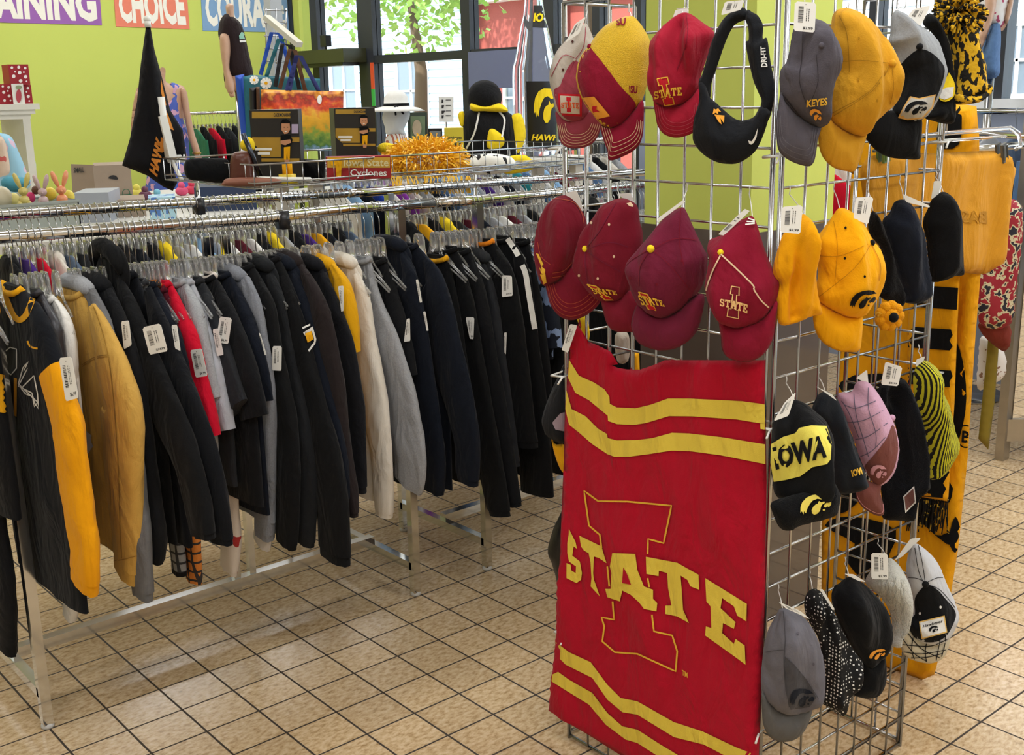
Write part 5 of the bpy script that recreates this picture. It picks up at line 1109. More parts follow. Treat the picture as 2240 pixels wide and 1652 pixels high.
SL = {
 'S': [(150, 295), (190, 375), (198, 415), (178, 400), (170, 455), (215, 490), (228, 560), (222, 600), (195, 620), (165, 605), (135, 590), (135, 500), (160, 510), (165, 545), (190, 560), (192, 520), (150, 490), (140, 440), (140, 380), (148, 330)],
 'T': [(212, 335), (345, 400), (375, 500), (330, 470), (300, 460), (295, 560), (300, 600), (335, 700), (280, 640), (285, 590), (280, 500), (268, 440), (240, 425), (222, 400)],
 'A': [(410, 440), (548, 445), (560, 540), (600, 640), (655, 660), (655, 715), (680, 740), (675, 790), (600, 775), (570, 735), (520, 690), (470, 665), (455, 730), (380, 705), (368, 655), (400, 655), (405, 560), (395, 520)],
 'U': [(612, 462), (800, 498), (928, 570), (932, 660), (880, 640), (860, 600), (820, 575), (830, 700), (835, 780), (870, 860), (800, 820), (728, 805), (730, 755), (765, 755), (745, 650), (740, 560), (690, 545), (688, 578), (615, 565)],
 'E': [(968, 590), (1218, 745), (1215, 850), (1160, 815), (1140, 760), (1070, 710), (1060, 770), (1150, 855), (1140, 895), (1075, 860), (1070, 920), (1140, 985), (1150, 955), (1205, 995), (1210, 1110), (1150, 1065), (968, 935), (972, 880), (1005, 890), (1000, 760), (975, 730)]}
for k, p in SL.items(): decal('banner_letter', [K('H', p)], bt, GY, bn, s=9, off=.0045)
decal('letter_opening', [K('H', [(476, 525), (500, 570), (522, 630), (468, 620)])], bt, CARD, bn, s=9, off=.006)
for p in ([(345, 410), (335, 330), (270, 275), (240, 65), (325, 128), (500, 130), (765, 155), (718, 380), (625, 355), (622, 445)], [(380, 520), (392, 640)], [(412, 730), (420, 840), (345, 825), (362, 880), (350, 970), (425, 1035), (560, 1045), (790, 1150), (800, 1030), (770, 935), (660, 910), (648, 810)], [(622, 590), (632, 645)]):
    lines('emblem_outline', [K('H', p)], 3.6, bt, THR, bn, off=.006, sm=0)
text_on('trademark', 'TM', K('H', [(828, 1140), (862, 1158), (862, 1190), (828, 1172)]), bt, THR, bn, off=.005)
MB().tube([onX(1264, 720, TC.x-.02), onX(1268, 700, TC.x+.004), onX(1270, 716, TC.x-.012)], .002, 5).build('hang_loop', cloth('string_red', 'A02030'), bn)
tagquad('price_tag', K('G', [(255, 82), (325, 95), (235, 360), (175, 330)]), Plane(bp_.P+bp_.n*.02, bp_.n), bn)
# ------------------------------------------------------------------ second rail and farther racks
def simple_shirt(col, hem=.60, w=.22, th=.018, seed=0, hoodlike=False):
    rings = []; N = 22; lv = 14; zt = 0
    for j in range(lv):
        u = j/(lv-1); z = -hem*u**1.2; q = min(1, -z/.10); ww = .05+(w-.05)*q**.8; ring = []
        for a in range(N):
            c, s = sup(2*math.pi*a/N, .8); y = ww*c; fo = .005*min(1, u*3)*noise.noise(Vector((y*28+seed, z*2, seed)))
            ring.append(Vector((th*(.5+.5*min(1, u*5))*s+fo, y, z)))
        rings.append(ring)
    b = MB(); b.add(*ringloft(rings))
    for s in (-1, 1):
        rs = []
        for i in range(7):
            u = i/6; ring = []
            for a in range(10):
                c, k = math.cos(2*math.pi*a/10), math.sin(2*math.pi*a/10); ring.append(Vector((.015*k, s*(w-.02+.03*u)+.045*c, -.09-.4*u)))
            rs.append(ring)
        b.add(*ringloft(rs))
    if hoodlike: b.ball((.005, 0, -.02), .055, 12, 8, (.4, 1.2, .7))
    return b
NAMES = {'purple': PUR, 'red': REDC, 'slate blue': BLUEG, 'black': BLK, 'gold': GOLD, 'charcoal': CHA, 'navy': NAV, 'white': WHT, 'grey': LHG, 'maroon': MRD, 'green': cloth('green', '2F6B4F'), 'sky blue': cloth('sky_blue', '8FB8E0'), 'denim blue': cloth('denim', '5C7BA6', .25), 'brown': BRN, 'yellow': YEL, 'pink': cloth('pink', 'E27FA0'), 'teal': cloth('teal', '2C8C94'), 'cream': CRM, 'royal blue': cloth('royal', '2646B0'), 'violet': cloth('violet', '8A3AA6')}
_proto = {}; _used_lab = set()
def shirt_copy(c, X, Y, z, rz, label, group, cat='top'):
    if c not in _proto:
        o = simple_shirt(c, seed=len(_proto)*3.7, hoodlike=len(_proto) % 3 == 0).build('hanging_top', NAMES[c], origin=(0, 0, 0)); _proto[c] = o
    else: o = _proto[c].copy(); COL.objects.link(o)
    o.location = (X, Y, z); o.rotation_euler = (0, 0, rz); tag(o, label, cat, group); return o
def row(seq, X0, X1, Y, zf, where, rz=0, lab=1, hang=True, axis='X', jit=.004):
    rnd = random.Random(int(X0*100)); n = len(seq)
    for i, c in enumerate(seq):
        X = X0+(X1-X0)*(i+.5)/n+rnd.uniform(-jit, jit); z = zf(X)
        L_ = seq[i-1] if i else None; R_ = seq[i+1] if i+1 < n else None
        if L_ and R_: lb = '%s top between %s and %s ones on %s' % (c, L_, R_, where)
        elif R_: lb = '%s top at the near end of %s' % (c, where)
        else: lb = '%s top at the far end of %s' % (c, where)
        g = 'tops on '+where
        P = (X, Y) if axis == 'X' else (Y, X)
        shirt_copy(c, P[0], P[1], z-.13, rz+rnd.uniform(-.03, .03), lb, g)
        if hang:
            hanger(P[0], P[1], z-.003, rz+rnd.uniform(-.03, .03), lab)
            if axis == 'X': neck_hanger(P[0]+(X1-X0)/n*.5, P[1], z-.003, rz+rnd.uniform(-.05, .05), lab)
row(['black', 'purple', 'red', 'cream', 'slate blue', 'charcoal', 'brown', 'gold', 'black', 'navy', 'black', 'yellow', 'grey', 'white', 'sky blue', 'grey', 'white', 'maroon', 'white', 'black', 'yellow', 'grey', 'black', 'purple', 'gold', 'navy', 'black', 'slate blue'], 1.02, 2.20, YR, lambda x: railz(RR, x), 'the second rail')
row(['black', 'gold', 'black', 'yellow', 'charcoal', 'orange' if 0 else 'maroon', 'navy', 'grey', 'white', 'maroon', 'grey', 'black', 'white', 'brown', 'sky blue', 'black', 'white', 'navy', 'pink', 'grey'], 2.42, 3.5, YR, lambda x: railz(RR, x), 'the second rail of the rear rack')
row(['black', 'denim blue', 'white', 'grey', 'black', 'sky blue', 'white', 'maroon'], 2.86, 3.5, YF, lambda x: railz(RF, x), 'the front rail behind the tower', lab=0, hang=False)
def far_rack(label, X0, X1, Y, zt, seq, where, dbl=False):
    t = thing('garment_rack', label, 'clothes rack', ((X0+X1)/2, Y, 0))
    MB().tube([(X0, Y, zt), (X1, Y, zt)], .014, 10).build('rail', CHROME, t)
    for X in (X0, X1):
        MB().bar((X, Y, .02), (X, Y, zt), .026).build('leg', CHROME, t, smooth=False); MB().bar((X, Y-.26, .02), (X, Y+.26, .02), .026).build('foot', CHROME, t, smooth=False)
    row(seq, X0+.04, X1-.04, Y, lambda x: zt, where, lab=2)
far_rack('chrome clothes rack of blue and white tops behind the rear rack', 3.1, 4.9, 5.12, 1.30, ['white', 'sky blue', 'navy', 'royal blue', 'white', 'violet', 'cream', 'grey', 'navy', 'denim blue', 'white', 'sky blue', 'grey', 'purple', 'white', 'navy', 'grey', 'teal', 'denim blue', 'white', 'sky blue', 'maroon', 'white', 'navy'], 'the blue and white rack')
far_rack('chrome clothes rack of pale tops near the shop door', 4.35, 5.9, 5.75, 1.30, ['royal blue', 'white', 'grey', 'navy', 'cream', 'violet', 'white', 'navy', 'pink', 'white', 'grey', 'red', 'white', 'denim blue', 'white', 'black', 'cream', 'grey'], 'the rack near the door')
far_rack('chrome clothes rack of dark tops against the lime wall', 4.45, 5.35, 9.5, 1.50, ['green', 'black', 'red', 'black', 'charcoal', 'black', 'navy', 'black', 'grey', 'black', 'brown'], 'the rack by the lime wall')
# jeans rack under the right window
t = thing('garment_rack', 'chrome rack of blue jeans under the right-hand window', 'clothes rack', (5.6, 2.4, 0))
MB().tube([(5.55, .6, 1.50), (5.55, 4.4, 1.50)], .015, 10).build('rail', CHROME, t)
for Y in (.6, 4.4): MB().bar((5.55, Y, .02), (5.55, Y, 1.5), .026).build('leg', CHROME, t, smooth=False)
row(['denim blue', 'grey', 'sky blue', 'navy', 'denim blue', 'slate blue', 'black', 'denim blue', 'sky blue', 'grey', 'slate blue', 'navy', 'white', 'denim blue', 'slate blue', 'grey', 'navy', 'sky blue', 'black', 'slate blue', 'denim blue', 'white', 'slate blue', 'sky blue', 'navy', 'grey'], .75, 4.3, 5.55, lambda x: 1.50, 'the jeans rack', rz=math.pi/2, lab=2, axis='Y')
# ------------------------------------------------------------------ wire basket shelf with its contents
def fpl(x, y, Y, b=1.0):
    P = onY(x, y, Y); nc = CAM-P; nc.z = 0; nc.normalize(); return Plane(P, Vector((0, -1, 0))*(1-b)+nc*b)
bx0, by0, bz0, bz1 = 1.865, 3.50, 1.345, 1.424
byb = onX(357, 347, bx0).y; bx1 = 3.42
t = thing('wire_basket', 'long shallow chrome wire basket on top of the clothes rack', 'wire basket', ((bx0+bx1)/2, (by0+byb)/2, bz0))
b = MB()
for z in (bz0, bz0+.018, bz1): b.tube([(bx0, by0, z), (bx1, by0, z), (bx1, byb, z), (bx0, byb, z)], .0036 if z == bz1 else .0028, 6, closed=True)
b.build('rim', CHROMED, t)
b = MB(); n = int((bx1-bx0)/.062)
for i in range(n+1):
    x = bx0+(bx1-bx0)*i/n; b.tube([(x, by0, bz1), (x, by0, bz0), (x, byb, bz0), (x, byb, bz1)], .0019, 5)
n = 12
for i in range(1, n): y = by0+(byb-by0)*i/n; b.tube([(bx0, y, bz1), (bx0, y, bz0), (bx1, y, bz0), (bx1, y, bz1)], .0019, 5)
b.build('wires', CHROMED, t)
for x, y in ((434, 462), (617, 492)):
    P = onY(x, y-14, YR if x < 500 else YF); MB().box(P.x-.012, P.x+.012, P.y-.022, P.y+.022, P.z-.03, P.z+.022).build('clamp', mat('black_clamp', '26262A', .3), t)
    MB().tube([P+Z*.018, atz(x-2, 402 if x < 500 else 412, bz0)], .0035, 6).build('clamp_rod', CHROMED, t)
for yy in (by0+.12, byb-.06):
    for xx in (bx0+.1, bx1-.1): MB().tube([(xx, yy, bz0), (xx, yy, 0)], .009, 8).build('support_leg', CHROME, t)
TH = 1.349
def camera_box(name, label, cat, x0, x1, ytop, ybot, Y, depth, mt, group=None, turn=0.0, z0=None):
    """box whose front is turned to the camera; (x0..x1, ytop..ybot) pixels of its front face"""
    pl = fpl((x0+x1)/2, (ytop+ybot)/2, Y); n = (Matrix.Rotation(turn, 3, 'Z') @ pl.n); pl = Plane(pl.P, n)
    C = [pl.uv(x0, ytop), pl.uv(x1, ytop), pl.uv(x1, ybot), pl.uv(x0, ybot)]
    a0 = (C[0][0]+C[3][0])/2; a1 = (C[1][0]+C[2][0])/2; b1 = (C[0][1]+C[1][1])/2; b0 = (C[2][1]+C[3][1])/2
    if z0 is not None: b0 = z0-pl.P.z
    V = [pl.at(a, b_, h) for h in (0, -depth) for a, b_ in ((a0, b0), (a1, b0), (a1, b1), (a0, b1))]
    F = [(0, 1, 2, 3), (7, 6, 5, 4), (0, 4, 5, 1), (1, 5, 6, 2), (2, 6, 7, 3), (3, 7, 4, 0)]
    t = thing(name, label, cat, pl.at((a0+a1)/2, b0, -depth/2), group)
    o = mk('carton' if 'box' in name else 'body', V, F, mt, t, smooth=False); return t, o, pl, (a0, a1, b0, b1)
BOXB = mat('box_black', '221F1C', .45, var=.2, vscale=20); BOXG = mat('box_gold', 'B08A2E', .4, var=.2, vscale=14); SKIN = mat('tan_skin', 'C98F6A', .6)
for k, (x0, x1, y0, y1, Y, lb, tn) in enumerate(((550, 656, 240, 384, 3.72, 'black and gold figurine box at the left of the wire basket', -.12), (733, 822, 236, 342, 3.98, 'black and gold figurine box behind the red wooden sign', .16))):
    t, o, pl, _ = camera_box('figurine_box', lb, 'box', x0, x1, y0, y1, Y, .13, BOXB, 'figurine boxes in the wire basket', turn=tn, z0=TH)
    tr = bvh([o]); W = x1-x0; H = y1-y0; P = lambda u, v: (x0+W*u, y0+H*v)
    for u0, u1, v0, v1 in ((0, 1, .03, .13), (0, 1, .42, .49), (0, .62, .49, .72), (0, 1, .74, .79)): decal('gold_band', [[P(u0+.01, v0), P(u1-.01, v0), P(u1-.01, v1), P(u0+.01, v1)]], tr, BOXG, t, s=20, off=.002)
    text_on('name_print', 'CADE MCNAMARA', [P(.46, .052), P(.84, .05), P(.84, .105), P(.46, .107)], tr, INK, t, bold=.02, off=.004)
    for j, v in enumerate((.58, .645)): decal('caption', [[P(.08+.05*j, v), P(.42-.04*j, v), P(.42-.04*j, v+.04), P(.08+.05*j, v+.04)]], tr, TAGM, t, s=20, off=.004)
    fg = [('figure_hair', BLK, [(.60, .20), (.64, .15), (.72, .14), (.80, .18), (.81, .26), (.61, .27)]), ('figure_face', SKIN, [(.62, .21), (.79, .21), (.80, .30), (.75, .36), (.68, .37), (.62, .31)]), ('figure_shirt', BLK, [(.60, .39), (.80, .38), (.85, .46), (.80, .56), (.66, .57), (.60, .48)]), ('figure_arms', SKIN, [(.60, .47), (.80, .45), (.82, .50), (.70, .54), (.60, .52)]), ('figure_trousers', GOLD, [(.67, .57), (.80, .56), (.79, .76), (.75, .76), (.73, .66), (.72, .76), (.67, .76)]), ('figure_legs', SKIN, [(.68, .76), (.78, .76), (.77, .82), (.69, .82)])]
    for i, (nm, m_, pp) in enumerate(fg): decal(nm, [[P(*q) for q in pp]], tr, m_, t, s=12, off=.005+.0006*i)
    for eu in (.665, .735): decal('figure_eye', [[P(eu, .262), P(eu+.025, .262), P(eu+.025, .272), P(eu, .272)]], tr, INK, t, s=5, off=.0095)
    decal('figure_smile', [[P(.68, .325), P(.74, .322), P(.72, .338), P(.69, .338)]], tr, TAGM, t, s=5, off=.0095)
    if k == 0: decal('sticker', [[P(.83, .22), P(.97, .22), P(.97, .36), P(.83, .36)]], tr, mat('sticker_lilac', 'B9A9C9', .5), t, s=12, off=.005)
# small figurine in front of the first box
pl = fpl(628, 380, 3.6); fgt = thing('figurine', 'small football figurine base in black and yellow before the figurine box', 'figurine', pl.at(0, -.02))
MB().lathe([(.036, 0), (.036, .014), (.03, .018), (.03, .03)], Vector((pl.P.x, pl.P.y, TH)), 18).build('base', mat('base_yellow', 'E5C62A', .4), fgt)
MB().tube([(pl.P.x-.008, pl.P.y, TH+.03), (pl.P.x-.008, pl.P.y, TH+.07)], .009, 8).tube([(pl.P.x+.012, pl.P.y, TH+.03), (pl.P.x+.012, pl.P.y, TH+.07)], .009, 8).build('legs', GOLD, fgt)
t, o, pl, _ = camera_box('wooden_sign', 'yellow and red wooden block sign reading Iowa State Cyclones', 'sign', 714, 855, 342, 394, 3.53, .05, mat('sign_red', 'A41E26', .5), z0=TH)
t['category'] = 'sign'; tr = bvh([o])
decal('yellow_band', [[(716, 344), (853, 344), (853, 367), (716, 367)]], tr, mat('sign_yellow', 'D9A93A', .5), t, s=20)
text_on('lettering', 'Iowa State', [(752, 347), (850, 347), (850, 364), (752, 364)], tr, mat('sign_cream', 'E9D9A0', .5), t, off=.003)
text_on('lettering', 'Cyclones', [(766, 370), (846, 370), (846, 390), (766, 390)], tr, WHITEP, t, off=.003)
decal('ribbon', [[(722, 346), (748, 346), (746, 386), (736, 388), (734, 362), (724, 362)]], tr, GOLD, t, off=.004)
def blob(name, label, cat, poly, Y, mt, depth=.04, sm=4, blend=1.0, group=None, folds=.006, **k):
    cx = sum(p[0] for p in poly)/len(poly); cy = sum(p[1] for p in poly)/len(poly); pl = fpl(cx, cy, Y, blend)
    o = puff(name, poly, pl, mt, depth, 1.0, smooth_n=sm, folds=folds, **k)
    if k.get('parent') is None: tag(o, label, cat, group)
    return o, pl
LEA = mat('brown_leather', '5E3428', .35, bump=.4, bscale=60); LEB = mat('tan_leather', '8E5A46', .45)
blob('leather_glove', 'dark brown leather ball glove standing in the basket', 'glove', [(505, 345), (512, 334), (535, 330), (550, 338), (556, 370), (554, 402), (508, 404), (503, 370)], 3.62, LEA, .035)
blob('leather_pouch', 'flat tan leather pouch lying at the basket front', 'pouch', [(488, 398), (500, 390), (560, 388), (610, 392), (612, 402), (560, 408), (490, 407)], 3.56, LEB, .02)
blob('folded_cloth', 'folded black cloth in the left end of the basket', 'cloth', [(408, 350), (470, 346), (500, 352), (498, 398), (440, 396), (408, 388)], 3.75, BLK, .03)
blob('book_stack', 'flat white booklet under the figurine', 'booklet', [(560, 386), (680, 388), (684, 398), (564, 396)], 3.58, WHITEP, .01, sm=0, folds=0)
o = MB().tube([onY(532, 292, 3.6), onY(570, 385, 3.58)], .009, 10).build('baton', mat('baton_steel', '4A4E58', .25, 1)); tag(o, 'dark metal baton leaning against the figurine box', 'baton')
blob('toy_pouch', 'bright yellow toy beside the baton', 'toy', [(528, 308), (545, 300), (556, 310), (556, 328), (535, 330), (526, 322)], 3.7, YEL, .02)
blob('black_case', 'black case standing behind the wooden sign', 'case', [(660, 348), (712, 350), (712, 395), (664, 395)], 3.75, BLK, .03, sm=0)
# pom-pom
pc = onY(930, 352, 3.70); rnd = random.Random(8); V = []; F = []
for i in range(2200):
    d = Vector((rnd.gauss(0, 1), rnd.gauss(0, 1), rnd.gauss(.15, 1))).normalized(); q = Vector((d.x*.165, d.y*.13, d.z*.075)); c = pc+q*rnd.uniform(.55, 1.02); c.z = max(c.z, TH+.01) if abs(c.y-by0) > .03 and c.y > by0 else c.z
    side = d.cross(Vector((rnd.uniform(-1, 1), rnd.uniform(-1, 1), rnd.uniform(-1, 1)))).normalized()*.0032; p = c; dd = (d+side.normalized()*rnd.uniform(-.8, .8)).normalized()
    k = len(V)
    for j in range(4): V += [p-side, p+side]; p = p+dd*.013; dd = (dd+Vector((rnd.uniform(-.7, .7), rnd.uniform(-.7, .7), rnd.uniform(-.9, .3)))).normalized()
    for j in range(3): F.append((k+2*j, k+2*j+1, k+2*j+3, k+2*j+2))
for i in range(40):      # strands hanging over the edge
    p = onY(rnd.uniform(850, 1030), 385, 3.49); k = len(V)
    for j in range(7): V += [p-Vector((.003, 0, 0)), p+Vector((.003, 0, 0))]; p = p+Vector((rnd.uniform(-.006, .006), rnd.uniform(-.004, .002), -.011))
    for j in range(6): F.append((k+2*j, k+2*j+1, k+2*j+3, k+2*j+2))
pp = mk('pompom', V, F, mat('pompom_plastic', 'FFC430', .35), None); tag(pp, 'big shredded golden pom-pom lying in the wire basket', 'pom-pom')
blob('folded_pennant', 'white and black folded pennant right of the pom-pom', 'pennant', [(1030, 345), (1075, 336), (1120, 345), (1125, 372), (1060, 382), (1025, 378)], 3.8, two_tone(mat('pennant_cloth', 'EEEEEE', .8), '202022', 'F0EFE8', 30, .42), .03)
blob('yellow_pennant', 'plain yellow folded flag at the right of the basket', 'flag', [(1110, 345), (1150, 340), (1170, 362), (1150, 376), (1100, 378)], 3.9, YEL, .02)
o, pl = blob('rolled_scarf', 'black and yellow rolled scarf behind the pom-pom', 'scarf', [(828, 318), (845, 312), (870, 320), (872, 334), (850, 338), (828, 332)], 4.0, YEL, .03)
# ------------------------------------------------------------------ things behind: bottle, plush, boxes (on a table behind the racks)
def table(name, label, x0, x1, y0, y1, z, mt, cat='table'):
    t = thing(name, label, cat, ((x0+x1)/2, (y0+y1)/2, 0)); MB().box(x0, x1, y0, y1, z-.035, z).build('table_top', mt, t, smooth=False)
    for x in (x0+.06, x1-.06):
        for y in (y0+.06, y1-.06): MB().box(x-.025, x+.025, y-.025, y+.025, 0, z-.035).build('leg', mt, t, smooth=False)
    return t
T1 = onY(1075, 350, 4.55).z
table('display_table', 'pale display table carrying the giant bottle and plush bird', 2.6, 4.3, 4.38, 4.80, T1, mat('table_white', 'D8D6CE', .5))
bc = onY(1172, 300, 4.55); rr = 48/FPX*(bc-CAM).length
BG = mat('bottle_glass', 'F0F4FC', .03, 0, trans=.94, ior=1.12)
t = thing('giant_bottle', 'giant clear plastic bottle with black and yellow labels', 'bottle', (bc.x, bc.y, T1))
zt0 = onY(1172, -60, 4.55).z; z_sh = onY(1172, 140, 4.55).z; z_n = onY(1172, 60, 4.55).z
prof = [(rr*.6, T1+.004), (rr*.98, T1+.01), (rr, T1+.03), (rr, z_sh-.08), (rr*.98, z_sh-.02), (rr*.86, z_sh+.03), (rr*.6, z_n), (rr*.46, z_n+.06), (rr*.40, z_n+.12), (rr*.36, zt0)]
b = MB(); b.lathe([(r, z) for r, z in prof], (bc.x, bc.y, 0), 36); bo = b.build('bottle_body', BG, t)
MB().lathe([(rr*.38, zt0), (rr*.42, zt0+.02), (rr*.42, zt0+.06), (rr*.36, zt0+.07)], (bc.x, bc.y, 0), 24).build('cap', BLACKM, t)
tr = bvh([bo]); LB = mat('label_black', '141414', .4)
decal('neck_label', [[(1167, 12), (1206, 12), (1212, 62), (1165, 60)]], tr, LB, t, s=6, off=.004); text_on('lettering', 'IOWA', [(1166, 28), (1222, 29), (1224, 48), (1166, 48)], tr, YEL, t, bold=.05, shear=.2, off=.008)
decal('label', [[(1151, 178), (1218, 178), (1218, 325), (1155, 324)]], tr, LB, t, s=6, off=.004)
emblem('hawk_emblem', HAWK[:2], [(1163, 196), (1222, 190), (1225, 275), (1170, 272)], tr, YEL, t, off=.007); text_on('lettering', 'HAWKEYES', [(1163, 293), (1262, 296), (1262, 308), (1162, 308)], tr, YEL, t, bold=.04, shear=.2, off=.008)
PLU = cloth('plush_black', '17171A', .4, bump=1.0)
pl = fpl(1065, 260, 4.55); pt = thing('plush_bird', 'large black plush figure with yellow scarf, seen from behind', 'plush toy', pl.at(0, T1-pl.P.z))
puff('head', ellipse(1060, 213, 38, 38), pl, PLU, .09, 1, parent=pt, smooth_n=4)
puff('body', [(1020, 245), (1060, 240), (1110, 245), (1128, 270), (1135, 340), (1120, 352), (1030, 352), (1014, 330), (1012, 280)], pl, PLU, .10, 1, parent=pt)
puff('scarf', [(1030, 226), (1062, 230), (1092, 226), (1110, 238), (1105, 246), (1060, 244), (1032, 242)], Plane(pl.P+pl.n*.04, pl.n), YEL, .05, 1, parent=pt)
puff('mitten', [(1068, 286), (1082, 282), (1102, 300), (1100, 320), (1076, 326), (1064, 318)], Plane(pl.P+pl.n*.09, pl.n), YEL, .03, 1, parent=pt)
puff('mitten', [(1002, 250), (1014, 244), (1018, 272), (1008, 276)], pl, YEL, .02, 1, parent=pt)
puff('wing', [(1112, 262), (1140, 250), (1150, 300), (1130, 340), (1112, 330)], pl, YEL, .05, 1, parent=pt)
lines('white_piping', [[(1048, 246), (1038, 290), (1020, 325)], [(1092, 245), (1104, 262), (1098, 300)]], 4, bvh([o_ for o_ in pt.children]), WHT, pt, off=.004)
t, o, pl, _ = camera_box('snack_box', 'yellow and black checked box reading Hawkeyes beside the plush', 'box', 972, 1014, 280, 322, 4.5, .1, mat('box_yellow', 'CDBB36', .5), z0=T1)
tr = bvh([o]); text_on('lettering', 'Hawkeyes', [(975, 298), (1010, 298), (1010, 306), (975, 306)], tr, INK, t, off=.004)
for k in range(4): decal('checks', [[(974+k*10, 313), (979+k*10, 313), (979+k*10, 322), (974+k*10, 322)]], tr, INK, t, s=9, off=.004)
t, o, pl, _ = camera_box('photo_frame', 'black framed small screen left of the yellow checked box', 'frame', 937, 968, 281, 318, 4.5, .03, BLACKM, z0=T1)
decal('screen', [[(941, 286), (964, 286), (964, 314), (941, 314)]], bvh([o]), mat('grey_screen', '6E7678', .2), t, s=10, off=.004)
# bust with sun hat, framed picture, number sign
T2 = 1.1
table('side_table', 'small pale table holding the white bust and framed picture', 3.1, 4.25, 5.62, 6.1, T2, mat('table_white', 'D8D6CE', .5))
Yb = 5.8; pl = fpl(866, 260, Yb); bt_ = thing('display_bust', 'white display bust wearing a striped skirt', 'bust', pl.at(0, T2-pl.P.z))
puff('torso', [(846, 236), (870, 228), (893, 236), (896, 256), (884, 282), (886, 296), (848, 296), (842, 278), (836, 256)], pl, mat('bust_white', 'D9D9D6', .6), .09, 1, parent=bt_)
puff('skirt', [(850, 288), (884, 288), (896, 345), (848, 350), (836, 345)], pl, two_tone(mat('striped_cloth', 'DDDDDD', .8), 'B86E58', 'E8E4DC', 18, .35, (1, 1, .02), 'wave'), .07, 1, parent=bt_)
MB().lathe([(.05, 0), (.03, .03), (.03, .25)], (pl.P.x, pl.P.y, T2), 16).build('stand', WHITEP, bt_)
hp = onY(867, 232, Yb-.05); hm = MB(); hm.lathe([(.17, -.03), (.13, -.012), (.075, 0), (.07, .05), (.045, .085), (.002, .095)], hp, 28, 1, 1)
ho = hm.build('hat_body', mat('hat_white', 'ECEBE6', .7, bump=.3, bscale=150)); ht = ho; tag(ho, 'white floppy sun hat with black ribbon on the display bust', 'hat'); ho.name = 'sun_hat'
rb_ = MB(); rb_.lathe([(.078, 0), (.076, .016)], hp, 28); rb_.tube([hp+Vector((-.06, -.07, .005)), hp+Vector((-.07, -.09, -.05))], .006, 5).tube([hp+Vector((-.05, -.07, .005)), hp+Vector((-.02, -.10, -.045))], .006, 5); rb_.build('ribbon', BLK, ho)
t, o, pl, _ = camera_box('framed_picture', 'framed dark green picture leaning behind the bust', 'picture', 892, 935, 246, 312, 5.95, .03, mat('picture_frame', '39443A', .5), z0=T2)
decal('picture', [[(898, 254), (930, 254), (930, 306), (898, 306)]], bvh([o]), mat('picture_green', '6E8062', .4, var=.5, vscale=14), t, s=12, off=.006)
decal('picture_figure', [ellipse(912, 280, 10, 18)], bvh([o]), mat('picture_tan', 'B7A68C', .5, var=.3, vscale=20), t, s=6, off=.012)
np_ = fpl(975, 240, 6.2); nsn = thing('number_sign', 'white plastic sign card in a stand behind the plush', 'sign', np_.at(0, -.8))
t_ = mk('card', [np_.at(*np_.uv(x, y), h) for h in (0, -.006) for x, y in ((959, 212), (992, 212), (992, 267), (960, 267))], [(0, 1, 2, 3)[::-1], (4, 5, 6, 7), (0, 1, 5, 4), (1, 2, 6, 5), (2, 3, 7, 6), (3, 0, 4, 7)], WHITEP, nsn, smooth=False)
P0_ = np_.at(*np_.uv(975, 267)); MB().tube([P0_, (P0_.x, P0_.y, 0)], .008, 8).lathe([(.12, .0), (.12, .012)], (P0_.x, P0_.y, 0), 20).build('stand', CHROMED, nsn)
for k, y in enumerate((218, 230, 242, 252)): decal('print', [[(966, y), (970+2*k % 5, y), (970, y+7), (966, y+7)], [(975, y), (986, y), (986, y+1.6), (975, y+1.6)]], bvh([t_]), INK, nsn, s=8, off=.006)
# long box with floodlight on the window frame, level strip
P0_ = onX(676, 125, XW-.06); P1_ = onX(800, 125, XW-.06)
zt_, zb_ = onX(720, 108, XW-.25).z, onX(720, 138, XW-.25).z
t = thing('air_curtain', 'dark olive long box unit mounted on the window frame', 'air curtain', (XW-.2, (P0_.y+P1_.y)/2, zb_)); MB().box(XW-.30, XW-.052, P1_.y, P0_.y, zb_, zt_).build('housing', mat('olive_metal', '3C3F28', .4), t, smooth=False)
MB().box(XW-.28, XW-.1, P1_.y+.05, P0_.y-.05, zb_-.03, zb_).build('grille', BLACKM, t, smooth=False)
q = onX(713, 100, XW-.2); t = thing('flood_lamp', 'small square black floodlight on top of the olive box', 'lamp', (q.x, q.y, zt_)); MB().box(q.x-.03, q.x+.03, q.y-.05, q.y+.05, zt_+.03, zt_+.13).build('lamp_head', BLACKM, t, smooth=False); MB().tube([(q.x, q.y, zt_), (q.x, q.y, zt_+.05)], .008, 6).build('bracket', BLACKM, t)
q0, q1, q2 = [onX(811, y, XW-.07) for y in (137, 195, 232)]
t = thing('height_strip', 'red and green height marker strip on the window mullion', 'height marker', q2); MB().box(XW-.062, XW-.054, q0.y-.025, q0.y+.025, q1.z, q0.z).build('red_part', mat('strip_red', 'D8502C', .5), t, smooth=False); MB().box(XW-.062, XW-.054, q0.y-.025, q0.y+.025, q2.z, q1.z).build('green_part', mat('strip_green', '3CB04C', .5), t, smooth=False)
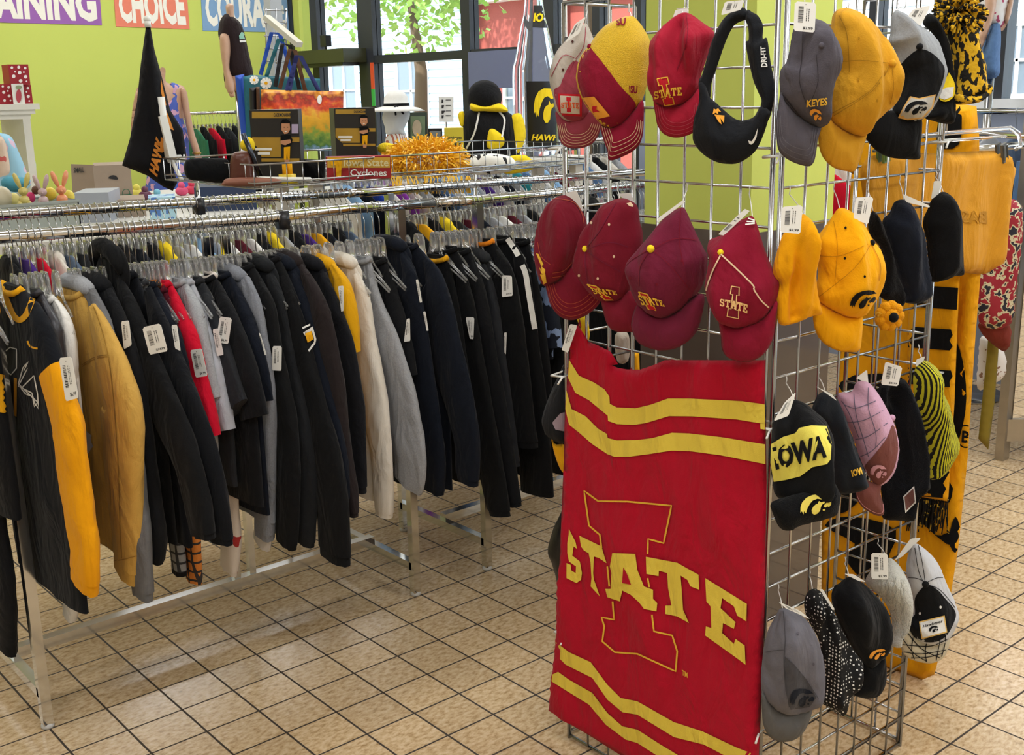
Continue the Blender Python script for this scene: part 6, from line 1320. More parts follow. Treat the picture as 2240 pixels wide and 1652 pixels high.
# ------------------------------------------------------------------ tote bags on a bar
Yt = 6.3
def fpx(x, y, Y=Yt): return onY(x, y, Y)
pt_ = fpx(606, 150, 6.6); t = thing('grid_stand', 'tall grey display post with wire grid and slanted bar', 'display stand', (pt_.x, pt_.y, 0))
MB().bar((pt_.x, pt_.y, 0), (pt_.x, pt_.y, CEIL-.01), .08).build('post', mat('post_grey', 'B8BCC0', .5), t, smooth=False)
g = MB()
for x in (582, 604, 626): g.tube([fpx(x, 18, 6.5), fpx(x, 140, 6.5)], .005, 5)
for y in (22, 50, 78, 106, 134): g.tube([fpx(578, y, 6.5), fpx(628, y+1, 6.5)], .005, 5)
g.build('wire_grid', CHROMED, t)
MB().bar(fpx(583, 38, 6.4), fpx(655, 98, 6.1), .045, .03).build('display_bar', mat('bar_beige', 'C9C6B8', .4), t, smooth=False)
BL1 = mat('tote_blue', '1E4FB8', .5); TEA = mat('tote_teal', '1F6A78', .5); NV2 = mat('tote_navy', '28306E', .6)
def bag(label, body, mt, handles, Y, hmat=None, dep=.03):
    pl = fpl(body[0][0], body[0][1], Y); t = thing('tote_bag', label, 'tote bag', pl.at(0, -.3), 'tote bags on the slanted bar')
    o = puff('bag_body', body, pl, mt, dep, 1, parent=t, smooth_n=0, shape=.9, folds=.006)
    for h in handles: puff('handle', stripe(h, 9, 0), pl, hmat or mt, .006, 1, parent=t, smooth_n=0, s=.02)
    return t, o, pl
bag('plain bright blue tote bag at the left of the hanging bags', [(514, 166), (534, 162), (556, 320), (530, 322)], BL1, [[(570, 164), (594, 72), (612, 74), (640, 168)]], 6.5)
t, o, pl = bag('teal tote bag printed with white daisies', [(532, 168), (550, 164), (700, 172), (704, 316), (540, 318)], TEA, [[(582, 170), (610, 86), (622, 90)]], 6.35)
tr = bvh([o]); DA = mat('daisy_white', 'EFEFE8', .6)
for cx, cy, r in ((556, 175, 10), (582, 182, 13)):
    for k in range(9):
        a = 2*math.pi*k/9; c_x, c_y = cx+r*.6*math.cos(a), cy+r*.6*math.sin(a); decal('daisy_petal', [[(c_x+r*.42*math.cos(a+b_)*(1 if abs(math.cos(b_)) > .5 else .45), c_y+r*.42*math.sin(a+b_)*(1 if abs(math.cos(b_)) > .5 else .45)) for b_ in [2*math.pi*j/8 for j in range(8)]]], tr, DA, t, s=5, off=.006)
    decal('daisy_centre', [ellipse(cx, cy, r*.28)], tr, GOLD, t, s=3, off=.010)
bag('black tote bag behind the sunset picture bag', [(545, 192), (562, 190), (566, 318), (550, 320)], mat('tote_black', '18181C', .6), [[(602, 190), (618, 96), (634, 100), (655, 196)]], 6.28)
bag('brown tote bag with wide brown handles', [(560, 190), (568, 190), (572, 300), (562, 300)], mat('tote_brown', '5C3A22', .6), [[(612, 194), (634, 108), (646, 112), (668, 200)]], 6.24)
SUN = mat('sunset_print', 'D97A2A', .45); nt_, b_ = nodes(SUN)
for l in list(b_.inputs['Base Color'].links): nt_.links.remove(l)
uvn = nt_.nodes.new('ShaderNodeTexCoord'); sp = nt_.nodes.new('ShaderNodeSeparateXYZ'); nt_.links.new(uvn.outputs['UV'], sp.inputs[0]); nz = nt_.nodes.new('ShaderNodeTexNoise'); nz.inputs['Scale'].default_value = 26; nt_.links.new(uvn.outputs['UV'], nz.inputs['Vector'])
mm = nt_.nodes.new('ShaderNodeMath'); mm.operation = 'MULTIPLY_ADD'; nt_.links.new(nz.outputs['Fac'], mm.inputs[0]); mm.inputs[1].default_value = .16; nt_.links.new(sp.outputs['Y'], mm.inputs[2])
mr = nt_.nodes.new('ShaderNodeMapRange'); mr.inputs[1].default_value = -.16; mr.inputs[2].default_value = .32; nt_.links.new(mm.outputs[0], mr.inputs[0])
rp_ = ramp(nt_, mr.outputs[0], [(0, '3E6A8C'), (.12, '7FA0C8'), (.2, '3F7030'), (.32, '86A040'), (.42, 'D9A22A'), (.55, 'F4B42C'), (.66, 'E0481E'), (.76, '8E2A1E'), (.86, 'F0A030'), (.95, 'E8B84A')]); nt_.links.new(rp_.outputs[0], b_.inputs['Base Color'])
t, o, pl = bag('large picture tote bag with red and yellow sunset over flowers', [(570, 196), (752, 200), (748, 330), (575, 330)], SUN, [[(625, 205), (650, 122), (658, 124), (700, 204)], [(648, 122), (632, 205)]], 6.15, NV2, dep=.06)
o.data.uv_layers[0].data.foreach_set('uv', np.array([(l_uv[0], l_uv[1]-pl.uv(650, 262)[1]+.0) for l_uv in [tuple(d.uv) for d in o.data.uv_layers[0].data]], dtype=np.float32).ravel())
decal('round_sticker', [ellipse(699, 218, 5, 10)], bvh([o]), WHITEP, t, s=4, off=.006)
# ------------------------------------------------------------------ mannequins
SK = mat('mannequin_skin', 'C9A187', .5)
pl = fpl(512, 100, 8.2); t = thing('mannequin', 'mannequin torso in a dark brown printed t-shirt before the blue poster', 'mannequin', (pl.P.x, pl.P.y, 0))
puff('torso', [(494, 12), (510, 10), (513, 40), (530, 60), (540, 120), (545, 190), (520, 200), (492, 190), (488, 80), (484, 50), (495, 34)], pl, SK, .10, 1, parent=t, s=.03)
sh_ = puff('t_shirt', [(482, 44), (494, 30), (512, 38), (530, 58), (545, 120), (553, 170), (520, 176), (498, 172), (490, 176), (488, 110), (478, 80), (478, 62)], Plane(pl.P+pl.n*.02, pl.n), cloth('tee_brown', '2C2224', .15), .13, 1, parent=t, s=.03, folds=.01)
puff('arm', [(482, 76), (500, 78), (504, 110), (502, 150), (512, 180), (512, 205), (504, 208), (496, 196), (488, 150), (482, 110)], Plane(pl.P+pl.n*.14, pl.n), SK, .05, 1, parent=t, s=.02)
for k in range(4): MB().tube([pl.at(*pl.uv(501+k*3, 196), .15), pl.at(*pl.uv(504+k*2.4, 207+k), .15), pl.at(*pl.uv(507+k*1.6, 212-k), .14)], .009, 6).build('finger', SK, t)
tr = bvh([sh_]); decal('shirt_print', [[(523, 78), (528, 70), (536, 72), (540, 84), (524, 86)]], tr, mat('print_mint', '8FC4B0', .6), t, s=4, off=.01); decal('shirt_print', [[(524, 88), (541, 87), (542, 92), (525, 93)]], tr, WHT, t, s=4, off=.01)
MB().tube([(pl.P.x, pl.P.y, onp(515, 195, pl.P, pl.n).z), (pl.P.x, pl.P.y, 0)], .02, 10).lathe([(.18, 0), (.18, .012)], (pl.P.x, pl.P.y, 0), 24).build('stand', CHROMED, t)
pl = fpl(385, 300, 8.4); t = thing('mannequin', 'mannequin in a blue and pink floral sleeveless dress behind the flag', 'mannequin', (pl.P.x, pl.P.y, 0))
puff('torso', [(350, 150), (362, 152), (364, 180), (400, 188), (405, 215), (392, 300), (330, 300), (305, 215), (305, 195), (345, 182)], pl, SK, .11, 1, parent=t, s=.03)
FLR = two_tone(mat('floral_cloth', '5468B8', .8), '5066BE', 'D8A8C4', 16, .56)
puff('dress', [(372, 182), (392, 188), (396, 215), (400, 260), (412, 300), (418, 400), (430, 480), (320, 480), (325, 350), (318, 280), (312, 200), (340, 205), (368, 210)], Plane(pl.P+pl.n*.02, pl.n), FLR, .13, 1, parent=t, s=.035, folds=.02)
puff('arm', [(396, 192), (408, 200), (415, 240), (425, 290), (436, 325), (438, 345), (428, 345), (415, 310), (404, 260), (396, 215)], Plane(pl.P+pl.n*.06, pl.n), SK, .04, 1, parent=t, s=.02)
puff('arm', [(300, 192), (306, 205), (298, 240), (292, 290), (286, 290), (290, 235)], pl, SK, .04, 1, parent=t, s=.02)
for k in range(4): MB().tube([pl.at(*pl.uv(429+k*3, 342), .07), pl.at(*pl.uv(430+k*3, 352), .07), pl.at(*pl.uv(428+k*2.6, 359-k), .08)], .009, 6).build('finger', SK, t)
MB().lathe([(.034, 0), (.034, .012)], pl.at(*pl.uv(430, 336), .06), 14).build('bangle', mat('brass', 'B08A40', .3, 1), t)
MB().tube([(pl.P.x, pl.P.y, 1.0), (pl.P.x, pl.P.y, 0)], .02, 10).lathe([(.2, 0), (.2, .012)], (pl.P.x, pl.P.y, 0), 24).build('stand', CHROMED, t)
pl = Plane(onX(2170, 120, 5.75), (CAM-onX(2170, 120, 5.75))*Vector((1, 1, 0))); t = thing('mannequin', 'mannequin in floral top and denim shorts in the right window', 'mannequin', (pl.P.x, pl.P.y, 0))
puff('torso', [(2140, -60), (2215, -60), (2205, 20), (2190, 60), (2150, 60), (2140, 0)], pl, two_tone(mat('floral_top', 'DDD8D8', .8), 'B04A6A', 'E2DEDC', 18, .42), .12, 1, parent=t, s=.03)
puff('arm', [(2150, -60), (2178, -60), (2180, 0), (2172, 40), (2155, 90), (2143, 112), (2135, 95), (2150, 50), (2155, 0)], Plane(pl.P+pl.n*.12, pl.n), SK, .05, 1, parent=t, s=.02)
puff('arm', [(2206, -40), (2218, -20), (2212, 30), (2195, 66), (2188, 60), (2200, 20)], pl, SK, .05, 1, parent=t, s=.02)
puff('shorts', [(2172, 44), (2186, 46), (2190, 80), (2188, 120), (2185, 165), (2152, 168), (2144, 110), (2160, 70)], Plane(pl.P+pl.n*.03, pl.n), NAMES['denim blue'], .13, 1, parent=t, s=.03, folds=.01)
MB().tube([(pl.P.x, pl.P.y, 1.75), (pl.P.x, pl.P.y, 0)], .02, 10).lathe([(.2, 0), (.2, .012)], (pl.P.x, pl.P.y, 0), 24).build('stand', CHROMED, t)
# ------------------------------------------------------------------ folded flag on a pole
pl = fpl(340, 240, 4.3); t = thing('flag', 'black flag with orange lettering hanging furled from a white pole', 'flag', pl.at(0, -.4))
fc_ = puff('flag_cloth', [(320, 52), (328, 52), (338, 110), (352, 160), (362, 200), (372, 240), (400, 285), (408, 340), (404, 350), (372, 340), (388, 400), (378, 418), (356, 408), (322, 384), (267, 362), (285, 300), (300, 220), (308, 140)], pl, cloth('flag_black', '1A1A1D', .15), .035, 1, parent=t, smooth_n=0, s=.018, folds=.03, fs=12, fdir=(2.2, .3))
tr = bvh([fc_]); FO = cloth('flag_orange', 'D98A3A')
text_on('lettering', 'HAWK', [(326, 372), (342, 296), (362, 304), (344, 388)], tr, FO, t, bold=.06, off=.004)
for p in ([(352, 170), (358, 200), (364, 230), (360, 232), (352, 200)], [(360, 232), (372, 262), (380, 285), (372, 282), (364, 255)], [(352, 300), (364, 306), (366, 335), (350, 330)]): decal('lettering', [p], tr, FO, t, off=.004)
a0_ = pl.at(*pl.uv(368, 345), .03); a1_ = pl.at(*pl.uv(352, 212), .04)
MB().tube([pl.at(*pl.uv(322, 44)), pl.at(*pl.uv(324, 60))], .012, 10).ball(pl.at(*pl.uv(322, 42)), .014, 12, 8).build('pole_knob', WHITEP, t)
MB().tube([a0_, a1_], .013, 10).build('pole', WHITEP, t)
MB().bar(pl.at(*pl.uv(355, 253), .05), pl.at(*pl.uv(378, 345), .05), .03, .012).build('pole_clip', WHITEP, t, smooth=False)
MB().bar(pl.at(*pl.uv(362, 348), .0), pl.at(*pl.uv(405, 346), .0), .03, .03).tube([pl.at(*pl.uv(375, 350), 0), (bx0+.02, byb-.1, TH)], .008, 6).build('holder', WHITEP, t)
# ------------------------------------------------------------------ left background: dresser, boxes, bins, toys
T3 = 1.06; WFUR = mat('white_furniture', 'E6E2D6', .5)
table('display_table', 'long pale table of bins and boxes behind the left rack', 1.35, 3.0, 5.0, 7.0, T3, mat('table_white', 'D8D6CE', .5))
Yd = 6.6
def YV(x, y, Y=Yd): return onY(x, y, Y)
t = thing('white_shelf_unit', 'white open shelf unit with moulded top at the far left', 'shelf unit', (YV(20, 300).x, Yd+.2, T3))
xr = YV(74, 240).x; xl = YV(-160, 240).x; zs = YV(40, 240).z
MB().box(xl-.03, xr+.02, Yd-.04, Yd+.42, zs, zs+.03).box(xl, xr, Yd-.02, Yd+.40, zs-.025, zs).box(xl+.02, xr-.02, Yd, Yd+.38, zs-.05, zs-.025).build('top_board', WFUR, t, smooth=False)
for x in (xl+.02, xr-.065): MB().box(x, x+.04, Yd, Yd+.38, T3, zs-.05).build('side_panel', WFUR, t, smooth=False)
MB().box(xl+.06, xr-.065, Yd+.02, Yd+.38, T3+.02, T3+.05).build('shelf', WFUR, t, smooth=False)
RD = mat('red_dot_box', 'A0182A', .5); WD = mat('dot_white', 'F2ECEA', .5)
def dotbox(label, x0, x1, y0, y1, Y, n, dpos):
    t, o, pl, _ = camera_box('gift_box', label, 'box', x0, x1, y0, y1, Y, .14, RD, 'red dotted gift boxes', turn=.25, z0=n)
    tr = bvh([o])
    for x, y, r in dpos: decal('dot', [ellipse(x, y, r, r, 10)], tr, WD, t, s=8, off=.004)
dotbox('red gift box with white dots, topmost of its stack', 20, 64, 141, 184, Yd+.10, YV(40, 186, Yd+.1).z, [(26, 148, 3), (41, 147, 3.4), (55, 149, 3), (33, 157, 2), (43, 159, 4), (30, 167, 4), (56, 168, 4), (45, 177, 4), (58, 178, 2), (52, 158, 2)])
dotbox('red gift box with white dots at the right, under the topmost box', 50, 70, 186, 228, Yd+.12, zs+.03, [(61, 193, 3), (62, 211, 3.6), (64, 221, 2), (58, 201, 2)])
dotbox('red gift box with white dots at the left edge of the photo', -4, 28, 184, 228, Yd+.05, zs+.03, [(6, 189, 2.6), (19, 191, 3), (8, 202, 3.4), (20, 210, 3.4), (10, 220, 3), (23, 220, 2), (17, 199, 2)])
t, o, pl, _ = camera_box('mug_box', 'white box printed with a red mug', 'box', 27, 53, 183, 229, Yd-.01, .08, WHITEP, z0=zs+.03)
tr = bvh([o]); decal('mug_print', [ellipse(41, 210, 6, 15)], tr, mat('mug_red', 'B84A58', .5), t, s=6, off=.004); decal('mug_print', [ellipse(41, 191, 7, 4)], tr, mat('mug_green', '93A07C', .5), t, s=6, off=.005)
# pastel clothes hanging at the far left
PST = two_tone(mat('pastel_cloth', 'A8CBE0', .8), '9CCAE0', 'DDBED2', 9, .55)
blob('pastel_robe', 'pastel blue and pink children robe hanging by the white shelf', 'robe', [(-10, 300), (5, 292), (25, 300), (40, 330), (58, 375), (64, 410), (-10, 420)], 6.3, PST, .06, s=.02, folds=.02)
blob('patterned_blouse', 'small beige patterned blouse in front of the pastel robe', 'blouse', [(-8, 300), (8, 304), (16, 330), (22, 372), (12, 384), (-10, 380)], 6.2, two_tone(mat('blouse_cloth', 'D8BCA4', .8), 'C9605A', 'DCC2AC', 14, .35), .04, s=.02)
blob('pale_garment', 'pale blue folded garment in the open white shelf', 'garment', [(52, 346), (74, 344), (78, 378), (55, 384)], 6.7, mat('pale_blue_cloth', 'CBDCE8', .8), .05)
# bin with bunnies
Yq = 5.15
BINM = mat('bin_plastic', 'C6CDC6', .3, trans=.35)
x0_, x1_ = YV(-60, 450, Yq).x, YV(172, 440, Yq).x
t = thing('plastic_bin', 'translucent plastic bin full of toy bunnies', 'bin', ((x0_+x1_)/2, Yq+.15, T3))
zb2 = YV(80, 446, Yq).z
b = MB(); b.box(x0_, x1_, Yq, Yq+.006, T3, zb2).box(x0_, x1_, Yq+.36, Yq+.366, T3, zb2).box(x0_, x0_+.006, Yq, Yq+.36, T3, zb2).box(x1_-.006, x1_, Yq, Yq+.36, T3, zb2).box(x0_, x1_, Yq, Yq+.36, T3, T3+.006).build('bin_body', BINM, t, smooth=False)
MB().tube([(x0_, Yq, zb2), (x1_, Yq, zb2), (x1_, Yq+.36, zb2), (x0_, Yq+.36, zb2)], .007, 6, closed=True).build('rim', BINM, t)
def bunny(label, x, y0, y1, col, Y, mtn):
    m_ = mat(mtn, col, .25, coat=.4); pl = fpl(x, (y0+y1)/2, Y); H = (onp(x, y0, pl.P, pl.n)-onp(x, y1, pl.P, pl.n)).length; B = pl.at(0, pl.uv(x, y1)[1])
    t = thing('toy_bunny', label, 'toy bunny', B, 'toy bunnies in the plastic bin')
    def at(a, b_, h=0): return B+pl.r*a*H+Z*b_*H+pl.n*h*H
    MB().ball(at(0, .14), .17*H, 14, 9, (1, 1, .95)).ball(at(-.14, .04, .12), .08*H, 10, 7).ball(at(.14, .04, .12), .08*H, 10, 7).build('body', m_, t)
    MB().ball(at(0, .42), .15*H, 14, 9, (1, 1, .9)).ball(at(0, .40, .13), .045*H, 8, 6).build('head', m_, t)
    for s in (-1, 1):
        b = MB(); b.tube([at(s*.06, .50), at(s*.10, .62), at(s*.16, .80), at(s*.20, .95), at(s*.21, 1.0)], [.03*H, .065*H, .085*H, .06*H, .015*H], 10); b.build('ear', m_, t)
bunny('shiny pale yellow toy bunny, leftmost of the three', 50, 378, 448, 'D8C873', Yq+.08, 'bunny_yellow')
bunny('shiny lilac toy bunny between the yellow and orange ones', 92, 382, 448, 'CDB2B4', Yq+.10, 'bunny_lilac')
bunny('shiny orange toy bunny, rightmost of the three', 133, 374, 446, 'F5A072', Yq+.08, 'bunny_orange')
for i, (x, y, r, c, lb) in enumerate(((4, 432, 20, 'D9CFB4', 'cream patterned ball in the bin at the left edge'), (30, 436, 12, 'E6DC8C', 'pale yellow toy egg beside the yellow bunny'), (66, 432, 10, 'E0407E', 'bright pink toy egg between the bunnies'), (110, 424, 12, 'EAD24A', 'yellow toy egg behind the lilac bunny'), (150, 430, 12, 'ECD858', 'yellow toy egg right of the orange bunny'), (78, 416, 8, '6E4A3A', 'brown toy egg above the pink egg'))):
    P = onY(x, y, Yq+.16); o = MB().ball(P, r/FPX*(P-CAM).length, 16, 10, (1, 1, 1.1)).build('toy_egg', mat('egg_%d' % i, c, .4)); tag(o, lb, 'toy egg', 'toy eggs in the plastic bin')
blob('teal_cloth', 'teal blue folded cloth behind the yellow bunny', 'cloth', [(2, 398), (15, 386), (50, 388), (66, 400), (40, 420), (10, 414)], Yq+.32, mat('teal_knit', '4E9AB0', .8), .05)
table('display_table', 'short pale table behind the long table near the floral mannequin', 3.03, 3.5, 6.3, 7.2, T3, mat('table_white', 'D8D6CE', .5))
# cardboard box
t, o, pl, _ = camera_box('cardboard_box', 'brown cardboard moving box with a handle hole', 'box', 206, 288, 361, 428, 6.3, .32, mat('cardboard', 'A39180', .8, bump=.1), turn=-.0, z0=T3)
C = [pl.uv(206, 361), pl.uv(206, 428), pl.uv(155, 426), pl.uv(153, 363)]
hd = .18
A_, B_, C_, D_ = pl.at(*C[0]), pl.at(C[1][0], T3-pl.P.z), pl.at(C[2][0], T3-pl.P.z, -hd), pl.at(*C[3], -hd)
so = mk('side_panel', [A_, B_, C_, D_]+[v-pl.n*.01 for v in (A_, B_, C_, D_)], [(0, 3, 2, 1), (4, 5, 6, 7), (0, 1, 5, 4), (1, 2, 6, 5), (2, 3, 7, 6), (3, 0, 4, 7)], mat('cardboard_side', '9A8672', .8), t, smooth=False)
tr = bvh([o, so]); decal('handle_hole', [[(237, 389), (243, 384), (252, 384), (258, 390), (256, 393), (240, 391)]], tr, INK, t, s=6, off=.004, sm=3)
text_on('size_print', 'SMALL', [(161, 367), (184, 366), (184, 377), (161, 379)], tr, INK, t, off=.006); decal('green_mark', [[(153, 366), (160, 366), (161, 382), (153, 381)]], tr, mat('print_green', '2F6A4C', .7), t, s=8, off=.006)
decal('green_band', [[(240, 428), (288, 424), (288, 433), (240, 434)]], tr, mat('print_green', '2F6A4C', .7), t, s=10, off=.006)
for cx in (229, 252, 276): lines('round_mark', [[(cx+8*math.cos(a), 422+8*math.sin(a)) for a in [k*.5236 for k in range(13)]]], 1.4, tr, mat('print_green', '2F6A4C', .7), t, off=.006)
t, o, pl, _ = camera_box('grey_tray', 'light grey plastic tray in front of the cardboard box', 'tray', 160, 238, 422, 446, 5.6, .3, mat('tray_grey', 'A9AEB8', .4), z0=T3, turn=-.2)
t, o, pl, _ = camera_box('flat_carton', 'flat beige carton with cords at the right of the tray', 'carton', 244, 318, 437, 452, 5.7, .3, mat('cardboard', 'A39180', .8), z0=T3-.0)
for i, (x, y, c, lb) in enumerate(((300, 420, 'E8D25A', 'yellow toy piece beside the cardboard box'), (318, 424, '6A3A52', 'dark plum scarf bundle on the carton'), (345, 430, '7CC0D8', 'light blue toy set box under the flag'), (398, 415, 'E0507A', 'pink toy figure beneath the basket, left one'), (420, 412, 'D83A5A', 'red and white toy figure beneath the basket, right one'), (462, 420, 'D9A24A', 'orange bee toy beneath the basket'))):
    P = atz(x, y+6, T3+.02); r = 12/FPX*(P-CAM).length; P.z = T3+r*.8; b = MB(); b.ball(P, r, 12, 8, (1.2, .8, .8)).ball(P+Vector((0, 0, r)), r*.6, 10, 7); o = b.build('small_toy', mat('toy_%d' % i, c, .4, var=.4, vscale=30)); tag(o, lb, 'toy')
t, o, pl, _ = camera_box('toy_carton', 'light blue toy carton with small printed shapes beneath the flag', 'box', 325, 385, 432, 462, 5.3, .2, two_tone(mat('toy_print', '9CC8E0', .5), '5C86C8', 'B4DCEC', 30, .45), z0=T3-.02)
t, o, pl, _ = camera_box('navy_crate', 'dark blue crate under the wire basket', 'crate', 425, 560, 408, 440, 5.6, .3, mat('crate_navy', '2C3A58', .5), z0=T3)
# ------------------------------------------------------------------ blanket, towel and garments right of the tower
XB = 2.79; bpl = Plane((XB, 1.45, .9), (-1, 0, 0)); BY = cloth('blanket_gold', 'F0A812', .05); bk = thing('fleece_blanket', 'tall golden blanket with black design behind the tower', 'blanket', (XB, 1.5, .2))
bo = puff('blanket_cloth', [(1866, 330), (1960, 250), (2080, 225), (2136, 232), (2142, 300), (2145, 600), (2132, 760), (2117, 1000), (2096, 1200), (2064, 1400), (2044, 1476), (2016, 1488), (1950, 1464), (1870, 1428), (1796, 1385), (1798, 1140), (1832, 820), (1850, 560)], bpl, BY, .012, .3, R=.03, parent=bk, s=.02, smooth_n=0, folds=.02, fs=6, fdir=(1.6, .4))
tr = bvh([bo])
for p in ([(2060, 240), (2100, 232), (2098, 316), (2050, 318)], [(2084, 740), (2106, 790), (2114, 870), (2104, 940), (2082, 990), (2030, 1010), (2040, 880), (2060, 820)], [(1960, 1000), (2075, 1050), (2076, 1100), (2050, 1098), (2046, 1170), (2090, 1160), (2096, 1180), (2070, 1190), (1990, 1110)], [(1804, 1150), (1860, 1130), (1960, 1160), (1940, 1240), (1990, 1320), (1890, 1270), (1850, 1220), (1870, 1190)], [(1830, 840), (1960, 820), (1960, 860), (1850, 930), (1820, 1000)], [(1790, 1000), (1880, 980), (1900, 1060), (1850, 1120), (1800, 1110)], [(2090, 1130), (2102, 1170), (2090, 1210), (2075, 1180)]): decal('black_design', [p], tr, BLK, bk, s=14, off=.004, sm=3)
lines('round_badge', [[(2112+18*math.cos(a), 955+24*math.sin(a)) for a in [k*.5236 for k in range(13)]]], 3, tr, BLK, bk, off=.005)
text_on('badge_letter', 'B', [(2105, 942), (2122, 944), (2120, 970), (2103, 968)], tr, BLK, bk, bold=.03, off=.005)
spl = Plane((XB-.045, 1.45, .9), (-1, 0, 0)); sc_ = thing('striped_scarf', 'gold and black striped scarf with dark fringe', 'scarf', (XB-.045, 1.4, .6))
sb = puff('scarf_cloth', [(1990, 580), (2100, 600), (2094, 720), (2088, 880), (2074, 1098), (1980, 1082), (1984, 880), (1986, 720)], spl, BY, .014, .5, R=.02, parent=sc_, s=.015, smooth_n=0, folds=.008)
tr = bvh([sb])
for y0, y1 in ((630, 678), (722, 768), (812, 848), (900, 950), (1010, 1092)): decal('black_stripe', [[(1986, y0-8), (2096, y0), (2093, y1), (1986, y1-8)]], tr, BLK, sc_, s=14, off=.004)
f = MB(); rnd = random.Random(4)
for i in range(46):
    x = 1984+i*2; p = spl.at(*spl.uv(x, 1088)); f.tube([p, p+Vector((rnd.uniform(-.006, .006), rnd.uniform(-.006, .006), -.03)), p+Vector((rnd.uniform(-.01, .01), rnd.uniform(-.01, .01), -.075-.03*rnd.random()))], .0018, 4)
f.build('fringe', two_tone(mat('fringe_yarn', '3A331A', .9), '14130F', 'C9A630', 60, .6), sc_)
for i, (x0, dx) in enumerate(((1900, 0), (1938, 0))): pass
# towel on a clear clip hanger
YTW = 1.43; tpl = Plane((2.6, YTW, 1.4), (0, -1, 0)); tw = thing('golden_towel', 'golden cloth clipped to a clear clip hanger', 'cloth', (2.6, YTW, 1.2))
to = puff('cloth', [(1896, 345), (2060, 335), (2180, 330), (2200, 345), (2217, 368), (2210, 400), (2200, 450), (2192, 520), (2190, 560), (2176, 585), (2150, 600), (2090, 596), (2000, 600), (1895, 610), (1890, 460)], tpl, cloth('towel_gold', 'D9992A', .08), .016, .6, R=.025, parent=tw, s=.018, folds=.02, fs=9, seed=5)
text_on('faded_lettering', 'BASK', [(2158, 462), (2080, 460), (2082, 488), (2160, 490)], bvh([to]), cloth('faded_gold', 'B8801E'), tw, bold=.05, off=.003)
hn = thing('clip_hanger', 'clear plastic clip hanger holding the golden cloth', 'hanger', (2.6, YTW, 1.5))
P = lambda x, y, h=.012: tpl.at(*tpl.uv(x, y), h)
MB().tube([P(1900, 312), P(2050, 292), P(2200, 280), P(2218, 292), P(2224, 318), P(2212, 326)], .006, 6).tube([P(1900, 330), P(2050, 308), P(2190, 298)], .004, 6).build('hanger_bar', CLEAR, hn)
MB().tube([P(2060, 292), P(2062, 262), P(2052, 248), P(2064, 240), P(2074, 250)], .002, 6).build('hook', CHROMED, hn)
for x, m_ in ((2178, mat('clip_grey', '5A5A56', .3)), (1918, mat('clip_green', '6F8A48', .4))):
    MB().bar(P(x, 314, .02), P(x+3, 354, .02), .022, .006).bar(P(x, 314, .006), P(x+3, 354, .006), .022, .005).tube([P(x-3, 318, .024), P(x-1, 352, .024)], .002, 5).tube([P(x+5, 318, .024), P(x+7, 352, .024)], .002, 5).build('clip', m_, hn, smooth=False)
PAI = two_tone(mat('paisley_cloth', '8E1F2C', .8), '262430', '94202E', 34, .42)
nt_, b_ = nodes(PAI)
rr_ = [n for n in nt_.nodes if n.type == 'VALTORGB'][0].color_ramp
e = rr_.elements.new(.46); e.color = (*lin('C9BE9C'), 1); e = rr_.elements.new(.50); e.color = (*lin('94202E'), 1); rr_.elements[1].color = (*lin('C9BE9C'), 1)
blob('paisley_dress', 'red and dark paisley patterned garment beside the golden cloth', 'dress', [(2168, 445), (2230, 440), (2236, 500), (2222, 600), (2212, 708), (2142, 706), (2146, 580), (2160, 500)], 2.0, PAI, .05, sm=3, s=.03, folds=.02, blend=.4)
blob('rust_skirt', 'rust brown skirt hanging below the paisley garment', 'skirt', [(2144, 704), (2206, 706), (2202, 766), (2180, 760), (2148, 730)], 2.02, cloth('rust', '7A3228'), .04, sm=3, s=.02, blend=.4)
blob('floral_blouse', 'white blouse with small brown flowers behind the olive sash', 'blouse', [(2148, 735), (2195, 764), (2196, 820), (2164, 845), (2138, 850), (2142, 780)], 2.1, two_tone(mat('small_floral', 'DDD6D0', .8), '8A6A58', 'DDD8D4', 46, .36), .04, sm=3, s=.02, blend=.4)
blob('olive_sash', 'long olive sash hanging down to the floor tiles', 'sash', [(2166, 640), (2190, 640), (2184, 772), (2176, 880), (2162, 984), (2140, 960), (2148, 880), (2160, 762)], 2.06, mat('olive_cloth', '7C6A16', .7), .012, sm=0, s=.02, blend=.4)
row(['red', 'white', 'black', 'cream', 'slate blue'], 3.9, 4.4, 2.75, lambda x: 1.45, 'the small rack behind the paisley garment', lab=2, hang=True)
t = thing('garment_rack', 'chrome rack rail beside the mirror holding the paisley garment', 'clothes rack', (4.0, 2.0, 0))
MB().tube([(3.7, 2.02, 1.42), (4.6, 2.02, 1.42)], .013, 10).tube([(3.7, 2.75, 1.45), (4.6, 2.75, 1.45)], .013, 10).tube([(4.6, 2.02, 1.42), (4.6, 2.75, 1.45)], .013, 10).build('rail', CHROME, t)
for y in (2.02, 2.75): MB().bar((4.6, y, 0), (4.6, y, 1.42), .026).build('leg', CHROME, t, smooth=False)
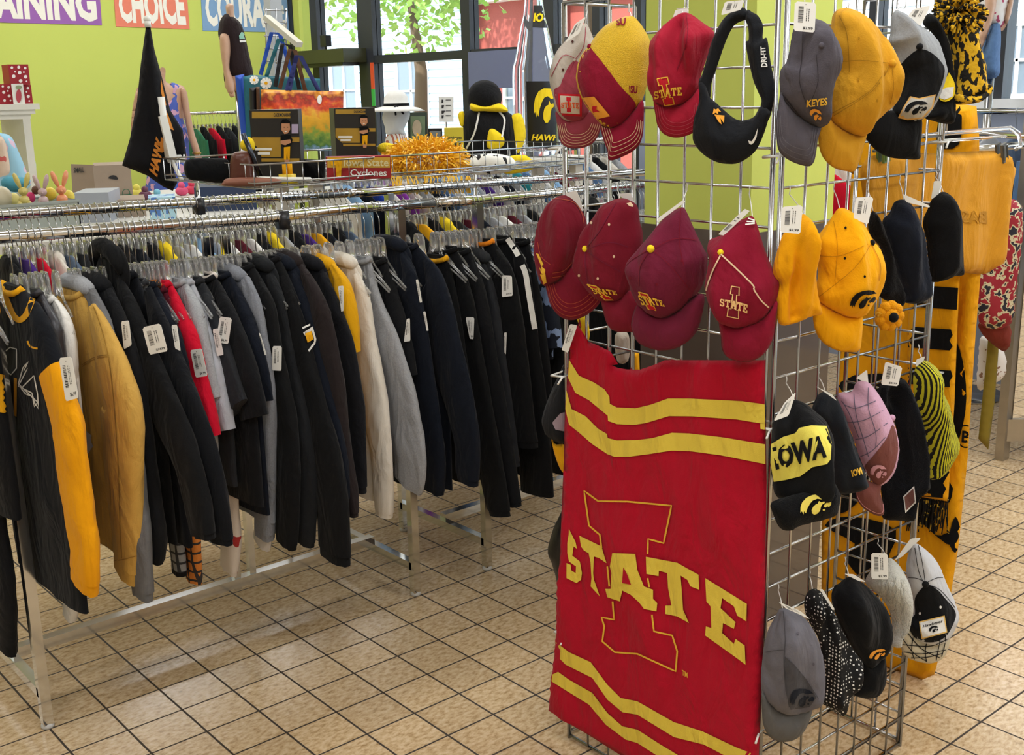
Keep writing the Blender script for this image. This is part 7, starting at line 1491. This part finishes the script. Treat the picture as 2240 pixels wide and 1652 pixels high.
# standing mirror
t = thing('standing_mirror', 'standing mirror with silver frame at the right edge', 'mirror', (5.2, 2.25, 0)); SIL = mat('silver_frame', 'B2ABA0', .28, .9, var=.1)
a, b_ = Vector((4.84, 2.32, 0)), Vector((5.35, 1.80, 0)); u = (b_-a).normalized(); n_ = Vector((-u.y, u.x, 0)); H = 1.62
for p in (a, b_): MB().bar(p, p+Z*H, .055, .04).build('stile', SIL, t, smooth=False)
MB().bar(a+Z*.14, b_+Z*.14, .04, .10).build('bottom_rail', SIL, t, smooth=False); MB().bar(a+Z*H, b_+Z*H, .05, .05).build('top_rail', SIL, t, smooth=False)
MB().add([a+u*.03+Z*.19-n_*.004, b_-u*.03+Z*.19-n_*.004, b_-u*.03+Z*(H-.02)-n_*.004, a+u*.03+Z*(H-.02)-n_*.004]+[a+u*.03+Z*.19+n_*.01, b_-u*.03+Z*.19+n_*.01, b_-u*.03+Z*(H-.02)+n_*.01, a+u*.03+Z*(H-.02)+n_*.01], [(0, 1, 2, 3), (7, 6, 5, 4), (0, 4, 5, 1), (1, 5, 6, 2), (2, 6, 7, 3), (3, 7, 4, 0)]).build('mirror_glass', mat('mirror_silver', 'E8E8E8', .02, 1), t, smooth=False)
# ------------------------------------------------------------------ things hung on the far side of the left wing
WG = ('Y', 2.03)
def wing(poly, off=.03): cx = sum(p[0] for p in poly)/len(poly); cy = sum(p[1] for p in poly)/len(poly); P = onY(cx, cy, 2.03); return Plane(P, (-.75, -.65, 0))
p = [(1238, 800), (1222, 822), (1204, 860), (1188, 905), (1186, 930), (1200, 955), (1240, 965), (1260, 900)]; pl = wing(p)
t = thing('baseball_cap', 'black cap with pale printed patch and gold brim left of the banner', 'cap', pl.P, None); o = puff('crown', p, pl, cloth('cap_black', '1E1F22', .2), .05, .5, parent=t, folds=.01)
puff('brim', [(1200, 924), (1206, 928), (1212, 970), (1236, 975), (1240, 1030), (1228, 1030), (1212, 990)], pl, GOLD, .012, .5, parent=t); decal('patch', [[(1208, 925), (1225, 905), (1240, 900), (1240, 945), (1215, 940)]], bvh([o]), cloth('patch_mauve', 'A08F9A'), t)
p = [(1240, 1110), (1218, 1140), (1206, 1170), (1198, 1205), (1206, 1226), (1216, 1260), (1222, 1290), (1250, 1290), (1260, 1180)]; pl = wing(p)
t = thing('drawstring_bag', 'black nylon bag with small yellow mark behind the banner', 'bag', pl.P); o = puff('bag_body', p, pl, mat('black_nylon', '141518', .4, bump=.4, bscale=30), .05, .6, parent=t, folds=.012); decal('yellow_mark', [[(1200, 1186), (1206, 1190), (1203, 1194)]], bvh([o]), GOLD, t)
p = [(1272, 450), (1284, 432), (1298, 430), (1312, 448), (1320, 500), (1330, 560), (1270, 560)]; pl = Plane(onY(1290, 490, 2.02), (-.5, -.85, 0)); o = puff('black_beanie', p, pl, BLK, .05, .5); tag(o, 'black beanie hanging behind the maroon caps', 'hat')
p = [(1346, 732), (1372, 728), (1378, 760), (1372, 790), (1350, 790)]; pl = Plane(onY(1360, 760, 2.03), (-.6, -.8, 0)); o = puff('knit_bootie', p, pl, cloth('bootie', 'B9AFA2', .2), .03, .5); tag(o, 'pale knitted hat showing through the grid above the banner', 'hat')
p = [(1380, 770), (1398, 768), (1400, 830), (1380, 830)]; pl = Plane(onY(1390, 800, 2.03), (-.6, -.8, 0)); o = puff('gold_scarf', p, pl, GOLD, .02, .5, smooth_n=0); tag(o, 'narrow gold scarf end showing above the banner', 'scarf')
p = [(1262, 690), (1282, 694), (1290, 730), (1284, 748), (1272, 720)]; pl = Plane(onX(1272, 715, TC.x+.03), (-1, 0, 0)); o = puff('yellow_ribbon', p, pl, YEL, .01, .5); tag(o, 'yellow cloth knotted at the top left of the banner', 'ribbon')
